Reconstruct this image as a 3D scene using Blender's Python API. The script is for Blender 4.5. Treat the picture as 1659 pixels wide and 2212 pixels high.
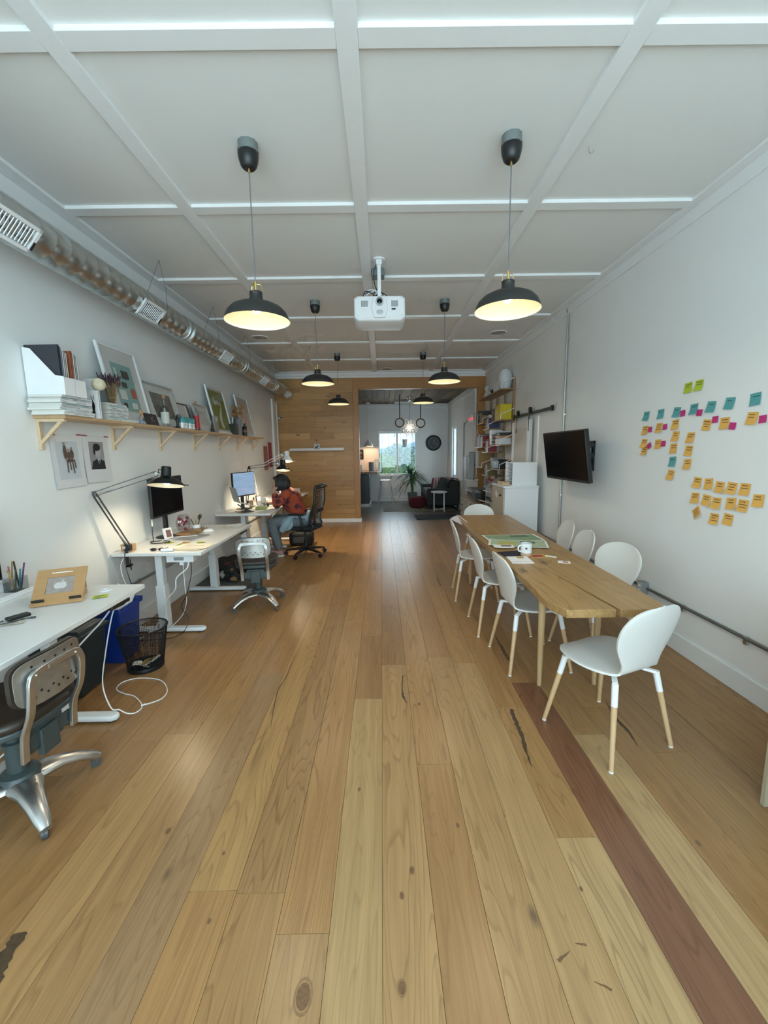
import bpy, bmesh, math, random
from mathutils import Vector, Matrix, Euler

for o in list(bpy.data.objects):
    bpy.data.objects.remove(o, do_unlink=True)
SC = bpy.context.scene
COL = SC.collection
PI = math.pi

# ------------------------------------------------------------ camera
def make_camera(yaw, pitch, roll, height, focal_px):
    y, p, r = (math.radians(a) for a in (yaw, pitch, roll))
    f = Vector((math.sin(y) * math.cos(p), math.cos(y) * math.cos(p), -math.sin(p)))
    rt = Vector((math.cos(y), -math.sin(y), 0))
    dn = f.cross(rt)
    r2 = rt * math.cos(r) + dn * math.sin(r)
    d2 = -rt * math.sin(r) + dn * math.cos(r)
    m = Matrix((r2, -d2, -f)).transposed().to_4x4()
    m.translation = (0, 0, height)
    cd = bpy.data.cameras.new('camera')
    cd.sensor_fit = 'HORIZONTAL'
    cd.sensor_width = 36.0
    cd.lens = 36.0 * focal_px / 1659.0
    cd.clip_start = 0.02
    cd.clip_end = 200
    co = bpy.data.objects.new('camera', cd)
    COL.objects.link(co)
    co.matrix_world = m
    SC.camera = co
make_camera(0.238, 8.32, 0.876, 1.58, 895)

# ------------------------------------------------------------ sky, daylight, exposure
SC.view_settings.view_transform = 'Standard'
SC.view_settings.look = 'None'
SC.view_settings.exposure = 0.32
SC.view_settings.gamma = 1.0
SC.view_settings.use_curve_mapping = False
SC.cycles.max_bounces = 6
SC.cycles.diffuse_bounces = 4
SC.cycles.use_adaptive_sampling = True
SC.cycles.adaptive_threshold = 0.08
SC.cycles.adaptive_min_samples = 12
SC.cycles.glossy_bounces = 3
SC.cycles.transparent_max_bounces = 8
SC.cycles.caustics_reflective = False
SC.cycles.caustics_refractive = False
SC.cycles.sample_clamp_indirect = 6.0

W = bpy.data.worlds.new('overcast_sky')
SC.world = W
W.use_nodes = True
nt = W.node_tree
nt.nodes.clear()
wo = nt.nodes.new('ShaderNodeOutputWorld')
bg = nt.nodes.new('ShaderNodeBackground')
tc = nt.nodes.new('ShaderNodeTexCoord')
sx = nt.nodes.new('ShaderNodeSeparateXYZ')
cr = nt.nodes.new('ShaderNodeValToRGB')
cr.color_ramp.elements[0].position = 0.0
cr.color_ramp.elements[0].color = (0.62, 0.80, 0.92, 1)
cr.color_ramp.elements[1].position = 0.6
cr.color_ramp.elements[1].color = (0.45, 0.68, 0.95, 1)
nt.links.new(tc.outputs['Generated'], sx.inputs[0])
nt.links.new(sx.outputs['Z'], cr.inputs[0])
nt.links.new(cr.outputs[0], bg.inputs['Color'])
bg.inputs['Strength'].default_value = 1.15
nt.links.new(bg.outputs[0], wo.inputs[0])

def area(name, loc, rot, sx_, sy_, power, col):
    l = bpy.data.lights.new(name, 'AREA')
    l.shape = 'RECTANGLE'
    l.size = sx_
    l.size_y = sy_
    l.energy = power
    l.color = col
    o = bpy.data.objects.new(name, l)
    COL.objects.link(o)
    o.location = loc
    o.rotation_euler = rot
    return o
# daylight falling through the shop windows behind the camera and the two windows of the far room
area('front_window_daylight', (0, -1.72, 1.68), (PI / 2, 0, 0), 4.0, 2.35, 165, (0.68, 0.91, 1.0))
area('far_window_daylight', (0.51, 13.6, 1.52), (-PI / 2, 0, 0), 1.15, 1.35, 23, (0.70, 0.90, 1.0))
area('far_side_window_daylight', (2.45, 12.03, 1.53), (0, PI / 2, 0), 1.35, 0.8, 11, (0.70, 0.90, 1.0))

# ------------------------------------------------------------ helpers
def lin(h):
    if isinstance(h, str):
        h = h.lstrip('#')
        c = [int(h[i:i + 2], 16) / 255 for i in (0, 2, 4)]
        return tuple((x / 12.92 if x <= 0.04045 else ((x + 0.055) / 1.055) ** 2.4) for x in c)
    return tuple(h)

def rnd(seed):
    return random.Random(seed)

def M_of(loc=(0, 0, 0), rot=(0, 0, 0), scale=(1, 1, 1)):
    return Matrix.LocRotScale(Vector(loc), Euler(rot), Vector(scale))

class MB:
    def __init__(s):
        s.v = []; s.f = []; s.mi = []; s.cur = 0
    def add(s, vs, fs, M=None):
        b = len(s.v)
        for p in vs:
            s.v.append(tuple(M @ Vector(p)) if M is not None else tuple(p))
        for q in fs:
            s.f.append(tuple(b + i for i in q)); s.mi.append(s.cur)
        return s
    def box(s, c, d, rot=None, M=None, taper=1.0):
        x, y, z = d[0] / 2, d[1] / 2, d[2] / 2
        t = taper
        vs = [(-x * t, -y * t, -z), (x * t, -y * t, -z), (x * t, y * t, -z), (-x * t, y * t, -z), (-x, -y, z), (x, -y, z), (x, y, z), (-x, y, z)]
        m = M_of(c, rot or (0, 0, 0))
        if M is not None: m = M @ m
        return s.add(vs, [(0, 3, 2, 1), (4, 5, 6, 7), (0, 1, 5, 4), (1, 2, 6, 5), (2, 3, 7, 6), (3, 0, 4, 7)], m)
    def b2(s, lo, hi, M=None):
        return s.box([(a + b) / 2 for a, b in zip(lo, hi)], [abs(b - a) for a, b in zip(lo, hi)], M=M)
    def bar(s, p0, p1, w, h, M=None):
        p0 = Vector(p0); p1 = Vector(p1); d = p1 - p0
        q = d.to_track_quat('Y', 'Z')
        m = Matrix.LocRotScale((p0 + p1) / 2, q, None)
        if M is not None: m = M @ m
        return s.box((0, 0, 0), (w, d.length, h), M=m)
    def cyl(s, p0, p1, r0, r1=None, n=16, cap=True, M=None):
        if r1 is None: r1 = r0
        p0 = Vector(p0); p1 = Vector(p1)
        q = (p1 - p0).to_track_quat('Z', 'Y').to_matrix()
        vs = []
        for p, r in ((p0, r0), (p1, r1)):
            for i in range(n):
                a = 2 * PI * i / n
                vs.append(p + q @ Vector((math.cos(a) * r, math.sin(a) * r, 0)))
        fs = [(i, (i + 1) % n, n + (i + 1) % n, n + i) for i in range(n)]
        if cap: fs += [tuple(reversed(range(n))), tuple(range(n, 2 * n))]
        return s.add(vs, fs, M)
    def tube(s, pts, r, n=8, closed=False, M=None):
        pts = [Vector(p) for p in pts]
        k = len(pts)
        rs = r if isinstance(r, (list, tuple)) else [r] * k
        T = []
        for i in range(k):
            a = pts[(i - 1) % k] if (i > 0 or closed) else pts[i]
            b = pts[(i + 1) % k] if (i < k - 1 or closed) else pts[i]
            T.append((b - a).normalized())
        u = T[0].orthogonal().normalized()
        vs = []
        for i in range(k):
            u = (u - T[i] * u.dot(T[i]))
            u = u.normalized() if u.length > 1e-6 else T[i].orthogonal().normalized()
            w = T[i].cross(u)
            for j in range(n):
                a = 2 * PI * j / n
                vs.append(pts[i] + (u * math.cos(a) + w * math.sin(a)) * rs[i])
        fs = []
        for i in range(k if closed else k - 1):
            i2 = (i + 1) % k
            for j in range(n):
                fs.append((i * n + j, i * n + (j + 1) % n, i2 * n + (j + 1) % n, i2 * n + j))
        if not closed:
            fs += [tuple(reversed(range(n))), tuple(range((k - 1) * n, k * n))]
        return s.add(vs, fs, M)
    def lathe(s, prof, c=(0, 0, 0), n=24, M=None, closed=False):
        vs = []; fs = []
        k = len(prof)
        for r, z in prof:
            for j in range(n):
                a = 2 * PI * j / n
                vs.append((c[0] + r * math.cos(a), c[1] + r * math.sin(a), c[2] + z))
        for i in range(k if closed else k - 1):
            i2 = (i + 1) % k
            for j in range(n):
                fs.append((i * n + j, i * n + (j + 1) % n, i2 * n + (j + 1) % n, i2 * n + j))
        if not closed:
            if prof[0][0] > 1e-5: fs.append(tuple(reversed(range(n))))
            if prof[-1][0] > 1e-5: fs.append(tuple(range((k - 1) * n, k * n)))
        return s.add(vs, fs, M)
    def prism(s, pts, z0, z1, M=None):
        n = len(pts)
        vs = [(x, y, z0) for x, y in pts] + [(x, y, z1) for x, y in pts]
        fs = [tuple(reversed(range(n))), tuple(range(n, 2 * n))] + [(i, (i + 1) % n, n + (i + 1) % n, n + i) for i in range(n)]
        return s.add(vs, fs, M)
    def ell(s, c, r, rot=(0, 0, 0), n=12, M=None):
        m = M_of(c, rot, r)
        if M is not None: m = M @ m
        vs = [(0, 0, -1)]; fs = []
        nz = max(5, n // 2 + 1)
        for i in range(1, nz):
            t = -PI / 2 + PI * i / nz
            for j in range(n):
                a = 2 * PI * j / n
                vs.append((math.cos(t) * math.cos(a), math.cos(t) * math.sin(a), math.sin(t)))
        vs.append((0, 0, 1))
        for j in range(n): fs.append((0, 1 + (j + 1) % n, 1 + j))
        for i in range(nz - 2):
            for j in range(n):
                a = 1 + i * n
                fs.append((a + j, a + (j + 1) % n, a + n + (j + 1) % n, a + n + j))
        a = 1 + (nz - 2) * n
        for j in range(n): fs.append((a + j, a + (j + 1) % n, len(vs) - 1))
        return s.add(vs, fs, m)
    def sheet(s, fn, nu, nv, M=None):
        vs = [fn(i / nu, j / nv) for i in range(nu + 1) for j in range(nv + 1)]
        fs = [(i * (nv + 1) + j, (i + 1) * (nv + 1) + j, (i + 1) * (nv + 1) + j + 1, i * (nv + 1) + j + 1) for i in range(nu) for j in range(nv)]
        return s.add(vs, fs, M)
    def mesh(s, name, mats, ang=35):
        me = bpy.data.meshes.new(name)
        me.from_pydata(s.v, [], s.f)
        if not isinstance(mats, (list, tuple)): mats = [mats]
        for m in mats: me.materials.append(m)
        if len(mats) > 1:
            me.polygons.foreach_set('material_index', s.mi)
        if ang:
            me.polygons.foreach_set('use_smooth', [True] * len(me.polygons))
            me.set_sharp_from_angle(angle=math.radians(ang))
        me.update()
        return me
    def build(s, name, mats, parent=None, loc=None, rot=None, bevel=0, ang=35, seg=2):
        o = bpy.data.objects.new(name, s.mesh(name, mats, ang))
        COL.objects.link(o)
        if parent: o.parent = parent
        if loc: o.location = loc
        if rot: o.rotation_euler = rot
        if bevel:
            b = o.modifiers.new('bevel', 'BEVEL')
            b.width = bevel; b.segments = seg; b.limit_method = 'ANGLE'; b.angle_limit = math.radians(40)
        return o

def tag(o, label=None, cat=None, group=None, kind=None):
    if label: o['label'] = label
    if cat: o['category'] = cat
    if group: o['group'] = group
    if kind: o['kind'] = kind
    return o

def thing(name, label, cat, loc=(0, 0, 0), rz=0, group=None):
    o = bpy.data.objects.new(name, None)
    COL.objects.link(o)
    o.empty_display_size = 0.1
    o.location = loc
    o.rotation_euler = (0, 0, rz)
    return tag(o, label, cat, group)

def copy_tree(o, parent=None):
    c = o.copy()
    COL.objects.link(c)
    c.parent = parent
    for ch in o.children:
        copy_tree(ch, c)
    return c

def dup(o, loc, rz, label, group=None):
    c = copy_tree(o)
    c.location = loc
    c.rotation_euler = (0, 0, rz)
    c['label'] = label
    if group: c['group'] = group
    return c

def text_mesh(name, body, size, mat, parent, M, depth=0.0005, align='CENTER'):
    cu = bpy.data.curves.new(name, 'FONT')
    cu.body = body; cu.size = size; cu.extrude = depth
    cu.align_x = align; cu.align_y = 'CENTER'
    t = bpy.data.objects.new(name + '_tmp', cu)
    COL.objects.link(t)
    me = bpy.data.meshes.new_from_object(t.evaluated_get(bpy.context.evaluated_depsgraph_get()))
    bpy.data.objects.remove(t, do_unlink=True)
    bpy.data.curves.remove(cu)
    me.transform(M)
    me.materials.clear(); me.materials.append(mat)
    o = bpy.data.objects.new(name, me)
    COL.objects.link(o)
    o.parent = parent
    return o

def smooth_path(pts, n=6, closed=False):
    P = [Vector(p) for p in pts]
    out = []
    k = len(P)
    for i in range(k if closed else k - 1):
        p0 = P[(i - 1) % k] if (i > 0 or closed) else P[i]
        p1 = P[i]; p2 = P[(i + 1) % k]
        p3 = P[(i + 2) % k] if (i + 2 < k or closed) else p2
        for j in range(n):
            t = j / n
            out.append(0.5 * ((2 * p1) + (p2 - p0) * t + (2 * p0 - 5 * p1 + 4 * p2 - p3) * t * t + (3 * p1 - p0 - 3 * p2 + p3) * t ** 3))
    if not closed: out.append(P[-1])
    return out

# ------------------------------------------------------------ materials
MATS = {}
def pbr(name, col, rough=0.5, metal=0.0, var=0.06, scale=25.0, bump=0.0, spec=0.5, trans=0.0, emis=None, estr=0.0, coat=0.0, coords='Object', sss=0.0):
    if name in MATS: return MATS[name]
    m = bpy.data.materials.new(name)
    m.use_nodes = True
    n = m.node_tree.nodes; L = m.node_tree.links
    b = n['Principled BSDF']
    c = lin(col)
    tcn = n.new('ShaderNodeTexCoord')
    no = n.new('ShaderNodeTexNoise')
    no.inputs['Scale'].default_value = scale
    no.inputs['Detail'].default_value = 4
    L.new(tcn.outputs[coords], no.inputs['Vector'])
    mx = n.new('ShaderNodeMix'); mx.data_type = 'RGBA'
    mx.inputs['A'].default_value = tuple(x * (1 - var) for x in c) + (1,)
    mx.inputs['B'].default_value = tuple(min(1, x * (1 + var)) for x in c) + (1,)
    L.new(no.outputs['Fac'], mx.inputs['Factor'])
    L.new(mx.outputs['Result'], b.inputs['Base Color'])
    b.inputs['Roughness'].default_value = rough
    b.inputs['Metallic'].default_value = metal
    b.inputs['Specular IOR Level'].default_value = spec
    b.inputs['Transmission Weight'].default_value = trans
    b.inputs['Coat Weight'].default_value = coat
    if emis:
        b.inputs['Emission Color'].default_value = lin(emis) + (1,)
        b.inputs['Emission Strength'].default_value = estr
    if bump:
        bp = n.new('ShaderNodeBump')
        bp.inputs['Strength'].default_value = bump
        bp.inputs['Distance'].default_value = 0.004
        L.new(no.outputs['Fac'], bp.inputs['Height'])
        L.new(bp.outputs[0], b.inputs['Normal'])
    MATS[name] = m
    return m

def glass(name, tint=(1, 1, 1), refl=1.0, rough=0.02):
    """clear thin pane: see-through with a Fresnel reflection"""
    if name in MATS: return MATS[name]
    m = bpy.data.materials.new(name)
    m.use_nodes = True
    n = m.node_tree.nodes; L = m.node_tree.links
    n.clear()
    o = n.new('ShaderNodeOutputMaterial')
    t = n.new('ShaderNodeBsdfTransparent'); t.inputs[0].default_value = tuple(tint) + (1,)
    g = n.new('ShaderNodeBsdfGlossy'); g.inputs['Roughness'].default_value = rough
    f = n.new('ShaderNodeLayerWeight')          # Schlick reflection, the same from both faces of the pane
    x = n.new('ShaderNodeMixShader')
    pw5 = n.new('ShaderNodeMath'); pw5.operation = 'POWER'; pw5.inputs[1].default_value = 5.0
    mm = n.new('ShaderNodeMath'); mm.operation = 'MULTIPLY_ADD'; mm.inputs[1].default_value = 0.9 * min(refl, 1.1); mm.inputs[2].default_value = 0.04 * refl
    f.inputs['Blend'].default_value = 0.5
    L.new(f.outputs['Facing'], pw5.inputs[0]); L.new(pw5.outputs[0], mm.inputs[0]); L.new(mm.outputs[0], x.inputs[0])
    L.new(t.outputs[0], x.inputs[1]); L.new(g.outputs[0], x.inputs[2]); L.new(x.outputs[0], o.inputs[0])
    MATS[name] = m
    return m

def wood(name, col=None, axis='Y', dark=0.55, rough=0.4, ring=7.0, streak=10.0, knots=0.0, cracks=0.0, warm=(0.55, 0.36, 0.2), coat=0.0, bump=0.05, along=0.06, contrast=1.0, ring_along=1.6, ring_n=20.0, knot_r=0.10):
    """procedural timber: streaks, growth rings and knots along one axis; col None takes each piece's own colour"""
    if name in MATS: return MATS[name]
    m = bpy.data.materials.new(name)
    m.use_nodes = True
    n = m.node_tree.nodes; L = m.node_tree.links
    b = n['Principled BSDF']
    def node(t, **k):
        x = n.new(t)
        for a, v in k.items(): setattr(x, a, v)
        return x
    oi = node('ShaderNodeObjectInfo')
    tcn = node('ShaderNodeTexCoord')
    mul = node('ShaderNodeVectorMath', operation='SCALE'); mul.inputs['Scale'].default_value = 41.0
    comb = node('ShaderNodeCombineXYZ')
    for i in range(3): L.new(oi.outputs['Random'], comb.inputs[i])
    L.new(comb.outputs[0], mul.inputs[0])
    add = node('ShaderNodeVectorMath', operation='ADD')
    L.new(tcn.outputs['Object'], add.inputs[0]); L.new(mul.outputs[0], add.inputs[1])
    ai = 'XYZ'.index(axis)
    def mapped(a):
        mp = node('ShaderNodeMapping')
        s = [1, 1, 1]; s[ai] = a
        mp.inputs['Scale'].default_value = s
        L.new(add.outputs[0], mp.inputs['Vector'])
        return mp.outputs[0]
    n1 = node('ShaderNodeTexNoise'); n1.inputs['Scale'].default_value = streak; n1.inputs['Detail'].default_value = 6; n1.inputs['Roughness'].default_value = 0.65
    n1.inputs['Distortion'].default_value = 0.3
    L.new(mapped(along), n1.inputs['Vector'])
    # growth rings: contour lines of a stretched noise field
    n2 = node('ShaderNodeTexNoise'); n2.inputs['Scale'].default_value = ring; n2.inputs['Detail'].default_value = 2.6
    L.new(mapped(along * ring_along), n2.inputs['Vector'])
    mm = node('ShaderNodeMath', operation='MULTIPLY'); mm.inputs[1].default_value = ring_n
    L.new(n2.outputs['Fac'], mm.inputs[0])
    fr = node('ShaderNodeMath', operation='FRACT'); L.new(mm.outputs[0], fr.inputs[0])
    rr = node('ShaderNodeValToRGB')
    e = rr.color_ramp.elements
    e[0].position = 0.0; e[0].color = (1, 1, 1, 1)
    e[1].position = 1.0; e[1].color = (1, 1, 1, 1)
    e2 = e.new(0.72); e2.color = (0.85, 0.85, 0.85, 1)
    e3 = e.new(0.90); e3.color = (0.12, 0.12, 0.12, 1)
    L.new(fr.outputs[0], rr.inputs[0])
    n3 = node('ShaderNodeTexNoise'); n3.inputs['Scale'].default_value = 130; n3.inputs['Detail'].default_value = 4
    L.new(mapped(0.03), n3.inputs['Vector'])
    s1 = node('ShaderNodeMapRange'); s1.inputs[1].default_value = 0.3; s1.inputs[2].default_value = 0.72; s1.inputs[3].default_value = 0.0; s1.inputs[4].default_value = 1.0
    L.new(n1.outputs['Fac'], s1.inputs[0])
    s2 = node('ShaderNodeMath', operation='MULTIPLY_ADD'); s2.inputs[1].default_value = 0.55; s2.inputs[2].default_value = 0.45; L.new(s1.outputs[0], s2.inputs[0])
    mixf = node('ShaderNodeMath', operation='MULTIPLY'); L.new(s2.outputs[0], mixf.inputs[0])
    # how strongly the rings show differs from piece to piece
    rs1 = node('ShaderNodeMath', operation='MULTIPLY'); rs1.inputs[1].default_value = 7.31; L.new(oi.outputs['Random'], rs1.inputs[0])
    rs2 = node('ShaderNodeMath', operation='FRACT'); L.new(rs1.outputs[0], rs2.inputs[0])
    rs3 = node('ShaderNodeMapRange'); rs3.inputs[3].default_value = 0.30; rs3.inputs[4].default_value = 0.95; L.new(rs2.outputs[0], rs3.inputs[0])
    rmx = node('ShaderNodeMix'); rmx.inputs['A'].default_value = 1.0
    L.new(rs3.outputs[0], rmx.inputs['Factor']); L.new(rr.outputs[0], rmx.inputs['B']); L.new(rmx.outputs['Result'], mixf.inputs[1])
    fine = node('ShaderNodeMath', operation='MULTIPLY_ADD'); fine.inputs[1].default_value = 0.55; 
    L.new(n3.outputs['Fac'], fine.inputs[0])
    sc = node('ShaderNodeMath', operation='MULTIPLY_ADD'); sc.inputs[1].default_value = 0.95 * contrast; sc.inputs[2].default_value = -0.1 + (1 - contrast) * 0.4
    L.new(mixf.outputs[0], sc.inputs[0]); L.new(sc.outputs[0], fine.inputs[2])
    mx = node('ShaderNodeMix', data_type='RGBA', clamp_factor=True)
    L.new(fine.outputs[0], mx.inputs['Factor'])
    if col is None:
        src = oi.outputs['Color']
    else:
        rgb = node('ShaderNodeRGB'); rgb.outputs[0].default_value = lin(col) + (1,); src = rgb.outputs[0]
    dk = node('ShaderNodeMix', data_type='RGBA', blend_type='MULTIPLY'); dk.inputs['Factor'].default_value = 1.0
    dk.inputs['B'].default_value = (dark * 1.08, dark * 0.98, dark * 0.86, 1)
    L.new(src, dk.inputs['A'])
    L.new(dk.outputs['Result'], mx.inputs['A'])
    L.new(src, mx.inputs['B'])
    cur = mx.outputs['Result']
    def darken(cur, fac_out, c):
        q = node('ShaderNodeMix', data_type='RGBA', clamp_factor=True)
        q.inputs['B'].default_value = c + (1,)
        L.new(fac_out, q.inputs['Factor']); L.new(cur, q.inputs['A'])
        return q.outputs['Result']
    if knots:
        vo = node('ShaderNodeTexVoronoi'); vo.inputs['Scale'].default_value = knots
        L.new(mapped(0.45), vo.inputs['Vector'])
        k = node('ShaderNodeMapRange'); k.inputs[1].default_value = knot_r * 0.3; k.inputs[2].default_value = knot_r; k.inputs[3].default_value = 0.85; k.inputs[4].default_value = 0.0
        L.new(vo.outputs['Distance'], k.inputs[0])
        cur = darken(cur, k.outputs[0], (warm[0] * 0.22, warm[1] * 0.2, warm[2] * 0.2))
    if cracks:
        nc = node('ShaderNodeTexNoise'); nc.inputs['Scale'].default_value = 6; nc.inputs['Detail'].default_value = 5
        L.new(mapped(0.05), nc.inputs['Vector'])
        k = node('ShaderNodeMapRange'); k.inputs[1].default_value = 0.70; k.inputs[2].default_value = 0.76; k.inputs[3].default_value = 0.0; k.inputs[4].default_value = cracks
        L.new(nc.outputs['Fac'], k.inputs[0])
        cur = darken(cur, k.outputs[0], (0.06, 0.035, 0.02))
    L.new(cur, b.inputs['Base Color'])
    ro = node('ShaderNodeMapRange'); ro.inputs[3].default_value = rough * 0.85; ro.inputs[4].default_value = rough * 1.15
    L.new(n3.outputs['Fac'], ro.inputs[0]); L.new(ro.outputs[0], b.inputs['Roughness'])
    b.inputs['Coat Weight'].default_value = coat
    b.inputs['Coat Roughness'].default_value = 0.2
    if bump:
        bp = node('ShaderNodeBump'); bp.inputs['Strength'].default_value = bump; bp.inputs['Distance'].default_value = 0.003
        L.new(fine.outputs[0], bp.inputs['Height']); L.new(bp.outputs[0], b.inputs['Normal'])
    MATS[name] = m
    return m

def emit(name, col, s):
    if name in MATS: return MATS[name]
    m = bpy.data.materials.new(name); m.use_nodes = True
    n = m.node_tree.nodes; L = m.node_tree.links
    n.clear()
    o = n.new('ShaderNodeOutputMaterial'); e = n.new('ShaderNodeEmission')
    e.inputs[0].default_value = lin(col) + (1,); e.inputs[1].default_value = s
    L.new(e.outputs[0], o.inputs[0])
    MATS[name] = m
    return m

WALL = pbr('wall_paint', (0.83, 0.84, 0.83), 0.7, var=0.025, scale=3, bump=0.03, coords='Object')
CEIL = pbr('ceiling_paint', (0.80, 0.805, 0.79), 0.75, var=0.02, scale=4, bump=0.03)
TRIM = pbr('trim_paint', (0.84, 0.85, 0.85), 0.45, var=0.02, scale=10)
WHITE = pbr('white_lacquer', (0.80, 0.81, 0.82), 0.35, var=0.02, scale=15)
WHITEM = pbr('white_metal', (0.82, 0.83, 0.84), 0.3, var=0.02, scale=15)
BLACK = pbr('black_plastic', (0.012, 0.012, 0.013), 0.4, var=0.2, scale=30)
BLACKM = pbr('black_metal', (0.015, 0.016, 0.017), 0.35, metal=0.3, var=0.15, scale=30)
BLACKG = pbr('black_gloss', (0.006, 0.006, 0.008), 0.08, var=0.1, scale=10)
DKGREY = pbr('dark_grey_plastic', (0.05, 0.055, 0.06), 0.5, var=0.15)
GREYP = pbr('grey_plastic', (0.25, 0.26, 0.26), 0.5, var=0.06)
LGREY = pbr('light_grey_plastic', (0.5, 0.51, 0.51), 0.45, var=0.05)
STEEL = pbr('galvanised_steel', (0.60, 0.63, 0.63), 0.33, metal=1.0, var=0.18, scale=8)
CHROME = pbr('chrome', (0.75, 0.76, 0.77), 0.12, metal=1.0, var=0.05)
ALU = pbr('brushed_aluminium', (0.58, 0.58, 0.57), 0.30, metal=0.95, var=0.15, scale=18)
BRASS = pbr('brass', (0.75, 0.55, 0.22), 0.22, metal=1.0, var=0.08)
PAPER = pbr('white_paper', (0.82, 0.82, 0.80), 0.7, var=0.02)
FLOORW = wood('floor_pine', None, 'Y', dark=0.42, rough=0.30, ring=4.2, streak=30, knots=2.3, knot_r=0.05, cracks=0.8, bump=0.06, along=0.035, ring_along=2.3, ring_n=34.0)
BOARDW = wood('wall_pine_boards', None, 'X', dark=0.62, rough=0.42, ring=5, streak=30, knots=4.6, cracks=0.0, bump=0.05, along=0.04, ring_along=2.4, ring_n=14.0, knot_r=0.13)
PINE = wood('pale_pine', (0.66, 0.50, 0.32), 'Y', dark=0.75, rough=0.45, ring=14, streak=20, knots=1.2)
# ------------------------------------------------------------ room shell
def struct(name, mb, mat, **k):
    return tag(mb.build(name, mat, **k), kind='structure')

XL, XR, YF, YW, YB = -2.29, 2.29, -1.6, 9.33, 13.2
ZC = 3.30
FARX = 2.10

# floor with planks
floor = struct('floor', MB().b2((XL, YF, -0.12), (XR, YW + 0.02, -0.022)), pbr('subfloor', (0.03, 0.022, 0.015), 0.9))
def plank(x0, x1, y0, y1, col, i):
    g = 0.0005; c = 0.0008
    x0 += g; x1 -= g; y0 += g; y1 -= g
    cx, cy = (x0 + x1) / 2, (y0 + y1) / 2
    hx, hy = (x1 - x0) / 2, (y1 - y0) / 2
    dz = rp.uniform(-0.0004, 0.0)
    vs = [(sx * (hx - c), sy * (hy - c * 0.4), dz) for sx, sy in ((-1, -1), (1, -1), (1, 1), (-1, 1))]
    vs += [(sx * hx, sy * hy, dz - c) for sx, sy in ((-1, -1), (1, -1), (1, 1), (-1, 1))]
    vs += [(sx * hx, sy * hy, -0.022) for sx, sy in ((-1, -1), (1, -1), (1, 1), (-1, 1))]
    fs = [(0, 1, 2, 3)]
    for a in (0, 4):
        fs += [(a + 4 + j, a + 4 + (j + 1) % 4, a + (j + 1) % 4, a + j) for j in range(4)]
    m = MB(); m.add(vs, fs)
    o = m.build('plank', FLOORW, floor, (cx, cy, 0), ang=0)
    o.color = tuple(col) + (1,)
rp = rnd(11)
tones = [(0.46, 0.235, 0.085), (0.42, 0.21, 0.076), (0.50, 0.27, 0.10), (0.39, 0.195, 0.075), (0.52, 0.29, 0.115), (0.44, 0.225, 0.085), (0.42, 0.23, 0.094), (0.48, 0.255, 0.094)]
joints = {-4: [1.303, 4.1], -2: [1.16, 3.7], -1: [2.475, 3.409], 5: [2.63, 5.2], 4: [1.485, 2.35, 4.4], 3: [2.903], 2: [3.0], -5: [2.806], -6: [2.483], 8: [1.954], 6: [2.1, 4.3], 1: [1.9, 4.9], 0: [2.9]}
special = {(5, 2.63): (0.25, 0.112, 0.058), (-5, 2.806): (0.40, 0.235, 0.12), (-1, 2.475): (0.59, 0.385, 0.175), (-4, 1.303): (0.54, 0.28, 0.10), (-2, 1.16): (0.53, 0.31, 0.14),
           (4, 1.485): (0.60, 0.40, 0.195), (4, 2.35): (0.54, 0.30, 0.12), (3, 2.903): (0.56, 0.35, 0.16), (6, 2.1): (0.58, 0.39, 0.19), (2, 3.0): (0.54, 0.32, 0.14), (-4, 4.1): (0.54, 0.31, 0.115), (0, 2.9): (0.53, 0.31, 0.135)}
PW = 0.1773
for k in range(-13, 14):
    x0 = max(XL, -0.021 + k * PW); x1 = min(XR, -0.021 + (k + 1) * PW)
    if x1 - x0 < 0.02: continue
    ys = [YF]
    js = list(joints.get(k, []))
    y = js[-1] if js else YF + rp.uniform(0.8, 2.6)
    if not js: js.append(y)
    while True:
        y += rp.choice((1.3, 1.8, 2.2, 2.6, 3.1)) + rp.uniform(-0.3, 0.3)
        if y > YW - 0.5: break
        js.append(y)
    prev = YF
    for j in js + [YW + 0.02]:
        c = special.get((k, j)) or rp.choice(tones)
        v = rp.uniform(0.94, 1.06)
        if c[0] > 0.3: c = [mq + 0.6 * (q - mq) for q, mq in zip(c, (0.45, 0.262, 0.112))]
        plank(x0, x1, prev, j, [q * v * 0.81 for q in c], k)
        prev = j

# dark fissures, resin pockets and big knots that show on single planks
FISS = pbr('fissure_dark', (0.075, 0.045, 0.022), 0.5, var=0.6, scale=60)
KNOT = pbr('knot_brown', (0.17, 0.09, 0.042), 0.4, var=0.5, scale=120)
def streak_mark(pts, ws, mat, name):
    P = smooth_path([(x, y, 0.0) for x, y in pts], 9)
    n_ = len(P); vs = []; fs = []
    rs_ = rnd(int(abs(pts[0][0]) * 1e4))
    for i_, p_ in enumerate(P):
        q_ = i_ / (n_ - 1) * (len(ws) - 1); a_ = int(min(q_, len(ws) - 2)); w_ = ws[a_] + (ws[a_ + 1] - ws[a_]) * (q_ - a_)
        tn = (P[min(n_ - 1, i_ + 1)] - P[max(0, i_ - 1)]).normalized(); nn = Vector((-tn.y, tn.x, 0))
        vs += [p_ + nn * w_ * rs_.uniform(0.35, 1.0) + Vector((0, 0, 0.0005)), p_ - nn * w_ * rs_.uniform(0.35, 1.0) + Vector((0, 0, 0.0005))]
        if i_: fs.append((2 * i_ - 2, 2 * i_ - 1, 2 * i_ + 1, 2 * i_))
    MB().add(vs, fs).build(name, mat, floor, ang=0)
streak_mark([(0.772, 2.34), (0.762, 2.2), (0.758, 2.1), (0.742, 1.99), (0.730, 1.86)], [0.016, 0.018, 0.016, 0.012, 0.001], FISS, 'fissure')
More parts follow.
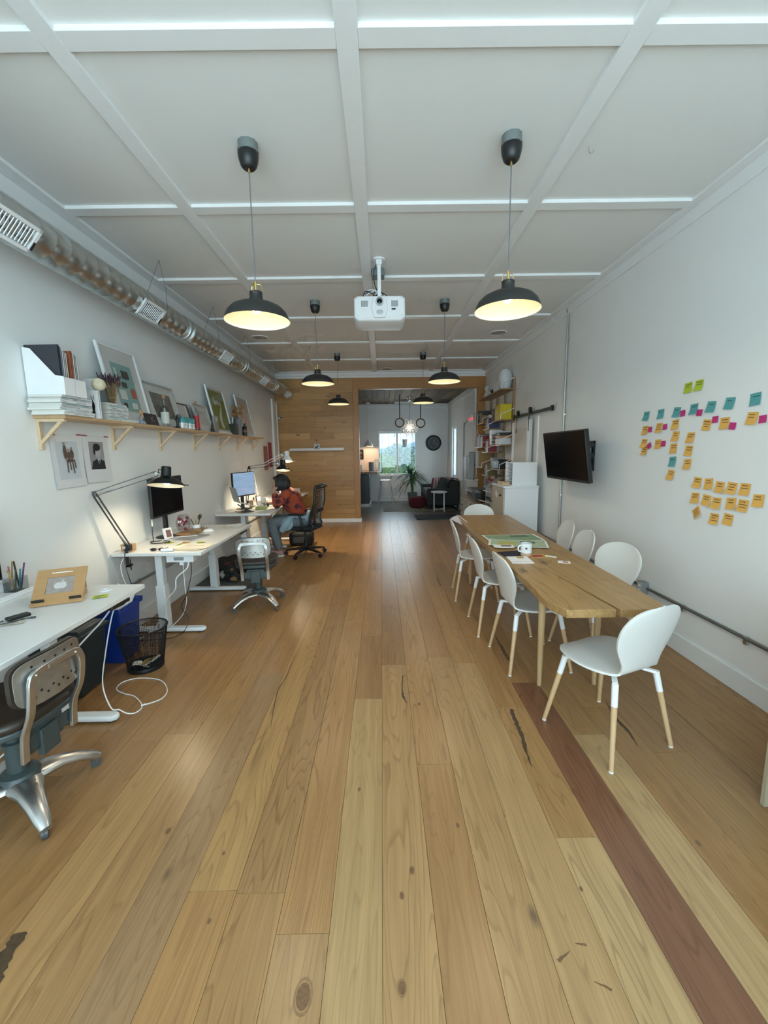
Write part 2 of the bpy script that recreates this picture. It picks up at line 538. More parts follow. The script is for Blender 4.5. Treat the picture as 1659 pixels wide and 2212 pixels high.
streak_mark([(0.955, 3.38), (0.945, 3.1), (0.942, 2.95), (0.945, 2.84)], [0.002, 0.018, 0.014, 0.001], FISS, 'fissure')
streak_mark([(0.128, 2.75), (0.117, 2.62), (0.118, 2.5), (0.135, 2.42)], [0.006, 0.006, 0.010, 0.003], FISS, 'fissure')
streak_mark([(-1.235, 1.18), (-1.215, 1.08), (-1.20, 0.98)], [0.030, 0.034, 0.03], FISS, 'fissure')
streak_mark([(-0.71, 3.1), (-0.703, 2.77), (-0.72, 2.6), (-0.70, 2.4), (-0.667, 2.2)], [0.001, 0.004, 0.006, 0.004, 0.001], FISS, 'fissure')
streak_mark([(-0.375, 3.70), (-0.31, 3.77), (-0.24, 3.80)], [0.001, 0.004, 0.001], FISS, 'fissure')
streak_mark([(1.39, 2.40), (1.36, 2.24), (1.365, 2.12), (1.345, 2.0)], [0.002, 0.012, 0.012, 0.001], FISS, 'fissure')
streak_mark([(0.525, 1.072), (0.575, 1.098)], [0.008, 0.002], KNOT, 'spike_knot')
streak_mark([(0.60, 1.118), (0.635, 1.112)], [0.002, 0.006], KNOT, 'spike_knot')
streak_mark([(0.612, 1.020), (0.655, 1.0)], [0.002, 0.006], KNOT, 'spike_knot')
for x, y, r_ in ((-0.255, 1.0, 0.026), (0.036, 1.014, 0.013), (0.091, 1.363, 0.010), (0.048, 1.273, 0.008), (0.699, 1.284, 0.006), (-0.656, 1.446, 0.006), (-0.614, 1.203, 0.006), (0.212, 2.41, 0.010), (-0.93, 1.55, 0.011), (1.25, 1.45, 0.010), (0.30, 1.55, 0.008), (-0.13, 1.75, 0.007)):
    MB().lathe([(0.0, 0.0006), (r_ * 0.55, 0.0006), (r_, 0.0004)], (0, 0, 0), 14, M_of((x, y, 0), (0, 0, 0), (0.8, 1.25, 1))).build('knot', KNOT, floor, ang=0)
    MB().lathe([(r_ * 1.12, 0.0005), (r_ * 1.35, 0.0004), (r_ * 1.35, 0.0003), (r_ * 1.12, 0.0003)], (0, 0, 0), 16, M_of((x, y, 0), (0, 0, 0), (0.8, 1.3, 1)), closed=True).build('knot_ring', pbr('knot_ring', (0.26, 0.145, 0.065), 0.4, var=0.3, scale=80), floor, ang=0)

# far room floor, grey worn vinyl
fm = pbr('far_floor_grey', (0.16, 0.15, 0.14), 0.28, var=0.35, scale=2.2, bump=0.02)
struct('floor_far', MB().b2((XL, YW + 0.02, -0.12), (FARX, YB, -0.003)), fm)

# ceiling and battens
ceiling = struct('ceiling', MB().b2((XL - 0.1, YF - 0.1, ZC), (XR + 0.1, YW + 0.05, ZC + 0.12)), CEIL)
ZB = 3.278
colsx = (-1.3415, -0.116, 1.097)
BWD = 0.092
rowsy = [1.988 + 1.2235 * k for k in range(-2, 6)]
for x in colsx:
    MB().b2((x - BWD / 2, YF, ZB), (x + BWD / 2, YW - 0.02, ZC + 0.002)).build('batten', TRIM, ceiling, bevel=0.002)
xs = [-2.173] + list(colsx) + [2.20]
for y in rowsy:
    for a, b in zip(xs[:-1], xs[1:]):
        x0 = a + (BWD / 2 if a in colsx else 0); x1 = b - (BWD / 2 if b in colsx else 0)
        MB().b2((x0 + 0.0005, y - BWD / 2, ZB + 0.0006), (x1 - 0.0005, y + BWD / 2, ZC + 0.002)).build('batten', TRIM, ceiling, bevel=0.002)
struct('trim_1', MB().b2((XL, YF, ZB), (-2.173, YW, ZC)), TRIM, bevel=0.002)
struct('trim_2', MB().b2((2.20, YF, ZB), (XR, YW, ZC)), TRIM, bevel=0.002)
struct('trim_3', MB().b2((XL, YF, 3.178), (XL + 0.02, YW, ZB)), TRIM, bevel=0.002)
struct('trim_4', MB().b2((XR - 0.02, YF, 3.185), (XR, YW, ZB)), TRIM, bevel=0.002)
struct('trim_5', MB().b2((-2.17, YW - 0.10, ZB), (2.2, YW, ZC)).b2((-2.27, YW - 0.045, 3.215), (2.27, YW, ZB)).b2((-2.27, YW - 0.03, 3.165), (2.27, YW, 3.215)), TRIM, bevel=0.003)

# walls
struct('wall_left', MB().b2((XL - 0.12, YF, 0), (XL, YB, ZC + 0.1)), WALL)
struct('wall_right', MB().b2((XR, YF, 0), (XR + 0.12, YW + 0.02, ZC + 0.1)), WALL)
# shop front behind the camera: piers, sill and lintel around two tall panes
struct('wall_front', MB().b2((XL - 0.12, YF - 0.12, 0), (-2.05, YF, ZC + 0.1)).b2((2.05, YF - 0.12, 0), (XR + 0.12, YF, ZC + 0.1))
       .b2((-2.05, YF - 0.12, 0), (2.05, YF, 0.45)).b2((-2.05, YF - 0.12, 3.05), (2.05, YF, ZC + 0.1)), WALL)
w3 = struct('window_3', MB().b2((-2.05, YF - 0.08, 0.45), (2.05, YF - 0.03, 0.50)).b2((-2.05, YF - 0.08, 3.0), (2.05, YF - 0.03, 3.05))
            .b2((-0.03, YF - 0.08, 0.5), (0.03, YF - 0.03, 3.0)).b2((-2.05, YF - 0.08, 0.5), (-2.0, YF - 0.03, 3.0)).b2((2.0, YF - 0.08, 0.5), (2.05, YF - 0.03, 3.0)), TRIM)
GL = glass('window_glass')
for a, b in ((-2.0, -0.03), (0.03, 2.0)):
    MB().b2((a, YF - 0.058, 0.5), (b, YF - 0.052, 3.0)).build('pane', GL, w3)

# baseboards
struct('baseboard_left', MB().b2((XL, YF, 0), (XL + 0.016, 8.7, 0.14)), TRIM, bevel=0.004)
struct('baseboard_right', MB().b2((XR - 0.016, YF, 0), (XR, 9.2, 0.14)), TRIM, bevel=0.004)

# timber clad wall with separate boards
wallw = struct('wall_wood', MB().b2((XL, YW + 0.02, 0), (-0.50, YW + 0.14, ZC + 0.1)), pbr('stud_wall', (0.2, 0.13, 0.07), 0.8))
rb = rnd(5)
z = 0.085; top = 3.165
ptones = [(0.47, 0.25, 0.078), (0.49, 0.265, 0.085), (0.44, 0.23, 0.070), (0.52, 0.29, 0.10), (0.48, 0.255, 0.08), (0.54, 0.31, 0.115)]
while z < top - 0.02:
    hgt = min(rb.choice((0.09, 0.105, 0.12, 0.14)), top - z)
    if top - z - hgt < 0.05: hgt = top - z
    xs_ = [XL + 0.002]
    x = XL + rb.uniform(0.25, 1.1)
    while x < -0.62 - 0.15:
        xs_.append(x); x += rb.uniform(0.35, 1.1)
    xs_.append(-0.612)
    for a, b in zip(xs_[:-1], xs_[1:]):
        d = rb.uniform(0.0, 0.004)
        o = MB().box((0, 0, 0), (b - a - 0.0016, 0.018, hgt - 0.0018)).build('board', BOARDW, wallw, ((a + b) / 2, YW + 0.012 - d, z + hgt / 2), ang=0)
        v = rb.uniform(0.88, 1.08)
        o.color = tuple(q * v for q in rb.choice(ptones)) + (1,)
    z += hgt
OPENW = wood('opening_timber', (0.46, 0.22, 0.06), 'Z', dark=0.68, rough=0.42, ring=4, streak=10, knots=2.4, bump=0.04)
OPENX = wood('opening_timber_beam', (0.46, 0.22, 0.06), 'X', dark=0.68, rough=0.42, ring=4, streak=10, knots=2.0, bump=0.04)
struct('trim_6', MB().b2((-0.61, YW - 0.03, 0.085), (-0.485, YW + 0.15, 2.93)), OPENW, bevel=0.003)
struct('trim_7', MB().b2((-0.61, YW - 0.03, 2.93), (2.31, YW + 0.15, 3.165)), OPENX, bevel=0.003)
struct('trim_8', MB().b2((2.13, YW - 0.03, 0), (2.31, YW + 0.15, 2.93)), OPENW, bevel=0.003)
struct('baseboard_wood', MB().b2((XL + 0.02, YW - 0.016, 0), (-0.47, YW + 0.004, 0.085)).b2((-0.485, YW, 0), (-0.47, YW + 0.16, 0.085)), TRIM, bevel=0.003)
# narrow cased cupboard door on the left wall right before the timber wall
d2 = struct('door_2', MB().b2((XL, 8.98, 0.0), (XL + 0.022, 9.24, 2.62)), TRIM, bevel=0.003)
MB().b2((XL, 8.90, 0.0), (XL + 0.035, 8.98, 2.70)).build('casing', TRIM, d2, bevel=0.003)
MB().b2((XL, 9.24, 0.0), (XL + 0.035, 9.31, 2.70)).build('casing', TRIM, d2, bevel=0.003)
MB().b2((XL, 8.98, 2.62), (XL + 0.035, 9.24, 2.70)).build('casing', TRIM, d2, bevel=0.003)

# far room shell
W1 = (-0.084, 1.102, 0.823, 2.203)
struct('wall_far', MB().b2((XL - 0.12, YB, 0), (W1[0], YB + 0.14, 3.2)).b2((W1[1], YB, 0), (FARX + 0.12, YB + 0.14, 3.2))
       .b2((W1[0], YB, 0), (W1[1], YB + 0.14, W1[2])).b2((W1[0], YB, W1[3]), (W1[1], YB + 0.14, 3.2)), WALL)
W2 = (11.62, 12.44, 0.82, 2.25)
struct('wall_far_right', MB().b2((FARX, YW + 0.12, 0), (FARX + 0.14, W2[0], 3.2)).b2((FARX, W2[1], 0), (FARX + 0.14, YB + 0.1, 3.2))
       .b2((FARX, W2[0], 0), (FARX + 0.14, W2[1], W2[2])).b2((FARX, W2[0], W2[3]), (FARX + 0.14, W2[1], 3.2)), WALL)
struct('baseboard_far', MB().b2((XL, YB - 0.015, 0), (FARX, YB, 0.14)), TRIM, bevel=0.003)
struct('trim_9', MB().b2((FARX - 0.02, YW + 0.17, 2.90), (FARX, YB, 3.03)), TRIM, bevel=0.003)
struct('trim_10', MB().b2((XL, YB - 0.02, 2.92), (FARX - 0.02, YB, 3.03)), TRIM, bevel=0.003)
ceilf = struct('ceiling_far', MB().b2((XL, YW + 0.14, 3.06), (FARX + 0.1, YB + 0.1, 3.2)), pbr('far_ceiling_deck', (0.05, 0.045, 0.035), 0.9))
BARN = wood('reclaimed_boards', None, 'Y', dark=0.45, rough=0.7, ring=6, streak=14, knots=1.5, cracks=0.6, bump=0.15)
rb = rnd(9)
x = XL
while x < FARX - 0.02:
    w = rb.choice((0.14, 0.17, 0.2, 0.23))
    if FARX - x - w < 0.08: w = FARX - x
    ys_ = [YW + 0.15]
    y = YW + rb.uniform(0.7, 2.4)
    while y < YB - 0.4:
        ys_.append(y); y += rb.uniform(1.0, 2.2)
    ys_.append(YB)
    for a, b in zip(ys_[:-1], ys_[1:]):
        o = MB().box((0, 0, 0), (w - 0.006, b - a - 0.004, 0.02)).build('board', BARN, ceilf, (x + w / 2, (a + b) / 2, 3.04 + rb.uniform(-0.004, 0.006)), ang=0)
        v = rb.uniform(0.55, 1.2)
        o.color = tuple(q * v for q in rb.choice([(0.17, 0.12, 0.065), (0.20, 0.145, 0.08), (0.14, 0.095, 0.05), (0.19, 0.145, 0.09)])) + (1,)
    x += w

# far windows
def window(name, frame, panes, mat=TRIM):
    w = struct(name, frame, mat, bevel=0.003)
    for p in panes: p.build('pane', GL, w)
    return w
x0, x1, z0, z1 = W1
m = MB()
for a, b in (((x0, z0 + 0.045), (x0 + 0.035, z1 - 0.07)), ((x1 - 0.035, z0 + 0.045), (x1, z1 - 0.07)), ((x0, z0), (x1, z0 + 0.045)), ((x0, z1 - 0.07), (x1, z1)), ((0.475, z0 + 0.045), (0.525, z1 - 0.07))):
    m.b2((a[0], YB + 0.05, a[1]), (b[0], YB + 0.10, b[1]))
m.b2((x0 - 0.03, YB - 0.03, z0 - 0.03), (x1 + 0.03, YB + 0.05, z0))
window('window_1', m, [MB().b2((x0 + 0.035, YB + 0.072, z0 + 0.045), (0.475, YB + 0.078, z1 - 0.07)), MB().b2((0.525, YB + 0.082, z0 + 0.045), (x1 - 0.035, YB + 0.088, z1 - 0.07))])
m = MB()
y0, y1, z0, z1 = W2
for a, b in (((y0, z0 + 0.05), (y0 + 0.04, z1 - 0.05)), ((y1 - 0.04, z0 + 0.05), (y1, z1 - 0.05)), ((y0, z0), (y1, z0 + 0.05)), ((y0, z1 - 0.05), (y1, z1)), ((12.0, z0 + 0.05), (12.04, z1 - 0.05))):
    m.b2((FARX + 0.05, a[0], a[1]), (FARX + 0.10, b[0], b[1]))
m.b2((FARX - 0.02, y0 - 0.08, z0 - 0.2), (FARX, y0, z1 + 0.1)).b2((FARX - 0.03, y0 - 0.03, z0 - 0.03), (FARX + 0.05, y1 + 0.03, z0))
window('window_2', m, [MB().b2((FARX + 0.072, y0 + 0.04, z0 + 0.05), (FARX + 0.078, 12.0, z1 - 0.05)), MB().b2((FARX + 0.072, 12.04, z0 + 0.05), (FARX + 0.078, y1 - 0.04, z1 - 0.05))])

# ------------------------------------------------------------ outside the far window
struct('ground_outside', MB().b2((-30, YB + 0.3, -0.6), (30, 90, -0.5)), pbr('outside_ground', (0.12, 0.13, 0.07), 0.95, var=0.3, scale=1))
gr = thing('window_grille', 'thin painted security bars outside the far room window', 'window bars', (0, YB + 0.30, 0.5))
GRM = pbr('grille_paint', (0.22, 0.30, 0.34), 0.5)
for i in range(8):
    xx = -0.15 + i * 0.195
    MB().b2((xx - 0.007, -0.007, -1.0), (xx + 0.007, 0.007, 1.85)).build('bar', GRM, gr)
for zz in (0.72, 0.3, 1.8):
    MB().b2((-0.3, -0.012, zz - 0.012), (1.4, 0.012, zz + 0.012)).build('rail', GRM, gr)
def leafy(name, label, cat, c, r, n, cols, seed, leaf=0.06, trunk=None, group=None):
    rr_ = rnd(seed)
    t = thing(name, label, cat, c, 0, group)
    m = MB()
    for i in range(n):
        while True:
            p = Vector((rr_.uniform(-1, 1), rr_.uniform(-1, 1), rr_.uniform(-1, 1)))
            if 0.25 < p.length < 1: break
        p = Vector((p.x * r[0], p.y * r[1], p.z * r[2] + r[2]))
        e = Euler((rr_.uniform(-1, 1), rr_.uniform(-1, 1), rr_.uniform(0, 6.28)))
        s_ = leaf * rr_.uniform(0.6, 1.4)
        m.cur = rr_.randrange(len(cols))
        m.add([(-s_ / 2, 0, 0), (0, -s_ * 0.28, 0.01), (s_ / 2, 0, 0), (0, s_ * 0.28, 0.01)], [(0, 1, 2, 3)], Matrix.LocRotScale(p, e, None))
    o = m.build('foliage', cols, t, ang=0)
    tk = MB()
    for i in range(4):
        a = i * 1.7
        tk.tube(smooth_path([(0.03 * math.cos(a), 0.03 * math.sin(a), -0.45), (r[0] * 0.2 * math.cos(a), r[1] * 0.2 * math.sin(a), r[2] * 0.7), (r[0] * 0.5 * math.cos(a), r[1] * 0.5 * math.sin(a), r[2] * 1.4)], 4), [0.03] * 4 + [0.02] * 4 + [0.008], 6)
    tk.build('stem', pbr('bark', (0.10, 0.07, 0.045), 0.9, var=0.3), t)
    return t
LG = [pbr('leaf_light', (0.42, 0.62, 0.12), 0.6, var=0.3), pbr('leaf_mid', (0.26, 0.46, 0.10), 0.6, var=0.3), pbr('leaf_yellow', (0.62, 0.70, 0.18), 0.6, var=0.25)]
LD = [pbr('leaf_blue_green', (0.26, 0.42, 0.26), 0.6, var=0.3), pbr('leaf_grey_green', (0.40, 0.54, 0.36), 0.6, var=0.3)]
leafy('garden_bush', 'bright yellow-green bush filling the lower left of the far window', 'bush', (-0.15, 16.2, -0.5), (1.0, 0.8, 1.05), 5200, LG, 3)
leafy('garden_bush', 'darker grey-green bush outside the lower right of the far window', 'bush', (1.55, 16.8, -0.5), (1.0, 0.8, 0.95), 4600, LD + LG[:1], 4)
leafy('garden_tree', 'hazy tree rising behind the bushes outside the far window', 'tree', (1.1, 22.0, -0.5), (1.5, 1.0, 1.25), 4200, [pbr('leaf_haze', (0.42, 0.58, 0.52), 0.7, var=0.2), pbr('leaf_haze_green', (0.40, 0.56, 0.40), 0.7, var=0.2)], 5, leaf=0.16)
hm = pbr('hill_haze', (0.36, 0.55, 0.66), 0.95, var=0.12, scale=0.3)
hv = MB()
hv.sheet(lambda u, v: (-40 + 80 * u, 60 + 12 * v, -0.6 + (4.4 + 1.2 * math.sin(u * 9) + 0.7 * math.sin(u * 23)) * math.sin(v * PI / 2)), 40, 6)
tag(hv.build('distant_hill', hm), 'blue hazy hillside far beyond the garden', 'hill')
# ------------------------------------------------------------ pendant lamps
SHADE = pbr('lamp_shade_charcoal', (0.022, 0.022, 0.021), 0.55, var=0.15, scale=40)
SHADEIN = pbr('lamp_shade_inner_white', (0.90, 0.86, 0.70), 0.5, var=0.02)
BOXG = pbr('ceiling_box_grey', (0.22, 0.25, 0.25), 0.5, metal=0.4, var=0.1)
CORD = pbr('grey_woven_cord', (0.16, 0.16, 0.18), 0.7, var=0.2, scale=200)
BULB = emit('bulb_glow', (1.0, 0.80, 0.46), 22)
def pendant(loc, rim_z, label, power):
    t = thing('pendant_lamp', label, 'pendant lamp', loc, 0, 'black dome pendant lamps')
    zc = 0.0   # origin on the ceiling
    MB().lathe([(0.0, 0.0), (0.056, 0.0), (0.056, -0.042), (0.060, -0.044), (0.060, -0.051), (0.052, -0.053), (0, -0.053)], n=10).build('ceiling_box', BOXG, t, ang=50)
    MB().lathe([(0.055, -0.051), (0.057, -0.066), (0.053, -0.09), (0.044, -0.118), (0.033, -0.129), (0.012, -0.131), (0.0, -0.131)], n=24).build('canopy', BLACK, t)
    r = rim_z - loc[2]
    MB().cyl((0, 0, -0.126), (0, 0, -0.15), 0.008, 0.006, 10).build('cord_grip', BRASS, t)
    MB().cyl((0, 0, -0.145), (0, 0, r + 0.215), 0.0034, n=8).build('cord', CORD, t)
    m = MB().cyl((0, 0, r + 0.16), (0, 0, r + 0.218), 0.008, n=12)
    for a in range(3):
        th = a * 2 * PI / 3 + 0.4
        c, s_ = math.cos(th), math.sin(th)
        m.tube([(0.005 * c, 0.005 * s_, r + 0.206), (0.028 * c, 0.028 * s_, r + 0.206), (0.035 * c, 0.035 * s_, r + 0.196), (0.036 * c, 0.036 * s_, r + 0.15)], 0.0022, 6)
    m.build('brass_bracket', BRASS, t)
    out = [(0.036, 0.162), (0.038, 0.155), (0.036, 0.15), (0.037, 0.132), (0.045, 0.108), (0.07, 0.100), (0.11, 0.090), (0.145, 0.073), (0.170, 0.048), (0.183, 0.02), (0.189, 0.0)]
    inn = [(a - 0.004, b - 0.004) for a, b in out[::-1] if b > 0.002] 
    sh = MB()
    sh.lathe([(0.0, 0.164), (0.036, 0.162)] + out[1:] + [(0.1905, -0.001)], (0, 0, r), 40)
    sh.f.pop(); sh.mi.pop()
    o = sh.build('shade', SHADE, t)
    si = MB()
    si.lathe([(0.1900, -0.001)] + [(0.1855, 0.001)] + inn[0:-5] + [(0.041, 0.112), (0.03, 0.13), (0.0, 0.132)], (0, 0, r), 40)
    si.f.pop(0) if False else None
    # drop the disc that would close the mouth of the shade
    for i, f in enumerate(si.f):
        if len(f) > 4:
            si.f.pop(i); si.mi.pop(i); break
    si.build('shade_lining', SHADEIN, o)
    MB().ell((0, 0, r + 0.075), (0.03, 0.03, 0.034), n=14).build('bulb', BULB, t)
    l = bpy.data.lights.new('lamp_light', 'AREA'); l.shape = 'DISK'; l.size = 0.24
    l.energy = power; l.color = (1.0, 0.86, 0.66)
    lo = bpy.data.objects.new('lamp_light', l); COL.objects.link(lo)
    lo.parent = t; lo.location = (0, 0, r + 0.012)
    return t
LP = 3.7
pendant((-0.722, 2.60, ZC), 2.355, 'large black dome pendant lamp nearest on the left, over the aisle', LP)
pendant((0.752, 2.57, ZC), 2.385, 'large black dome pendant lamp nearest on the right, over the dining table end', LP)
pendant((-0.735, 5.06, ZC), 2.38, 'black dome pendant lamp left of the projector, second of the left row', LP)
pendant((0.757, 5.07, ZC), 2.385, 'black dome pendant lamp right of the projector, second of the right row', LP)
pendant((-0.753, 7.63, ZC), 2.43, 'small-looking black dome pendant lamp in front of the timber wall, last on the left', LP)
pendant((0.763, 7.63, ZC), 2.43, 'small-looking black dome pendant lamp in front of the opening beam, last on the right', LP)

# ------------------------------------------------------------ spiral duct
duct = thing('spiral_duct', 'long round galvanised spiral air duct hung along the left wall', 'air duct', (-2.03, -0.9, 2.86))
DR = 0.115
DLEN = 10.1
m = MB()
prof = []
seg = 0.12
n = int(DLEN / seg)
for i in range(n + 1):
    yy = i * seg
    prof += [(DR, yy), (DR, yy + seg * 0.90), (DR + 0.0016, yy + seg * 0.93), (DR + 0.0016, yy + seg * 0.97)]
# skewed rings, so the seams run as a spiral
N = 36
vs = []; fs = []
for r, yy in prof:
    for j in range(N):
        a = 2 * PI * j / N
        vs.append((r * math.cos(a), yy + seg * (j / N), r * math.sin(a)))
k = len(prof)
for i in range(k - 1):
    for j in range(N - 1):
        fs.append((i * N + j, i * N + j + 1, (i + 1) * N + j + 1, (i + 1) * N + j))
for i in range(k - 5):
    fs.append((i * N + N - 1, (i + 4) * N, (i + 5) * N, (i + 1) * N + N - 1))
m.add(vs, fs)
m.build('duct_body', STEEL, duct, ang=50)
MB().cyl((0, DLEN + 0.04, 0), (0, DLEN + 0.10, 0), DR + 0.002, DR - 0.006, 36).build('end_cap', STEEL, duct)
for yy in (5.35, 7.1, 8.9):
    MB().tube([((DR + 0.004) * math.cos(a), yy, (DR + 0.004) * math.sin(a)) for a in [2 * PI * j / 32 for j in range(32)]], 0.006, 6, closed=True).tube([((DR + 0.004) * math.cos(a), yy + 0.09, (DR + 0.004) * math.sin(a)) for a in [2 * PI * j / 32 for j in range(32)]], 0.005, 6, closed=True).build('coupling_ring', STEEL, duct)
for yy in (2.4, 4.9, 6.1, 7.3, 8.9):
    mm_ = MB()
    mm_.tube([(0.07, yy, 0.44), (0.11, yy, 0.2), (0.112, yy, 0.02)], 0.0015, 5)
    mm_.tube([(0.07, yy, 0.44), (-0.08, yy, 0.12)], 0.0015, 5)
    mm_.build('hanger_wire', DKGREY, duct)
# air registers let into the lower room side of the duct
def register(yc, half, label_open):
    ang = math.radians(-40)
    u = Vector((math.cos(ang), 0, math.sin(ang)))       # outward
    w = Vector((-math.sin(ang), 0, math.cos(ang)))      # across
    Mx = Matrix((Vector((0, 1, 0)), w, u)).transposed().to_4x4()
    Mx.translation = u * (DR * 0.93) + Vector((0, yc, 0))
    g = MB()
    L_, H_ = half, 0.075
    g.b2((-L_, -H_, 0), (L_, -H_ + 0.02, 0.016), Mx).b2((-L_, H_ - 0.02, 0), (L_, H_, 0.016), Mx).b2((-L_, -H_, 0), (-L_ + 0.022, H_, 0.016), Mx).b2((L_ - 0.022, -H_, 0), (L_, H_, 0.016), Mx)
    f = g.build('register', WHITEM, duct, bevel=0.001)
    MB().b2((-L_ + 0.02, -H_ + 0.02, -0.01), (L_ - 0.02, H_ - 0.02, 0.002), Mx).build('register_back', pbr('register_dark', (0.10, 0.10, 0.10), 0.6) if label_open else LGREY, f)
    ns = 12
    for i in range(ns):
        xx = -L_ + 0.03 + (2 * L_ - 0.06) * (i + 0.5) / ns
        MB().box((xx, 0, 0.008), ((2 * L_ - 0.06) / ns * 0.55, 2 * H_ - 0.044, 0.004), (0, 0.5, 0), Mx).build('slat', WHITEM, f)
    MB().box((L_ - 0.012, -0.03, 0.02), (0.008, 0.05, 0.008), None, Mx).build('lever', BLACK, f)
for yc in (3.30, 4.66, 6.40, 8.15, 9.85):
    register(yc, 0.16, yc > 3.5)

# ------------------------------------------------------------ projector on its ceiling pole
pj = thing('projector', 'white ceiling projector hanging from a pole under a tangle of cables', 'projector', (0.005, 4.10, ZC))
PW_ = pbr('projector_white', (0.78, 0.79, 0.80), 0.35, var=0.02)
MB().cyl((0, -0.06, 0), (0, -0.06, -0.012), 0.055, n=24).box((0, -0.06, -0.03), (0.05, 0.05, 0.04)).build('mount_plate', WHITEM, pj)
MB().box((0, -0.06, -0.19), (0.032, 0.022, 0.34)).build('mount_pole', WHITEM, pj, bevel=0.003)
MB().b2((-0.07, 0.12, -0.06), (0.05, 0.25, -0.0)).build('junction_box', BOXG, pj, bevel=0.004)
body = MB()
w = 0.232
def prow(y, zt, zb, s_):
    return [(-w * s_, y, zb), (-w * s_, y, zt - 0.02), (-w * s_ + 0.03, y, zt), (w * s_ - 0.03, y, zt), (w * s_, y, zt - 0.02), (w * s_, y, zb), (w * s_ - 0.04, y, zb - 0.03), (-w * s_ + 0.04, y, zb - 0.03)]
rows_ = [(-0.175, -0.365, -0.49, 0.90), (-0.16, -0.345, -0.52, 0.98), (-0.13, -0.34, -0.53, 1.0), (0.14, -0.34, -0.53, 1.0), (0.16, -0.35, -0.51, 0.96)]
vs = []; fs = []
for r_ in rows_: vs += prow(*r_)
for i in range(len(rows_) - 1):
    for j in range(8):
        fs.append((i * 8 + j, i * 8 + (j + 1) % 8, (i + 1) * 8 + (j + 1) % 8, (i + 1) * 8 + j))
fs += [tuple(range(8)), tuple(reversed(range(32, 40)))]
body.add(vs, fs)
pb = body.build('body', PW_, pj, bevel=0.006)
MB().prism([(-0.055, -0.36), (0.055, -0.36), (0.075, -0.45), (0.05, -0.535), (-0.05, -0.535), (-0.075, -0.45)], 0.170, 0.19, M_of((0, 0, 0), (PI / 2, 0, 0))).build('front_hood', PW_, pb, bevel=0.004)
ln = MB().lathe([(0.026, 0), (0.034, 0), (0.034, 0.03), (0.026, 0.034), (0.024, 0.01)], n=24, M=M_of((0, -0.188, -0.405), (PI / 2, 0, 0))).build('lens_ring', LGREY, pb)
MB().ell((0, -0.195, -0.405), (0.024, 0.012, 0.024), n=16).build('lens', BLACKG, pb)
MB().lathe([(0.0, 0), (0.028, 0), (0.028, 0.006), (0.018, 0.01), (0, 0.01)], n=20, M=M_of((0, -0.188, -0.49), (PI / 2, 0, 0), (1.1, 0.7, 1))).build('speaker_dimple', LGREY, pb)
for xx in (-0.135, 0.135):
    mv = MB().box((xx, -0.1755, -0.415), (0.06, 0.004, 0.05))
    v = mv.build('vent', GREYP, pb)
    for i in range(6): MB().box((xx, -0.179, -0.394 - i * 0.0085), (0.056, 0.004, 0.004)).build('vent_slat', LGREY, pb)
MB().box((0.125, -0.177, -0.462), (0.036, 0.004, 0.012)).build('badge', BLACK, pb)
rc = rnd(3)
for i in range(7):
    x0_ = rc.uniform(-0.17, -0.02); x1_ = rc.uniform(-0.02, 0.12)
    p_ = [(x0_, 0.05, -0.35), (x0_ + 0.02, 0.0, -0.30 + rc.uniform(0, 0.05)), ((x0_ + x1_) / 2, rc.uniform(-0.06, 0.05), -0.28 + rc.uniform(0, 0.05)), (x1_, 0.0, -0.31), (x1_ + 0.02, 0.06, -0.345)]
    MB().tube(smooth_path(p_, 6), 0.004, 6).build('cable', BLACK if i % 3 else WHITEM, pj)
MB().tube(smooth_path([(-0.02, -0.06, -0.03), (-0.05, -0.07, -0.12), (-0.04, -0.07, -0.22), (-0.02, -0.05, -0.26)], 8), 0.004, 6).build('cable', BLACK, pj)

# ceiling loudspeakers and a cup hook
for (x, y, lb) in ((1.76, 6.46, 'round flush ceiling speaker near the right wall'), (-1.80, 6.54, 'round flush ceiling speaker near the left wall'), (0.14, 9.08, 'round flush ceiling speaker just before the timber beam')):
    t = thing('ceiling_speaker', lb, 'speaker', (x, y, ZC), 0, 'flush ceiling speakers')
    MB().lathe([(0.0, -0.004), (0.112, -0.004), (0.118, -0.009), (0.124, -0.008), (0.126, 0.0)], n=36).build('rim', TRIM, t)
    MB().lathe([(0.0, -0.010), (0.09, -0.009), (0.112, -0.006)], n=36).build('grille', pbr('speaker_grille', (0.42, 0.42, 0.41), 0.7, var=0.15, scale=300), t)
hk = MB().tube(smooth_path([(0, 0, 0), (0, 0, -0.02), (0.012, 0, -0.034), (0.026, 0, -0.026), (0.027, 0, -0.012)], 6), 0.0025, 6)
tag(hk.build('cup_hook', CHROME, loc=(1.225, 2.66, ZC)), 'tiny metal cup hook screwed into the ceiling', 'hook')
# ------------------------------------------------------------ wall shelf and what stands on it
ZS = 1.85
sh = thing('wall_shelf', 'long pale wooden wall shelf on seven triangular brackets', 'shelf', (XL, 2.80, 1.83))
MB().b2((0, 0, 0), (0.215, 4.66, 0.02)).build('board', wood('shelf_pine', (0.55, 0.36, 0.19), 'Y', dark=0.7, ring=8, streak=14, knots=1.5), sh, bevel=0.002)
for yy in (2.83, 3.595, 4.35, 5.135, 5.92, 6.66, 7.43):
    m = MB()
    y = yy - 2.80
    m.b2((0.0, y - 0.012, -0.205), (0.022, y + 0.012, 0.0)).b2((0.022, y - 0.012, -0.022), (0.19, y + 0.012, 0.0))
    m.bar((0.012, y, -0.165), (0.165, y, -0.018), 0.020, 0.022)
    m.build('bracket', PINE, sh, bevel=0.0015)

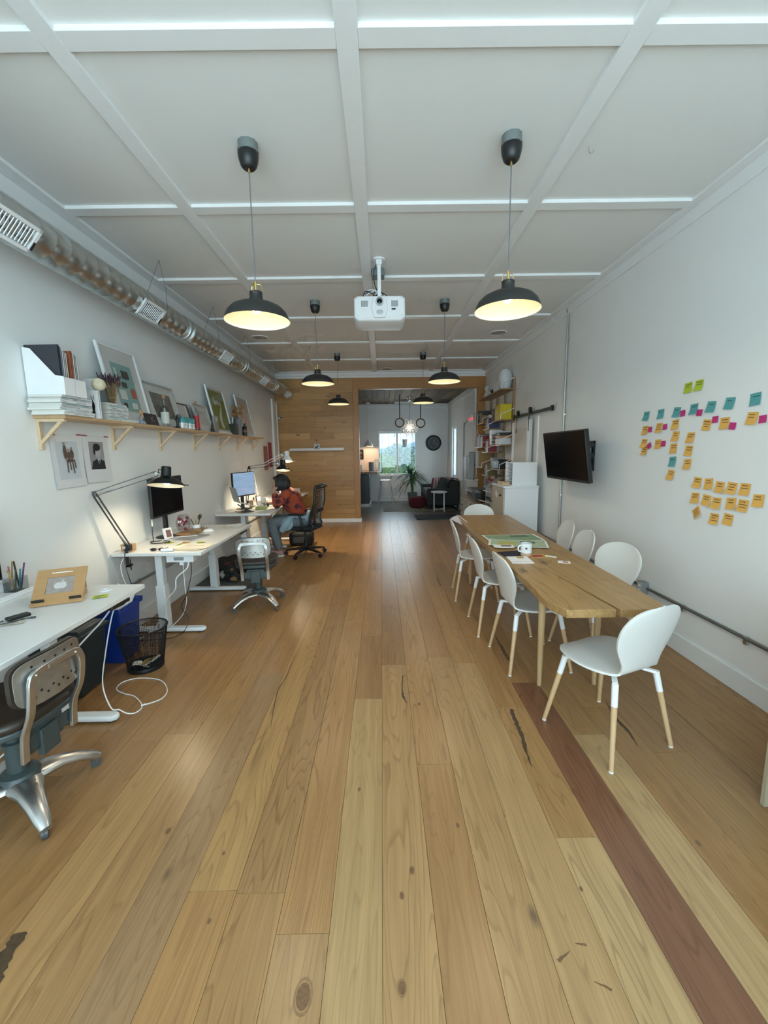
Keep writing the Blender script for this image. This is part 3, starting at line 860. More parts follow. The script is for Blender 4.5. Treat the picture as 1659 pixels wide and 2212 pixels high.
COVER = [pbr('magazine_%d' % i, c, 0.5, var=0.05, scale=40) for i, c in enumerate(((0.75, 0.76, 0.76), (0.68, 0.70, 0.71), (0.60, 0.66, 0.68), (0.72, 0.70, 0.66), (0.45, 0.58, 0.60)))]
PAGES = pbr('page_edges', (0.70, 0.67, 0.60), 0.8, var=0.15, scale=300)
def magazine(x, y, z, w, d, h, rz, label, group, i):
    t = thing('magazine', label, 'magazine', (x, y, z), rz, group)
    MB().b2((-w / 2, -d / 2, 0.0), (w / 2, d / 2, 0.0012)).b2((-w / 2, -d / 2, h - 0.0012), (w / 2, d / 2, h)).b2((w / 2 - 0.0012, -d / 2, 0.0), (w / 2, d / 2, h)).build('cover', COVER[i % len(COVER)], t)
    MB().b2((-w / 2 + 0.002, -d / 2 + 0.0015, 0.0012), (w / 2 - 0.0013, d / 2 - 0.0015, h - 0.0012)).build('pages', PAGES, t)
    rq = rnd(i)
    sp = MB()
    for k in range(4):
        a = -d / 2 + 0.01 + rq.random() * d * 0.7
        sp.b2((w / 2, a, h * 0.35), (w / 2 + 0.0004, a + 0.03 + 0.03 * rq.random(), h * 0.6))
    sp.build('spine_print', pbr('print_grey', (0.30, 0.30, 0.30), 0.7), t)
rm = rnd(21)
words = ['lowest', 'second lowest', 'third from the bottom', 'fourth from the bottom', 'fifth from the bottom', 'sixth from the bottom', 'seventh from the bottom', 'topmost']
z = ZS
for i in range(8):
    h_ = rm.uniform(0.013, 0.018)
    magazine(-2.16 + rm.uniform(-0.012, 0.012), 2.90 + rm.uniform(-0.012, 0.012), z, 0.215, 0.29, h_, rm.uniform(-0.03, 0.03), '%s white magazine in the wide stack at the near shelf end' % words[i], 'wide magazine stack', i)
    z += h_ + 0.0004
ZST = z
z = ZS
for i in range(8):
    h_ = rm.uniform(0.014, 0.019)
    magazine(-2.175 + rm.uniform(-0.008, 0.008), 3.385 + rm.uniform(-0.008, 0.008), z, 0.19, 0.24, h_, rm.uniform(-0.03, 0.03), '%s magazine in the stack under the lavender' % words[i], 'magazine stack under the lavender', i + 3)
    z += h_ + 0.0004
ZST2 = z

def magfile(y, label):
    t = thing('magazine_file', label, 'magazine file', (-2.28, y, ZST), 0, 'white magazine files')
    sidep = [(0.0, 0.0), (0.245, 0.0), (0.245, 0.115), (0.19, 0.125), (0.05, 0.29), (0.0, 0.30)]
    for yy in (0.0, 0.092):
        MB().prism(sidep, 0, 0.003, M_of((0, yy + 0.003, 0), (PI / 2, 0, 0))).build('side', WHITE, t)
    MB().b2((0, 0.003, 0), (0.245, 0.092, 0.003)).b2((0, 0.003, 0.003), (0.003, 0.092, 0.295)).b2((0.242, 0.003, 0.003), (0.245, 0.092, 0.112)).build('tray', WHITE, t)
    return t
magfile(2.775, 'near white magazine file on top of the wide magazine stack')
magfile(2.878, 'further white magazine file beside the near one on the stack')
def upright(name, label, cat, c, d, mat, group=None, pages=True, extra=None):
    """a book or card standing upright: cover plus page block; c is the base centre"""
    t = thing(name, label, cat, c, 0, group)
    w, th, h = d
    if pages:
        MB().b2((-w / 2, -th / 2, 0), (w / 2, -th / 2 + 0.0015, h)).b2((-w / 2, th / 2 - 0.0015, 0), (w / 2, th / 2, h)).b2((w / 2 - 0.0015, -th / 2, 0), (w / 2, th / 2, h)).build('cover', mat, t)
        MB().b2((-w / 2 + 0.002, -th / 2 + 0.0015, 0.002), (w / 2 - 0.0015, th / 2 - 0.0015, h - 0.003)).build('pages', PAGES, t)
    else:
        MB().b2((-w / 2, -th / 2, 0), (w / 2, th / 2, h)).build('panel', mat, t, bevel=0.001)
    return t
bk_cols = [((0.03, 0.03, 0.04), 0.012, 0.32, 'black tall book'), ((0.20, 0.27, 0.40), 0.010, 0.31, 'blue photo magazine'), ((0.72, 0.72, 0.72), 0.012, 0.29, 'white thin book'), ((0.66, 0.64, 0.58), 0.010, 0.285, 'cream booklet'), ((0.70, 0.71, 0.72), 0.011, 0.28, 'pale grey booklet')]
y = 2.783
for i, (c, th, h_, lb) in enumerate(bk_cols):
    t = upright('book', '%s standing in the near white magazine file' % lb, 'book', (-2.165, y + th / 2, ZST + 0.004), (0.215, th, h_ * 0.97), pbr('bookfile_%d' % i, c, 0.5), 'books in the near magazine file')
    if i == 1:
        pass
    y += th + 0.004
y = 2.888
for i, (c, th, h_, lb) in enumerate([((0.35, 0.10, 0.05), 0.014, 0.31, 'rust red book'), ((0.73, 0.72, 0.70), 0.013, 0.30, 'off-white book'), ((0.62, 0.55, 0.50), 0.008, 0.29, 'beige booklet'), ((0.74, 0.74, 0.75), 0.012, 0.285, 'bright white book')]):
    upright('book', '%s standing in the further white magazine file' % lb, 'book', (-2.165, y + th / 2, ZST + 0.004), (0.215, th, h_ * 0.95), pbr('bookfile2_%d' % i, c, 0.5), 'books in the further magazine file')
    y += th + 0.004
# photo on the cover that faces the camera
# two white books by the stack, one with a black figure on its cover
t = upright('book', 'white book with a black figure on its cover between the two stacks', 'book', (-2.13, 3.125, ZS), (0.16, 0.018, 0.20), pbr('white_cover', (0.76, 0.76, 0.76), 0.45))
fg = MB()
fg.ell((0.03, -0.0095, 0.125), (0.007, 0.0006, 0.009), n=10).ell((0.036, -0.0095, 0.085), (0.012, 0.0006, 0.034), n=10).ell((0.036, -0.0095, 0.04), (0.010, 0.0006, 0.035), n=10).box((0.026, -0.0096, 0.15), (0.004, 0.0006, 0.03)).box((0.042, -0.0096, 0.15), (0.004, 0.0006, 0.03), (0, 0.2, 0))
fg.build('cover_figure', BLACK, t)
upright('book', 'plain white taller book behind the one with the black figure', 'book', (-2.17, 3.17, ZS), (0.17, 0.03, 0.29), pbr('white_cover', (0.76, 0.76, 0.76), 0.45))
upright('book', 'grey spined book leaning beside the plain white taller book', 'book', (-2.18, 3.205, ZS), (0.15, 0.02, 0.275), pbr('grey_cover', (0.45, 0.45, 0.42), 0.5))
ht = MB()
ht.lathe([(0.0, 0.030), (0.028, 0.026), (0.040, 0.014), (0.044, 0.004), (0.044, 0.0)], n=20, M=M_of((0, 0, 0), (PI / 2 - 0.3, 0, 0.5)))
ht.ell((0.0, 0.0, 0.0), (0.046, 0.016, 0.046), (0.2, 0, 0.5), 14)
tag(ht.build('woven_ornament', pbr('raffia', (0.62, 0.54, 0.38), 0.8, var=0.2, scale=120, bump=0.5), loc=(-2.06, 3.145, ZS + 0.245)), 'small round cream woven ornament resting on top of the white books', 'ornament')

# dried lavender in a bunch
lv = thing('lavender_bunch', 'bunch of dried purple lavender standing on the second magazine stack', 'dried flowers', (-2.14, 3.42, ZST2))
rl = rnd(8)
st = MB(); hd = MB()
for i in range(70):
    a = rl.uniform(0, 2 * PI); s_ = rl.uniform(0, 1)
    b = Vector((0.018 * s_ * math.cos(a), 0.018 * s_ * math.sin(a), 0))
    e = Vector((0.085 * s_ * math.cos(a), 0.085 * s_ * math.sin(a), rl.uniform(0.15, 0.21)))
    st.tube([b, (b + e) / 2 * 0.9 + Vector((0, 0, 0.01)), e], 0.0012, 3)
    d = (e - b).normalized()
    for k in range(4):
        hd.ell(e + d * (0.009 * k), (0.0045, 0.0045, 0.006), (rl.random(), rl.random(), 0), 5)
st.build('stems', pbr('dry_stem', (0.30, 0.20, 0.10), 0.8), lv)
tag(hd.build('flower_heads', pbr('dry_lavender', (0.075, 0.045, 0.065), 0.9, var=0.3), lv), kind='stuff')
MB().tube([(0.026 * math.cos(a), 0.026 * math.sin(a), 0.05) for a in [2 * PI * j / 16 for j in range(16)]], 0.004, 6, closed=True).build('tie', pbr('twine', (0.4, 0.3, 0.18), 0.9), lv)

# leaning picture frames
def frame(y0, y1, h, fw, mat, label, lean=0.14, mat_w=0.07, base_x=-2.13, art=None, group='framed prints leaning on the shelf', paper=None):
    """frame standing on the shelf, leaning on the left wall; local x along the wall (+y world), local z up"""
    t = thing('framed_print', label, 'framed print', (base_x, (y0 + y1) / 2, ZS), 0, group)
    w = y1 - y0
    th = math.asin(min(0.5, lean / h))
    Mx = Matrix.Rotation(-th, 4, 'Y') @ Matrix(((0, 0, 1, 0), (1, 0, 0, 0), (0, 1, 0, 0), (0, 0, 0, 1)))   # local (u along wall, v up, n outward)
    f = MB()
    f.b2((-w / 2, 0, 0), (-w / 2 + fw, h, 0.022), Mx).b2((w / 2 - fw, 0, 0), (w / 2, h, 0.022), Mx).b2((-w / 2 + fw, 0, 0), (w / 2 - fw, fw, 0.022), Mx).b2((-w / 2 + fw, h - fw, 0), (w / 2 - fw, h, 0.022), Mx)
    f.build('frame', mat, t, bevel=0.0015)
    MB().b2((-w / 2 + fw * 0.8, fw * 0.8, 0.004), (w / 2 - fw * 0.8, h - fw * 0.8, 0.010), Mx).build('mount_board', paper or pbr('mount_board', (0.62, 0.62, 0.60), 0.7), t)
    if art: art(t, Mx, w, h)
    MB().b2((-w / 2 + fw * 0.9, fw * 0.9, 0.0155), (w / 2 - fw * 0.9, h - fw * 0.9, 0.017), Mx).build('glass', glass('picture_glass', refl=0.6), t)
    return t
def flat(t, Mx, x0, y0, x1, y1, mat, z=0.0105, name='print_field'):
    return MB().b2((x0, y0, z), (x1, y1, z + 0.0006), Mx).build(name, mat, t)
TEAL = pbr('print_teal', (0.22, 0.38, 0.37), 0.7)
DK = pbr('print_dark', (0.05, 0.05, 0.045), 0.7)
RED = pbr('print_red', (0.45, 0.10, 0.07), 0.7)
LT = pbr('print_light', (0.62, 0.62, 0.58), 0.7)
def art1(t, Mx, w, h):
    flat(t, Mx, -0.14, 0.10, 0.14, 0.50, TEAL)
    for a in ((-0.02, 0.38, 0.08, 0.45, DK), (-0.11, 0.36, -0.08, 0.46, LT), (-0.05, 0.30, 0.02, 0.35, DK), (0.05, 0.22, 0.12, 0.30, RED), (-0.11, 0.20, -0.02, 0.28, LT), (-0.10, 0.13, -0.05, 0.17, DK), (0.02, 0.13, 0.10, 0.18, LT), (-0.12, 0.31, -0.07, 0.34, RED)):
        flat(t, Mx, *a[:4], a[4], 0.0112, 'print_block')
frame(3.42, 3.94, 0.64, 0.022, WHITE, 'tallest white framed teal print at the near shelf end', 0.12, art=art1)
GREYART = pbr('print_grey_photo', (0.16, 0.155, 0.14), 0.7, var=0.6, scale=14)
def art2(t, Mx, w, h):
    flat(t, Mx, -w / 2 + 0.10, 0.09, w / 2 - 0.10, h - 0.09, GREYART)
frame(3.98, 4.56, 0.43, 0.02, pbr('silver_frame', (0.52, 0.53, 0.53), 0.35, metal=0.5), 'silver framed grey photograph behind the clear bottle', 0.11, art=art2)
def art3(t, Mx, w, h):
    flat(t, Mx, -w / 2 + 0.05, h * 0.45, w / 2 - 0.05, h * 0.47, LGREY); flat(t, Mx, -0.05, h * 0.55, 0.05, h * 0.57, LGREY)
frame(4.62, 4.93, 0.30, 0.012, pbr('brown_frame', (0.10, 0.05, 0.035), 0.4), 'brown framed certificate behind the teal cans', 0.07, base_x=-2.19, art=art3)
def art4(t, Mx, w, h):
    flat(t, Mx, -w / 2 + 0.09, 0.08, w / 2 - 0.09, h - 0.08, pbr('print_pale', (0.50, 0.50, 0.48), 0.7, var=0.1))
frame(4.97, 5.38, 0.33, 0.022, pbr('silver_frame', (0.52, 0.53, 0.53), 0.35, metal=0.5), 'low pale framed print behind the red labelled bottle', 0.09, art=art4)
OLIVE = pbr('print_olive', (0.20, 0.24, 0.055), 0.7, var=0.04)
def art5(t, Mx, w, h):
    flat(t, Mx, -w / 2 + 0.045, 0.05, w / 2 - 0.045, h - 0.05, OLIVE)
    # the flowing numeral 7
    d = MB()
    top = smooth_path([(-0.10, 0.50, 0), (-0.115, 0.43, 0), (-0.075, 0.40, 0), (-0.02, 0.425, 0), (0.045, 0.40, 0), (0.10, 0.44, 0)], 6)
    wd = [0.03 + 0.012 * math.sin(i / len(top) * PI) for i in range(len(top))]
    def ribbon(path, ws):
        vs = []; fs = []
        for i, p in enumerate(path):
            a = path[max(0, i - 1)]; b = path[min(len(path) - 1, i + 1)]
            tn = (b - a).normalized(); nn = Vector((-tn.y, tn.x, 0)) * ws[i]
            vs += [p + nn + Vector((0, 0, 0.0112)), p - nn + Vector((0, 0, 0.0112))]
            if i: fs.append((2 * i - 2, 2 * i - 1, 2 * i + 1, 2 * i))
        d.add(vs, fs, Mx)
    ribbon(top, [0.022 * math.sin(PI * min(1, (i + 1) / len(top))) + 0.004 for i in range(len(top))])
    st_ = smooth_path([(0.10, 0.45, 0), (0.085, 0.36, 0), (0.03, 0.28, 0), (-0.01, 0.20, 0), (-0.01, 0.13, 0), (0.03, 0.10, 0), (0.055, 0.12, 0)], 6)
    ribbon(st_, [0.008 + 0.034 * math.sin(PI * (i / (len(st_) - 1)) ** 1.4) for i in range(len(st_))])
    d.build('numeral', pbr('print_numeral', (0.60, 0.62, 0.55), 0.7), t)
frame(5.46, 6.04, 0.62, 0.02, WHITE, 'white framed olive green poster with a flowing numeral seven', 0.12, art=art5)
ORP = pbr('print_peach', (0.66, 0.36, 0.27), 0.7)
def art6(t, Mx, w, h):
    for i in range(5):
        zz = h - 0.12 - i * 0.095
        for k in range(3):
            cx = -0.10 + 0.10 * k + (0.02 if i % 2 else 0)
            g = MB()
            if (i + k) % 3 == 0:
                g.tube([(cx + 0.032 * math.cos(a), zz + 0.032 * math.sin(a), 0.0112) for a in [2 * PI * j / 14 for j in range(14)]], 0.007, 4, closed=True, M=Mx)
            elif (i + k) % 3 == 1:
                g.b2((cx - 0.03, zz - 0.035, 0.0108), (cx - 0.012, zz + 0.035, 0.0116), Mx).b2((cx - 0.03, zz - 0.035, 0.0108), (cx + 0.03, zz - 0.018, 0.0116), Mx)
            else:
                g.b2((cx - 0.03, zz + 0.015, 0.0108), (cx + 0.03, zz + 0.033, 0.0116), Mx).b2((cx - 0.009, zz - 0.035, 0.0108), (cx + 0.009, zz + 0.02, 0.0116), Mx)
            g.build('printed_letter', ORP, t)
frame(6.52, 7.10, 0.63, 0.02, WHITE, 'white framed poster with peach coloured letters at the far shelf end', 0.12, art=art6)

# small things on the shelf
def lathe_thing(name, label, cat, loc, parts, group=None, n=20):
    t = thing(name, label, cat, loc, 0, group)
    for nm, prof, mat in parts: MB().lathe(prof, n=n).build(nm, mat, t)
    return t
fgm = thing('figurine', 'little standing figurine in orange and blue beside the dark card', 'figurine', (-2.085, 3.70, ZS))
MB().ell((0, 0, 0.045), (0.014, 0.014, 0.035), n=12).lathe([(0.0, 0.0), (0.018, 0.0), (0.016, 0.012), (0.010, 0.03)], n=12).build('body', pbr('figurine_blue', (0.20, 0.24, 0.32), 0.5, var=0.4, scale=60), fgm)
MB().ell((0, 0, 0.10), (0.013, 0.014, 0.018), n=12).bar((0.012, -0.006, 0.09), (0.024, -0.014, 0.045), 0.009, 0.009).build('head_and_arm', pbr('figurine_orange', (0.55, 0.26, 0.09), 0.5, var=0.2), fgm)
kc = thing('dark_card', 'small black card with a thin white letter K leaning on the frame', 'card', (-2.095, 3.90, ZS))
Mk = M_of((0, 0, 0), (0, -0.25, 0)) @ Matrix(((0, 0, 1, 0), (1, 0, 0, 0), (0, 1, 0, 0), (0, 0, 0, 1)))
MB().b2((-0.10, 0, 0), (0.10, 0.105, 0.008), Mk).build('card', pbr('card_plum', (0.018, 0.013, 0.02), 0.5), kc, bevel=0.001)
kg = MB()
for a, b in (((-0.01, 0.03), (-0.01, 0.08)), ((-0.01, 0.052), (0.03, 0.082)), ((-0.002, 0.057), (0.03, 0.03))):
    kg.bar((a[0], a[1], 0.0085), (b[0], b[1], 0.0085), 0.0016, 0.0008, Mk)
kg.build('letter', LGREY, kc)
BG = glass('bottle_glass', (0.86, 0.90, 0.90), refl=1.3)
lathe_thing('clear_bottle', 'tall clear glass spirit bottle with cork in front of the silver frame', 'bottle', (-2.105, 4.15, ZS),
            [('glass', [(0.0, 0.0), (0.036, 0.0), (0.038, 0.01), (0.038, 0.17), (0.034, 0.19), (0.014, 0.205), (0.013, 0.27), (0.0, 0.272)], BG), ('stopper', [(0.0, 0.265), (0.014, 0.268), (0.016, 0.285), (0.016, 0.305), (0.0, 0.308)], pbr('cork', (0.32, 0.18, 0.10), 0.8)), ('label', [(0.0386, 0.03), (0.0386, 0.14)], pbr('bottle_label', (0.55, 0.56, 0.52), 0.6))])
bf = thing('black_sculpture', 'slim black abstract figure sculpture beside the cans', 'sculpture', (-2.09, 4.36, ZS))
MB().lathe([(0.0, 0), (0.026, 0), (0.024, 0.012), (0.013, 0.02), (0.011, 0.05), (0.017, 0.075), (0.012, 0.10), (0.006, 0.112), (0.0, 0.115)], n=16).ell((0.003, 0, 0.122), (0.011, 0.011, 0.014), n=12).tube(smooth_path([(0.012, 0.004, 0.095), (0.03, 0.01, 0.11), (0.02, 0.012, 0.135), (0.004, 0.01, 0.135)], 5), 0.004, 6).build('figure', BLACK, bf)
CANT = pbr('can_teal', (0.07, 0.30, 0.32), 0.3, metal=0.3); CANW = pbr('can_white', (0.66, 0.68, 0.68), 0.3, metal=0.2)
for i, (x, y) in enumerate(((-2.10, 4.475), (-2.105, 4.555), (-2.10, 4.64), (-2.105, 4.72))):
    t = lathe_thing('drink_can', ('nearest', 'second', 'third', 'furthest')[i] + ' teal and white drinks can in the shelf row', 'can', (x, y, ZS),
                [('lower_body', [(0.0, 0.0), (0.026, 0.0), (0.033, 0.008), (0.033, 0.062)], CANW), ('upper_body', [(0.033, 0.062), (0.033, 0.108), (0.028, 0.118), (0.027, 0.122), (0.025, 0.119), (0.0, 0.118)], CANT)], 'teal and white cans on the shelf')
    MB().ell((0.0315, 0.0, 0.038), (0.002, 0.009, 0.012), n=10).build('can_emblem', CANT, t)
lathe_thing('red_label_bottle', 'slim tall bottle with a bright red label and cork', 'bottle', (-2.105, 4.85, ZS),
            [('glass', [(0.0, 0.0), (0.030, 0.0), (0.031, 0.01), (0.031, 0.18), (0.026, 0.205), (0.012, 0.235), (0.011, 0.29), (0.0, 0.292)], BG), ('label', [(0.0316, 0.02), (0.0316, 0.165)], pbr('label_red', (0.42, 0.03, 0.035), 0.5)), ('stopper', [(0.0, 0.285), (0.013, 0.288), (0.013, 0.325), (0.0, 0.327)], pbr('cork', (0.32, 0.18, 0.10), 0.8))])
lathe_thing('small_black_bottle', 'small black cone-shaped bottle in front of the olive poster', 'bottle', (-2.10, 5.27, ZS), [('body', [(0.0, 0.0), (0.032, 0.0), (0.032, 0.006), (0.018, 0.04), (0.013, 0.075), (0.008, 0.10), (0.008, 0.13), (0.0, 0.132)], BLACK)])
pl = thing('grey_plaque', 'small grey boxed plaque leaning on the olive poster', 'plaque', (-2.115, 5.42, ZS))
MB().box((0, 0, 0.105), (0.03, 0.13, 0.21)).build('box', pbr('plaque_grey', (0.26, 0.26, 0.24), 0.6), pl, bevel=0.003)
MB().box((0.0155, 0.0, 0.165), (0.002, 0.05, 0.05)).build('badge', LGREY, pl)
bb = thing('black_cube_vase', 'square black box with a small glass cup on top', 'box', (-2.115, 6.05, ZS))
MB().box((0, 0, 0.075), (0.10, 0.13, 0.15)).build('box', BLACK, bb, bevel=0.003)
lathe_thing('glass_cup', 'small clear glass cup standing on the black box', 'glass', (-2.115, 6.05, ZS + 0.15), [('glass', [(0.0, 0.0), (0.032, 0.0), (0.038, 0.05), (0.042, 0.09), (0.039, 0.09), (0.035, 0.05), (0.028, 0.006), (0.0, 0.006)], BG)])
vs_ = thing('dried_flower_vase', 'grey vase holding dried orange and yellow flowers', 'vase', (-2.12, 6.30, ZS))
MB().lathe([(0.0, 0.0), (0.045, 0.0), (0.05, 0.08), (0.052, 0.2), (0.046, 0.24), (0.042, 0.24), (0.044, 0.2), (0.0, 0.19)], n=20).build('vase', pbr('vase_grey', (0.20, 0.21, 0.20), 0.6), vs_)
rf = rnd(12); stm = MB(); fl1 = MB()
for i in range(26):
    a = rf.uniform(0, 2 * PI); s_ = rf.uniform(0.2, 1)
    e = Vector((0.09 * s_ * math.cos(a), 0.17 * s_ * math.sin(a), 0.24 + rf.uniform(0.03, 0.17)))
    stm.tube([(0, 0, 0.2), e * 0.6 + Vector((0, 0, 0.08)), e], 0.0014, 3)
    for k in range(5):
        b = k * 1.2566
        fl1.ell(e + Vector((0.012 * math.cos(b), 0.014 * math.sin(b), 0.004 * (k % 2))), (0.012, 0.014, 0.007), (rf.random(), rf.random(), b), 6)
for i in range(4):
    e = Vector((rf.uniform(-0.03, 0.05), rf.uniform(-0.02, 0.12), 0.62 - 0.05 * i))
    stm.tube([(0, 0, 0.2), (0.0, 0.02, 0.4), e], 0.0016, 3)
stm.build('stems', pbr('dry_stem', (0.30, 0.20, 0.10), 0.8), vs_)
tag(fl1.build('blossoms', pbr('dry_orange', (0.42, 0.20, 0.06), 0.8, var=0.45, scale=30), vs_), kind='stuff')
lathe_thing('black_jar', 'small black bottle with a red dot label next to the dried flowers', 'bottle', (-2.095, 6.50, ZS), [('body', [(0.0, 0.0), (0.032, 0.0), (0.033, 0.006), (0.033, 0.13), (0.025, 0.145), (0.015, 0.15), (0.015, 0.185), (0.0, 0.186)], BLACK), ('label', [(0.0335, 0.05), (0.0335, 0.09)], pbr('label_dusk', (0.25, 0.12, 0.10), 0.6))])

# prints clipped to the wall below the shelf
def wallprint(y0, y1, z0, z1, tilt, label, painter):
    t = thing('wall_print', label, 'print', (XL + 0.004, (y0 + y1) / 2, z1), 0, 'prints hanging under the shelf')
    Mx = Matrix(((0, 0, 1, 0), (1, 0, 0, 0), (0, 1, 0, 0), (0, 0, 0, 1))) @ Matrix.Rotation(tilt, 4, 'Z')
    w, h = y1 - y0, z1 - z0
    MB().sheet(lambda u, v: (-w / 2 + w * u, -h + h * v, 0.002 + 0.012 * (1 - v) ** 2), 6, 10, Mx).build('sheet', pbr('print_sheet', (0.70, 0.70, 0.71), 0.6), t)
    painter(t, Mx, w, h)
    for xx in (-w / 2 + 0.02, w / 2 - 0.02):
        MB().box((xx, 0.0, 0.006), (0.03, 0.008, 0.012), None, Mx).cyl((xx + 0.012, 0.0, 0.008), (xx + 0.026, -0.002, 0.010), 0.004, n=8, M=Mx).build('clip', pbr('clip_red', (0.35, 0.03, 0.03), 0.4), t)
def lift(y_, h): return 0.0035 + 0.012 * (-y_ / h) ** 2
def paintA(t, Mx, w, h):
    MB().sheet(lambda u, v: (-0.105 + 0.21 * u, -h + 0.06 + (h - 0.11) * v, lift(-h + 0.06 + (h - 0.11) * v, h)), 4, 8, Mx).build('photo_ground', pbr('photo_pale_blue', (0.55, 0.59, 0.63), 0.6), t)
    g = MB(); z_ = 0.009
    BR = pbr('photo_brown', (0.12, 0.075, 0.055), 0.6, var=0.3)
    for c, r_ in (((-0.030, -0.125), (0.017, 0.055)), ((0.002, -0.152), (0.018, 0.030)), ((0.034, -0.142), (0.019, 0.034)), ((0.012, -0.186), (0.042, 0.013))):
        g.ell((c[0], c[1] * 1.0, z_ + 0.004 * (-c[1])), (r_[0], r_[1], 0.0008), n=12, M=Mx)
    for a, b in (((-0.02, -0.185), (-0.024, -0.272)), ((0.004, -0.19), (0.006, -0.255)), ((0.030, -0.19), (0.036, -0.280)), ((0.050, -0.182), (0.056, -0.245))):
        g.bar((a[0], a[1], 0.0115), (b[0], b[1], 0.0135), 0.010, 0.001, Mx)
    g.build('photo_group', BR, t)
    hd3 = MB()
    for c in ((-0.032, -0.066), (0.004, -0.112), (0.034, -0.100)): hd3.ell((c[0], c[1], z_ + 0.004 * (-c[1]) + 0.001), (0.009, 0.012, 0.0008), n=12, M=Mx)
    hd3.build('photo_heads', pbr('photo_skin', (0.30, 0.19, 0.14), 0.6), t)
def paintB(t, Mx, w, h):
    z0_, z1_ = -h + 0.10, -0.045
    MB().sheet(lambda u, v: (-0.085 + 0.17 * u, z0_ + (z1_ - z0_) * v, lift(z0_ + (z1_ - z0_) * v, h)), 4, 8, Mx).build('photo_ground', pbr('photo_grey', (0.30, 0.29, 0.30), 0.6, var=0.2, scale=6), t)
    MB().ell((0.008, -0.125, 0.0075), (0.034, 0.046, 0.0008), n=14, M=Mx).build('photo_face', pbr('photo_face', (0.45, 0.44, 0.44), 0.6), t)
    g = MB().ell((0.0, -0.088, 0.0082), (0.042, 0.03, 0.0008), n=14, M=Mx).ell((-0.03, -0.115, 0.0083), (0.012, 0.035, 0.0008), n=12, M=Mx)
    g.add([(-0.083, -0.26, 0.0125), (0.083, -0.26, 0.0125), (0.075, -0.20, 0.0105), (0.03, -0.178, 0.0095), (0.012, -0.205, 0.0105), (-0.005, -0.178, 0.0095), (-0.06, -0.20, 0.0105)], [(0, 1, 2, 3, 4, 5, 6)], Mx)
    g.build('photo_suit', pbr('photo_black', (0.015, 0.015, 0.02), 0.6), t)
    MB().add([(-0.005, -0.178, 0.0100), (0.012, -0.245, 0.0130), (0.03, -0.178, 0.0100)], [(0, 1, 2)], Mx).build('photo_shirt', pbr('photo_white', (0.65, 0.65, 0.65), 0.6), t)
    MB().bar((0.012, -0.185, 0.0112), (0.013, -0.245, 0.0138), 0.010, 0.0006, Mx).build('photo_tie', pbr('photo_black', (0.015, 0.015, 0.02), 0.6), t)
wallprint(2.905, 3.205, 1.355, 1.735, 0.02, 'wall print of a seated group photographed on pale blue, under the shelf', paintA)
wallprint(3.225, 3.515, 1.372, 1.735, -0.01, 'wall print of a black and white portrait in suit and tie, under the shelf', paintB)
# two pink posters by the corner
for i, (y, z0, z1, c, lb) in enumerate(((8.28, 1.25, 1.72, (0.40, 0.16, 0.13), 'patterned salmon pink strip poster near the corner'), (8.62, 1.30, 1.80, (0.36, 0.06, 0.11), 'plain deep pink strip poster near the corner'))):
    t = thing('strip_poster', lb, 'poster', (XL + 0.003, y, z0), 0, 'pink strip posters')
    MB().sheet(lambda u, v: (0.001 + 0.006 * v * v, -0.14 + 0.28 * u, (z1 - z0) * (1 - v)), 3, 6).build('sheet', pbr('poster_pink_%d' % i, c, 0.6, var=0.3, scale=9), t)
    MB().box((0.002, 0, z1 - z0 + 0.004), (0.006, 0.29, 0.012)).build('hanger_bar', WHITE, t)
    if i == 0:
        for k in range(3): MB().bar((0.009, -0.12, 0.08 + 0.13 * k), (0.009, 0.12, 0.16 + 0.13 * k), 0.02, 0.001).build('stripe', pbr('poster_stripe', (0.52, 0.30, 0.24), 0.6), t)
# security camera
sc_ = thing('security_camera', 'tiny white security camera with dark lens on the door casing', 'camera', (XL + 0.036, 9.27, 2.33))
MB().cyl((0, 0, 0), (0.03, 0, 0.0), 0.018, n=14).cyl((0.025, 0, 0), (0.05, -0.02, 0.01), 0.008, n=10).build('bracket', WHITEM, sc_)
MB().cyl((0.05, 0.03, 0.015), (0.08, -0.06, 0.01), 0.028, n=18).build('housing', WHITEM, sc_)
MB().cyl((0.0802, -0.0605, 0.01), (0.0815, -0.0645, 0.0098), 0.022, n=18).build('lens', BLACKG, sc_)
# white picture ledge on the timber wall
lg = thing('picture_ledge', 'thin white picture ledge on the timber wall', 'shelf', (-1.43, YW, 1.62))
MB().b2((-0.60, -0.10, 0), (0.60, -0.004, 0.014)).build('base', WHITE, lg, bevel=0.002)
MB().b2((-0.60, -0.112, 0), (0.60, -0.10, 0.028)).build('front_lip', WHITE, lg, bevel=0.002)
MB().b2((-0.60, -0.018, 0.014), (0.60, -0.004, 0.055)).build('back_rail', WHITE, lg, bevel=0.002)
pc = thing('small_picture', 'small white picture card with a black dog shape on the ledge', 'picture', (-1.42, YW - 0.05, 1.634))
MB().box((0, 0, 0.065), (0.13, 0.014, 0.13), (-0.08, 0, 0)).build('card', pbr('card_white', (0.55, 0.55, 0.57), 0.6), pc)
MB().ell((-0.01, -0.011, 0.06), (0.03, 0.002, 0.02), n=10).ell((0.022, -0.014, 0.09), (0.016, 0.002, 0.016), n=10).box((-0.025, -0.009, 0.03), (0.01, 0.003, 0.04)).box((0.01, -0.009, 0.03), (0.01, 0.003, 0.04)).build('dog_print', BLACK, pc)

# horizontal conduit on the left wall
cd_ = thing('wall_conduit', 'thin grey metal conduit running low along the left wall', 'conduit', (XL, 0, 0.42))
MB().cyl((0.015, 1.2, 0), (0.015, 8.6, 0), 0.011, n=10).build('pipe', STEEL, cd_)
for yy in (2.9, 3.75, 4.6, 5.6):
    MB().box((0.008, yy, 0), (0.014, 0.03, 0.045)).build('strap', STEEL, cd_)
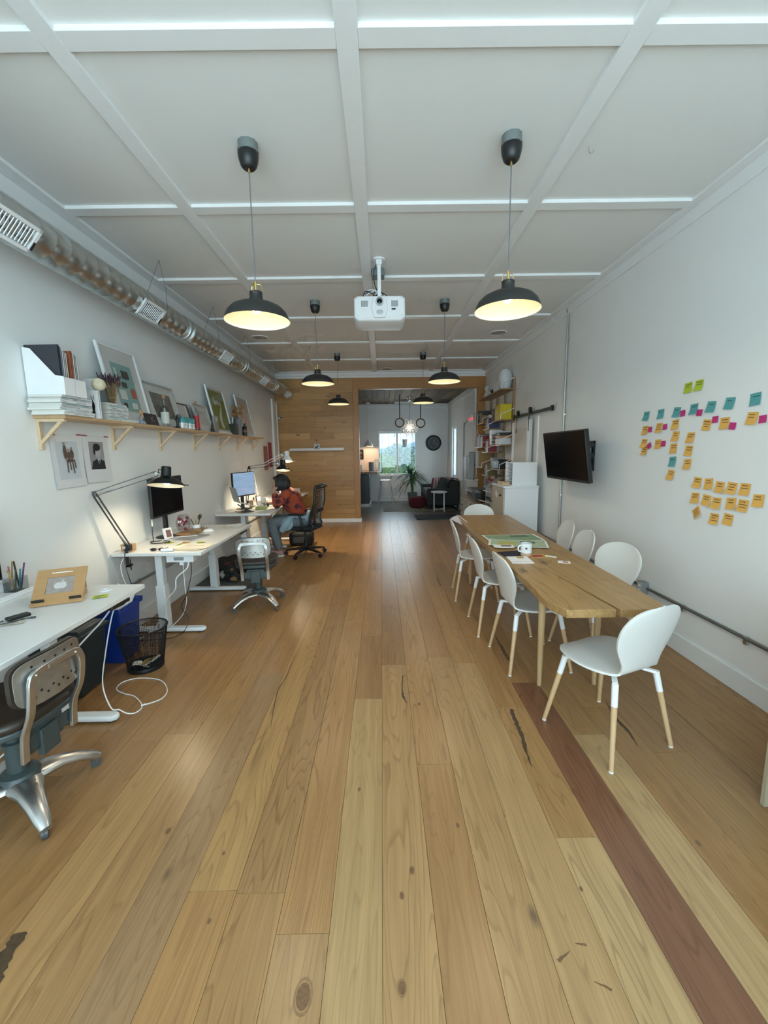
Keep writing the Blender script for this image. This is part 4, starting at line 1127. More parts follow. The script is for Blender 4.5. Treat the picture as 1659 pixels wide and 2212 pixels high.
# ------------------------------------------------------------ sit-stand desks
ZD = 0.765
DTOP = pbr('desk_laminate', (0.76, 0.76, 0.74), 0.35, var=0.02, scale=20)
DLEG = pbr('desk_leg_white', (0.78, 0.80, 0.81), 0.3, var=0.02)
def desk(y0, y1, label, legs):
    yc = (y0 + y1) / 2
    t = thing('standing_desk', label, 'desk', (-1.905, yc, 0), 0, 'white standing desks along the left wall')
    hx, hy = 0.378, (y1 - y0) / 2
    MB().b2((-hx, -hy, ZD - 0.028), (hx, hy, ZD)).build('tabletop', DTOP, t, bevel=0.003)
    for ly in legs:
        y = ly - yc
        MB().b2((-0.10, y - 0.04, 0.05), (-0.02, y + 0.04, 0.44)).b2((-0.09, y - 0.03, 0.44), (-0.03, y + 0.03, ZD - 0.05)).build('leg', DLEG, t, bevel=0.004)
        f = MB()
        f.prism([(-0.35, -0.035), (0.27, -0.035), (0.30, -0.015), (0.30, 0.015), (0.27, 0.035), (-0.35, 0.035)], 0.010, 0.045, M_of((0, y, 0)))
        fo = f.build('foot', DLEG, t, bevel=0.012, seg=3)
        for xx in (-0.31, 0.25):
            MB().cyl((xx, y, 0), (xx, y, 0.012), 0.022, n=12).build('levelling_pad', BLACK, fo)
        MB().b2((-0.34, y - 0.02, ZD - 0.06), (0.30, y + 0.02, ZD - 0.028)).build('support_arm', DLEG, t, bevel=0.003)
    MB().b2((-0.10, legs[0] - yc, ZD - 0.075), (-0.04, legs[-1] - yc, ZD - 0.03)).build('crossbar', DLEG, t, bevel=0.003)
    MB().b2((0.20, hy - 0.55, ZD - 0.062), (0.33, hy - 0.12, ZD - 0.03)).build('control_box', BLACK, t, bevel=0.006)
    MB().b2((0.325, hy - 0.32, ZD - 0.055), (0.372, hy - 0.15, ZD - 0.03)).build('height_keypad', BLACK, t, bevel=0.006)
    return t
desk(1.18, 2.565, 'nearest white standing desk with the wooden laptop stand', (1.40, 2.30))
desk(3.40, 4.765, 'middle white standing desk with the big black clamp lamp', (3.56, 4.68))
desk(5.60, 6.97, 'far white standing desk where the person sits', (5.80, 6.80))
desk(7.25, 8.62, 'furthest white standing desk by the timber wall', (7.45, 8.4))

# ------------------------------------------------------------ monitors
SCRB = pbr('screen_off', (0.004, 0.004, 0.005), 0.12, var=0.1)
def monitor(name_lab, loc, rz, w, h, z0, screen, group=None):
    """screen faces local +x"""
    t = thing('monitor', name_lab, 'monitor', loc, rz, group)
    MB().b2((-0.03, -w / 2, z0), (0.0, w / 2, z0 + h)).build('housing', BLACK, t, bevel=0.004)
    s_ = MB().b2((0.0, -w / 2 + 0.009, z0 + 0.02), (0.0012, w / 2 - 0.009, z0 + h - 0.009)).build('screen', screen, t)
    MB().b2((-0.065, -0.025, 0.012), (-0.035, 0.025, z0 + h * 0.55)).build('stand_post', BLACK, t, bevel=0.004)
    MB().lathe([(0.0, 0.0), (0.115, 0.0), (0.115, 0.006), (0.03, 0.016), (0.0, 0.018)], (-0.03, 0, 0), 28).build('stand_base', BLACK, t)
    return t
monitor('black monitor cut off by the left edge of the photo, on the nearest desk', (-2.12, 1.965, ZD), 0.0, 0.56, 0.37, 0.14, SCRB, 'desk monitors')
m2 = monitor('black switched-off monitor behind the clamp lamp on the middle desk', (-2.12, 4.10, ZD), 0.0, 0.60, 0.375, 0.225, SCRB, 'desk monitors')
SCREEN = bpy.data.materials.new('screen_page'); SCREEN.use_nodes = True
def _scr():
    n = SCREEN.node_tree.nodes; L = SCREEN.node_tree.links
    b = n['Principled BSDF']
    b.inputs['Base Color'].default_value = (0.02, 0.02, 0.025, 1); b.inputs['Roughness'].default_value = 0.15
    tcn = n.new('ShaderNodeTexCoord'); br = n.new('ShaderNodeTexBrick'); mp = n.new('ShaderNodeMapping')
    mp.inputs['Rotation'].default_value = (0, PI / 2, 0)
    sep = n.new('ShaderNodeSeparateXYZ'); cb = n.new('ShaderNodeCombineXYZ')
    L.new(tcn.outputs['Object'], sep.inputs[0]); L.new(sep.outputs['Y'], cb.inputs[0]); L.new(sep.outputs['Z'], cb.inputs[1])
    L.new(cb.outputs[0], br.inputs['Vector'])
    br.inputs['Scale'].default_value = 18; br.inputs['Mortar Size'].default_value = 0.028; br.inputs['Row Height'].default_value = 0.42; br.inputs['Brick Width'].default_value = 3.4
    br.inputs['Color1'].default_value = (0.42, 0.62, 0.86, 1); br.inputs['Color2'].default_value = (0.36, 0.56, 0.80, 1); br.inputs['Mortar'].default_value = (0.25, 0.40, 0.62, 1)
    L.new(br.outputs['Color'], b.inputs['Emission Color']); b.inputs['Emission Strength'].default_value = 0.55
_scr()
monitor('lit monitor showing a pale blue page, on the far desk', (-2.03, 6.12, ZD), -0.33, 0.50, 0.355, 0.19, SCREEN, 'desk monitors')

# ------------------------------------------------------------ nearest desk
# plywood laptop stand with a window cut in its front
W_, H_ = 0.24, 0.25
ls = thing('laptop_stand', 'tilted oak plywood laptop stand with a window cut out, on the nearest desk', 'laptop stand', (-1.81, 2.205, ZD), math.radians(23))
OAK = wood('oak_veneer', (0.46, 0.27, 0.12), 'X', dark=0.7, ring=9, streak=16, bump=0.03)
Mt = M_of((0, 0, 0.004), (math.radians(38), 0, 0))
pn = MB()
for lo, hi in (((-W_ / 2, 0), (W_ / 2, 0.075)), ((-W_ / 2, 0.19), (W_ / 2, H_)), ((-W_ / 2, 0.075), (-0.065, 0.19)), ((0.065, 0.075), (W_ / 2, 0.19))):
    pn.b2((lo[0], lo[1], 0), (hi[0], hi[1], 0.006), Mt)
pn.build('panel', OAK, ls)
MB().b2((-0.05, 0.217, 0.0062), (0.05, 0.223, 0.0066), Mt).build('slot', PAPER, ls)
for xx in (-0.085, 0.085):
    MB().b2((xx - 0.028, 0.022, 0.006), (xx + 0.028, 0.03, 0.022), Mt).build('stop', BLACK, ls, bevel=0.001)
bp_ = MB().b2((-0.064, 0.0755, -0.004), (0.064, 0.1895, -0.001), Mt).build('inner_plate', pbr('etched_plate', (0.33, 0.28, 0.25), 0.5, var=0.3, scale=40), ls)
ap = MB()
for c, r_ in (((-0.011, 0.132), (0.020, 0.023)), ((0.011, 0.132), (0.020, 0.023))): ap.ell((c[0], c[1], -0.0008), (r_[0], r_[1], 0.0006), n=18, M=Mt)
ap.ell((0.006, 0.163, -0.0008), (0.004, 0.010, 0.0006), (0, 0, -0.6), 10, Mt)
ap.build('fruit_emblem', pbr('emblem_pale', (0.55, 0.52, 0.50), 0.5), bp_)
MB().ell((0.034, 0.138, -0.0004), (0.009, 0.010, 0.0007), n=12, M=Mt).build('emblem_bite', pbr('etched_plate', (0.33, 0.28, 0.25), 0.5), bp_)
for xx in (-0.10, 0.10):
    MB().prism([(0.0, 0.0), (0.19, 0.0), (0.19, 0.15), (0.18, 0.15)], -0.003, 0.003, M_of((xx, 0.0, 0.0), (PI / 2, 0, PI / 2))).build('side_rib', OAK, ls)

# pen tray by the wall
pt = thing('desk_organiser', 'low white desk organiser with a clear pen cup against the wall', 'organiser', (-2.20, 2.42, ZD))
MB().b2((-0.08, -0.55, 0), (0.05, 0.06, 0.018)).b2((-0.08, -0.55, 0.018), (-0.07, 0.06, 0.07)).b2((0.045, -0.55, 0.018), (0.05, 0.06, 0.03)).build('tray', WHITE, pt, bevel=0.003)
MB().b2((-0.055, -0.04, 0.018), (0.02, 0.05, 0.020)).b2((0.018, -0.04, 0.018), (0.02, 0.05, 0.10)).b2((-0.055, -0.04, 0.018), (-0.053, 0.05, 0.10)).b2((-0.055, 0.048, 0.018), (0.02, 0.05, 0.10)).b2((-0.055, -0.04, 0.018), (0.02, -0.038, 0.10)).build('cup', glass('acrylic', (0.9, 0.93, 0.95)), pt)
pc_ = [('teal marker pen', (0.02, 0.20, 0.18)), ('purple marker pen', (0.10, 0.03, 0.14)), ('black pen', (0.02, 0.02, 0.02)), ('yellow pencil', (0.55, 0.36, 0.08)), ('pink pencil', (0.5, 0.15, 0.25)), ('olive pencil', (0.30, 0.25, 0.06)), ('second black pen', (0.015, 0.015, 0.02))]
for i, (lb, c) in enumerate(pc_):
    a = i * 0.9
    t = thing('pen', '%s standing in the clear pen cup' % lb, 'pen', (-2.218 + 0.02 * math.cos(a), 2.425 + 0.026 * math.sin(a), ZD + 0.021), 0, 'pens in the cup on the nearest desk')
    tx, ty = 0.020 * math.cos(a * 2.1), 0.05 * math.sin(a * 1.7)
    L_ = 0.13 + 0.02 * (i % 3)
    MB().cyl((0, 0, 0.008), (tx, ty, L_), 0.0045, n=8).build('barrel', pbr('pen_%d' % i, c, 0.4), t)
    MB().cyl((0, 0, 0.0), (tx * 0.06, ty * 0.06, 0.010), 0.001, 0.0045, 8).build('tip', DKGREY, t)
# adapter with cable
ad = thing('usb_adapter', 'black usb hub with a short curled cable on the nearest desk', 'adapter', (-1.87, 2.03, ZD))
MB().box((0, 0, 0.008), (0.045, 0.095, 0.016), (0, 0, -0.5)).build('hub', BLACK, ad, bevel=0.004)
MB().tube(smooth_path([(-0.03, -0.05, 0.006), (-0.04, -0.09, 0.004), (0.01, -0.07, 0.004), (0.045, -0.02, 0.004), (0.07, -0.01, 0.004)], 6), 0.0028, 6).build('cable', BLACK, ad)
MB().box((0.08, -0.006, 0.005), (0.022, 0.012, 0.007), (0, 0, 0.4)).build('plug', DKGREY, ad)
def note(label, x, y, z, s_, rz, mat, group=None, strokes=True, name='sticky_note', cat='sticky note', d2=None, lines=3):
    t = thing(name, label, cat, (x, y, z), rz, group)
    d2 = d2 or s_
    MB().sheet(lambda u, v: (-s_ / 2 + s_ * u, -d2 / 2 + d2 * v, 0.0006 + 0.004 * (1 - v) ** 3), 3, 4).build('paper', mat, t)
    if strokes:
        g = MB(); q = rnd(int(x * 991 + y * 577))
        for i in range(lines):
            yy = d2 * (0.3 - 0.6 * i / max(1, lines - 1)) if lines > 1 else 0
            g.b2((-s_ * 0.35, yy - 0.002, 0.0016 + 0.004 * (0.5 - yy / d2) ** 3), (s_ * q.uniform(0.0, 0.35), yy + 0.002, 0.002 + 0.004 * (0.5 - yy / d2) ** 3))
        g.build('handwriting', pbr('ink_grey', (0.12, 0.12, 0.12), 0.7), t)
    return t
LIME = pbr('note_lime', (0.55, 0.66, 0.03), 0.6); YEL = pbr('note_yellow', (0.66, 0.62, 0.10), 0.6); ORG = pbr('note_orange', (0.75, 0.40, 0.07), 0.6)
note('lime green sticky note on the nearest desk corner', -1.655, 2.335, ZD, 0.076, 0.5, LIME)
note('faint beige sheet with print lying on the nearest desk', -1.84, 1.97, ZD, 0.10, 0.4, pbr('note_beige', (0.62, 0.60, 0.50), 0.7), None, True, 'paper_sheet', 'paper', 0.08)
cw = MB().lathe([(0.016, 0.0), (0.034, 0.0), (0.036, 0.003), (0.034, 0.006), (0.016, 0.006)], n=26, closed=True)
tag(cw.build('cable_grommet', WHITE, loc=(-1.70, 2.45, ZD)), 'white ring shaped cable grommet on the nearest desk', 'grommet')
# cables of the nearest desk: power lead down to the foot and loose loop on the floor
cb = thing('white_cable', 'white charging cable looping over the floor beside the nearest desk', 'cable', (0, 0, 0))
MB().tube(smooth_path([(-1.66, 2.50, 0.69), (-1.68, 2.45, 0.60), (-1.70, 2.38, 0.38), (-1.715, 2.35, 0.20), (-1.66, 2.32, 0.07), (-1.62, 2.33, 0.050), (-1.585, 2.34, 0.02), (-1.55, 2.36, 0.005), (-1.535, 2.41, 0.004), (-1.569, 2.466, 0.004), (-1.66, 2.545, 0.004), (-1.738, 2.574, 0.004), (-1.83, 2.631, 0.004), (-1.842, 2.717, 0.004), (-1.758, 2.768, 0.004), (-1.594, 2.739, 0.004), (-1.48, 2.62, 0.004), (-1.46, 2.513, 0.004), (-1.53, 2.45, 0.004)], 8), 0.0036, 7).build('lead', WHITEM, cb)
MB().cyl((-1.528, 2.452, 0.006), (-1.552, 2.435, 0.006), 0.005, n=8).build('plug', WHITE, cb)
cb2 = thing('white_power_cable', 'white mains lead hanging behind the nearest desk leg', 'cable', (0, 0, 0))
MB().tube(smooth_path([(-1.66, 2.49, 0.70), (-1.70, 2.40, 0.60), (-1.78, 2.22, 0.46), (-1.84, 2.12, 0.30), (-1.93, 2.05, 0.12), (-2.02, 1.9, 0.02)], 8), 0.0048, 7).build('lead', WHITEM, cb2)

# ------------------------------------------------------------ middle desk
lamp_black = pbr('lamp_black_enamel', (0.006, 0.008, 0.009), 0.18, var=0.1)
def arm_lamp(name, label, base, elbow, head, metal, shade_m, shade_r, energy, rim_z, group, black_joint=BLACK, tilt=0.22):
    """clamp lamp: base, lower and upper double arms, springs, shade, bulb; all points in world space"""
    b = Vector(base)
    t = thing(name, label, 'desk lamp', base, 0, group)
    e = Vector(elbow) - b; h = Vector(head) - b
    MB().box((0, 0, 0.045), (0.055, 0.045, 0.05)).build('clamp_block', black_joint, t, bevel=0.006)
    MB().b2((-0.012, -0.03, -0.12), (0.012, -0.018, 0.03)).b2((-0.012, -0.03, -0.12), (0.012, 0.03, -0.105)).cyl((0, 0.015, -0.155), (0, 0.015, -0.06), 0.005, n=8).build('clamp', black_joint, t, bevel=0.002)
    MB().cyl((-0.012, -0.026, 0.05), (-0.012, -0.034, 0.05), 0.014, n=16).build('pivot_knob', CHROME, t)
    s = Vector((0.0, 0.0, 0.07))
    off = Vector((0, 0, 1)).cross((e - s).normalized())
    d = (e - s).normalized()
    perp = d.cross(Vector((0, 1, 0))).normalized() * 0.016
    low = MB()
    low.bar(s + perp, e + perp, 0.009, 0.009).bar(s - perp, e - perp, 0.009, 0.009)
    low.build('lower_arm', metal, t)
    d2_ = (h - e).normalized()
    perp2 = d2_.cross(Vector((0, 1, 0))).normalized() * 0.016
    MB().bar(e + perp2, h + perp2 * 1.3, 0.007, 0.007).bar(e - perp2, h - perp2 * 1.3, 0.007, 0.007).build('upper_arm', metal, t)
    MB().cyl(s + perp * 0.2, s + d * 0.17 + perp * 1.4, 0.0055, n=8).build('spring', STEEL, t)
    MB().cyl(e + d2_ * 0.03, e + d2_ * 0.16 - perp2, 0.0055, n=8).build('spring', STEEL, t)
    MB().box(e, (0.03, 0.014, 0.045), (0, math.atan2(d.x, d.z), 0)).build('elbow_plate', metal, t, bevel=0.003)
    MB().cyl(h + Vector((-0.03, 0, 0)), h + Vector((0.035, 0, -0.01)), 0.010, n=12).cyl(h + Vector((0.0, -0.02, 0)), h + Vector((0.0, 0.02, 0)), 0.013, n=12).build('head_joint', CHROME, t)
    c = h + Vector((0.075, 0, 0.0))
    R_ = shade_r
    zt = 0.055; zr = rim_z - base[2] - c.z
    out = [(0.0, zt), (0.036, zt), (0.039, zt - 0.004), (0.040, zr + 0.085), (0.050, zr + 0.072), (R_ * 0.62, zr + 0.055), (R_ * 0.88, zr + 0.03), (R_, zr + 0.006), (R_, zr)]
    Mh = Matrix.Translation(c) @ Matrix.Rotation(-tilt, 4, 'X')
    so = MB().lathe(out, (0, 0, 0), 36, Mh); so.f.pop(); so.mi.pop()
    sd = so.build('shade', shade_m, t)
    si = MB().lathe([(R_ - 0.002, zr + 0.001), (R_ * 0.86, zr + 0.026), (R_ * 0.6, zr + 0.05), (0.035, zr + 0.068), (0.0, zr + 0.07)], (0, 0, 0), 36, Mh)
    for i, f in enumerate(si.f):
        if len(f) > 4: si.f.pop(i); si.mi.pop(i); break
    si.build('shade_lining', SHADEIN, sd)
    MB().tube([c + Vector((R_ * 0.95, 0, zr + 0.006)), c + Vector((R_ + 0.035, 0, zr + 0.002))], 0.004, 6).tube(smooth_path([c + Vector((-0.038, 0, zt - 0.03)), c + Vector((-0.06, 0, zt - 0.02)), c + Vector((-0.06, 0, zt - 0.05)), c + Vector((-0.04, 0, zt - 0.07))], 5), 0.0035, 6).build('handle', shade_m, sd)
    MB().ell(c + Vector((0, 0, zr + 0.03)), (0.026, 0.026, 0.03), n=12).build('bulb', emit('desk_bulb_glow', (1.0, 0.82, 0.52), 7), t)
    l = bpy.data.lights.new('lamp_light', 'SPOT')
    l.energy = energy; l.color = (1.0, 0.84, 0.58); l.shadow_soft_size = 0.03; l.spot_size = math.radians(150); l.spot_blend = 0.5
    lo = bpy.data.objects.new('lamp_light', l); COL.objects.link(lo); lo.parent = t; lo.location = c + Vector((0, 0, zr + 0.012))
    return t
ARM = pbr('lamp_arm_steel', (0.13, 0.14, 0.145), 0.3, metal=0.8)
arm_lamp('clamp_lamp', 'big black articulated clamp lamp lit over the middle desk', (-2.155, 3.435, ZD), (-2.235, 3.22, 1.285), (-1.90, 3.53, 1.425), ARM, lamp_black, 0.145, 20, 1.318, None)
wb = tag(MB().box((0, 0, 0.032), (0.10, 0.06, 0.064)).build('wooden_block', wood('beech_block', (0.50, 0.32, 0.17), 'X'), loc=(-2.19, 3.50, ZD), bevel=0.004), 'small wooden block beside the clamp lamp foot', 'block')
MB().box((0.0, -0.031, 0.032), (0.06, 0.002, 0.03)).build('groove', pbr('block_groove', (0.32, 0.20, 0.10), 0.6), wb)
# things under and around the monitor
def box_thing(name, label, cat, loc, parts, rz=0, group=None):
    t = thing(name, label, cat, loc, rz, group)
    for nm, c, d, mat, rot in parts: MB().box(c, d, rot).build(nm, mat, t, bevel=min(d) * 0.08)
    return t
box_thing('card_photo', 'small dark photo card tucked under the monitor corner', 'photo', (-2.17, 3.86, ZD), [('card', (0, 0, 0.185), (0.012, 0.07, 0.065), pbr('photo_cream', (0.60, 0.56, 0.46), 0.6), (0, 0, 0.5)), ('picture', (0.0065, -0.002, 0.185), (0.004, 0.05, 0.045), pbr('photo_fox', (0.12, 0.07, 0.04), 0.6), (0, 0, 0.5)), ('holder', (-0.004, 0, 0.08), (0.008, 0.012, 0.16), BLACK, (0, 0, 0.5))])
box_thing('photo_stand', 'little white photo frame standing tilted on the middle desk', 'picture frame', (-2.10, 3.99, ZD), [('frame', (0, 0, 0.055), (0.02, 0.085, 0.105), WHITE, (0.0, -0.25, -0.5)), ('picture', (0.012, -0.005, 0.055), (0.003, 0.05, 0.07), pbr('photo_maroon', (0.20, 0.10, 0.10), 0.6), (0.0, -0.25, -0.5))])
box_thing('cork_board', 'flat brown cork pad lying under the monitor', 'pad', (-1.99, 4.28, ZD), [('pad', (0, 0, 0.014), (0.16, 0.34, 0.028), wood('cork_pad', (0.36, 0.20, 0.09), 'Y'), (0, 0, -0.12))])
note('yellow sticky note on the brown cork pad edge', -1.915, 4.22, ZD + 0.029, 0.07, -0.2, YEL)
# clear bag with red contents
bgm = thing('snack_bag', 'crinkled clear bag with red wrapped sweets on the cork pad', 'bag', (-2.07, 4.26, ZD + 0.029))
rg = rnd(31)
bgb = MB()
def bagf(u, v):
    a = 2 * PI * u
    r_ = 0.06 * (0.55 + 0.75 * math.sin(PI * (0.12 + 0.8 * v))) * (1 + 0.10 * math.sin(5 * a + 7 * v) + 0.06 * math.sin(11 * a + 3 * v))
    return (r_ * math.cos(a) * 0.8, r_ * math.sin(a), 0.17 * v)
bgb.sheet(bagf, 28, 12)
bgb.build('bag_film', glass('bag_film', (0.82, 0.80, 0.82), refl=1.6, rough=0.15), bgm)
sw = MB()
for i in range(16):
    sw.ell((rg.uniform(-0.03, 0.03), rg.uniform(-0.035, 0.035), 0.022 + 0.11 * rg.random()), (0.017, 0.02, 0.014), (rg.random() * 3, rg.random() * 3, 0), 8)
tag(sw.build('sweets', pbr('wrapper_red', (0.30, 0.03, 0.05), 0.3, var=0.4, scale=40), bgm), kind='stuff')
cp = thing('pen_pot', 'white round pot holding scissors and pencils on the middle desk', 'pen pot', (-2.02, 4.44, ZD))
MB().lathe([(0.0, 0.0), (0.035, 0.0), (0.045, 0.02), (0.045, 0.045), (0.038, 0.062), (0.034, 0.062), (0.040, 0.04), (0.03, 0.01), (0.0, 0.008)], n=24).build('pot', WHITE, cp)
for i, (lb, c, tx, ty, L_) in enumerate((('long yellow pencil', (0.60, 0.40, 0.12), 0.0, 0.012, 0.19), ('black handled scissors', (0.015, 0.015, 0.015), 0.02, 0.06, 0.13), ('black marker', (0.02, 0.02, 0.02), -0.02, -0.05, 0.12), ('yellow banded marker', (0.45, 0.36, 0.03), 0.02, -0.035, 0.11))):
    t = thing('pencil', '%s standing in the white round pot' % lb, 'pencil', (-2.02 + 0.01 * math.cos(i * 1.6), 4.44 + 0.012 * math.sin(i * 1.6), ZD + 0.012), 0, 'pencils in the white pot')
    MB().cyl((0, 0, 0), (tx, ty, L_), 0.004, n=8).build('shaft', pbr('potpen_%d' % i, c, 0.4), t)
    if i == 1:
        MB().tube([(tx + 0.0, ty + 0.022 * math.cos(a), L_ + 0.02 * math.sin(a)) for a in [2 * PI * j / 12 for j in range(12)]], 0.005, 6, closed=True).tube([(tx + 0.005, ty - 0.05 + 0.02 * math.cos(a), L_ - 0.005 + 0.02 * math.sin(a)) for a in [2 * PI * j / 12 for j in range(12)]], 0.005, 6, closed=True).build('grips', BLACK, t)
lathe_thing('small_tin', 'little steel tin beside the white pot', 'tin', (-1.985, 4.50, ZD), [('tin', [(0.0, 0.0), (0.019, 0.0), (0.02, 0.002), (0.02, 0.045), (0.018, 0.047), (0.0, 0.046)], STEEL)])
ms = thing('computer_mouse', 'white computer mouse on the middle desk', 'mouse', (-1.86, 4.36, ZD), 0.4)
MB().ell((0, 0, 0.0), (0.058, 0.034, 0.030), n=20).build('shell', WHITE, ms)
for v in ms.children[0].data.vertices:
    if v.co.z < 0: v.co.z = 0
MB().ell((0.03, 0, 0.024), (0.012, 0.004, 0.006), n=8).build('wheel', LGREY, ms)
box_thing('tablet', 'thin grey closed laptop lying on the middle desk', 'laptop', (-1.87, 3.99, ZD), [('base', (0, 0, 0.005), (0.20, 0.29, 0.010), LGREY, (0, 0, -0.25)), ('lid', (0, 0, 0.0125), (0.20, 0.29, 0.004), pbr('laptop_silver', (0.45, 0.46, 0.46), 0.35, metal=0.6), (0, 0, -0.25))])
for i, (x, y, mm_, lb) in enumerate(((-1.99, 3.80, LIME, 'lime sticky note nearest the black cable on the middle desk'), (-1.84, 3.72, LIME, 'lime sticky note in the middle of the middle desk'), (-1.84, 3.81, ORG, 'orange sticky note on the middle desk'), (-1.70, 3.80, LIME, 'lime sticky note nearest the aisle on the middle desk'))):
    note(lb, x, y, ZD, 0.076, 0.3 * i - 0.4, mm_)
# loose sheets
SHEET = pbr('loose_sheet', (0.78, 0.73, 0.62), 0.7, var=0.02)
for i in range(4):
    note(('lowest', 'second', 'third', 'uppermost')[i] + ' large printed sheet in the fan of papers at the middle desk front', -1.72 + 0.012 * i, 3.585 + 0.012 * i, ZD + 0.0012 * i, 0.30, -0.22 + 0.07 * i, SHEET, 'papers fanned on the middle desk', i == 3, 'paper_sheet', 'paper', 0.21, 4)
for i, (x, y) in enumerate(((-1.75, 4.62), (-1.66, 4.64), (-1.70, 4.68))):
    note(('grey', 'white', 'overlapping')[i] + ' sheet at the far end of the middle desk', x, y, ZD + 0.001 * i, 0.21, 1.3 + 0.3 * i, PAPER if i else SHEET, 'papers at the far end of the middle desk', i == 0, 'paper_sheet', 'paper', 0.15, 3)
rt = thing('paper_roll', 'small rolled paper tube at the front of the middle desk', 'paper roll', (-1.83, 3.445, ZD + 0.014), 0.1)
MB().lathe([(0.010, -0.05), (0.014, -0.05), (0.014, 0.05), (0.010, 0.05)], n=16, M=M_of((0, 0, 0), (0, PI / 2, 0)), closed=True).build('roll', PAPER, rt)
kb = thing('glasses_case', 'dark sunglasses lying on the front of the middle desk', 'sunglasses', (-1.93, 3.475, ZD), 0.15)
MB().ell((-0.032, 0, 0.014), (0.026, 0.010, 0.014), n=12).ell((0.032, 0, 0.014), (0.026, 0.010, 0.014), n=12).build('lenses', BLACKG, kb)
MB().tube([(-0.058, 0, 0.02), (-0.06, 0.08, 0.010), (-0.05, 0.11, 0.004)], 0.0025, 6).tube([(0.058, 0, 0.02), (0.06, 0.08, 0.010), (0.05, 0.11, 0.004)], 0.0025, 6).tube([(-0.01, 0, 0.018), (0.01, 0, 0.018)], 0.003, 6).build('frame', BLACK, kb)
bkc = thing('black_cable_coil', 'coil of thin black cable on the middle desk', 'cable', (-2.08, 3.80, ZD))
MB().tube(smooth_path([(0.085 * math.cos(a) * (1 + 0.05 * math.sin(3 * a)), 0.06 * math.sin(a), 0.005 + 0.008 * (i / 30)) for i, a in enumerate([0.42 * j for j in range(30)])], 2), 0.0032, 6).build('coil', BLACK, bkc)
wcb = tag(MB().tube(smooth_path([(-2.10, 3.82, 0.004 + ZD), (-2.02, 3.90, 0.03 + ZD), (-1.92, 4.0, 0.02 + ZD), (-1.84, 4.05, 0.018 + ZD)], 8), 0.003, 6).build('arched_cable', WHITEM), 'short white cord arching over to the grey laptop', 'cable')
# power strip under the front of the middle desk and its leads
ps = thing('power_strip', 'white power strip screwed under the front of the middle desk', 'power strip', (-1.73, 3.47, ZD - 0.032))
MB().b2((-0.115, -0.03, -0.062), (0.115, 0.03, 0.0)).build('body', WHITEM, ps, bevel=0.004)
MB().b2((-0.05, -0.0315, -0.045), (0.035, -0.029, -0.016)).build('display', GREYP, ps)
MB().b2((0.07, -0.04, -0.045), (0.10, -0.03, -0.015)).b2((-0.01, -0.02, -0.09), (0.025, 0.015, -0.062)).build('plug', WHITE, ps, bevel=0.002)
for nm, lb, mat, pts in (('white_lead', 'thick white mains lead looping from the power strip to the floor', WHITEM, [(-1.66, 3.45, 0.68), (-1.67, 3.43, 0.62), (-1.76, 3.42, 0.54), (-1.78, 3.42, 0.44), (-1.88, 3.45, 0.33), (-1.95, 3.47, 0.18), (-2.03, 3.47, 0.06), (-2.13, 3.3, 0.012), (-2.2, 3.2, 0.012)]),
                         ('black_lead', 'thin black mains lead hanging from the power strip', BLACK, [(-1.645, 3.46, 0.68), (-1.65, 3.45, 0.55), (-1.70, 3.44, 0.38), (-1.755, 3.45, 0.27), (-1.71, 3.46, 0.16), (-1.74, 3.42, 0.06), (-1.86, 3.40, 0.01), (-2.1, 3.36, 0.01)]),
                         ('thin_white_lead', 'thin white lead hanging straight below the power strip', WHITEM, [(-1.72, 3.47, 0.64), (-1.72, 3.47, 0.45), (-1.725, 3.48, 0.30), (-1.80, 3.5, 0.15), (-1.95, 3.42, 0.02)]),
                         ('lamp_lead', 'black lead of the clamp lamp hanging behind the desk end', BLACK, [(-2.15, 3.385, 0.80), (-2.145, 3.36, 0.70), (-2.12, 3.35, 0.58), (-2.10, 3.36, 0.45), (-2.10, 3.38, 0.2), (-2.14, 3.4, 0.02)]),
                         ('wall_lead', 'thin white lead hanging at the wall beside the clamp lamp lead', WHITEM, [(-2.17, 3.385, 0.73), (-2.19, 3.37, 0.66), (-2.17, 3.36, 0.55), (-2.13, 3.36, 0.42), (-2.16, 3.4, 0.1), (-2.2, 3.4, 0.015)])):
    tag(MB().tube(smooth_path(pts, 8), 0.0055 if nm == 'white_lead' else 0.0034, 7).build(nm, mat), lb, 'cable')

# ------------------------------------------------------------ bins and basket
rbn = thing('recycling_bin', 'open blue plastic recycling bin stuffed with paper', 'bin', (-2.105, 3.10, 0), 0.03)
BLUE = pbr('bin_blue', (0.006, 0.035, 0.24), 0.4, var=0.08)
def open_bin(t, w0, d0, w1, d1, h, mat, notch=0.0):
    o = MB()
    def ring(w, d, z, k): return [(-w / 2, -d / 2, z), (w / 2, -d / 2, z - k * 0), (w / 2, d / 2, z), (-w / 2, d / 2, z)]
    vs = ring(w0, d0, 0, 0) + ring(w1, d1, h, 0) + ring(w1 + 0.02, d1 + 0.02, h, 0) + ring(w1 + 0.02, d1 + 0.02, h - 0.02, 0) + ring(w1 - 0.008, d1 - 0.008, h, 0) + ring(w0 - 0.008, d0 - 0.008, 0.006, 0)
    fs = [(3, 2, 1, 0)]
    def quad(a, b): return [(a + j, a + (j + 1) % 4, b + (j + 1) % 4, b + j) for j in range(4)]
    fs += quad(0, 4) + quad(8, 12) + quad(8, 16)[::1] + quad(16, 20) + [(20, 21, 22, 23)]
    fs += quad(4, 12)
    o.add(vs, fs)
    return o.build('shell', mat, t, bevel=0.008)
open_bin(rbn, 0.20, 0.22, 0.25, 0.29, 0.44, BLUE)
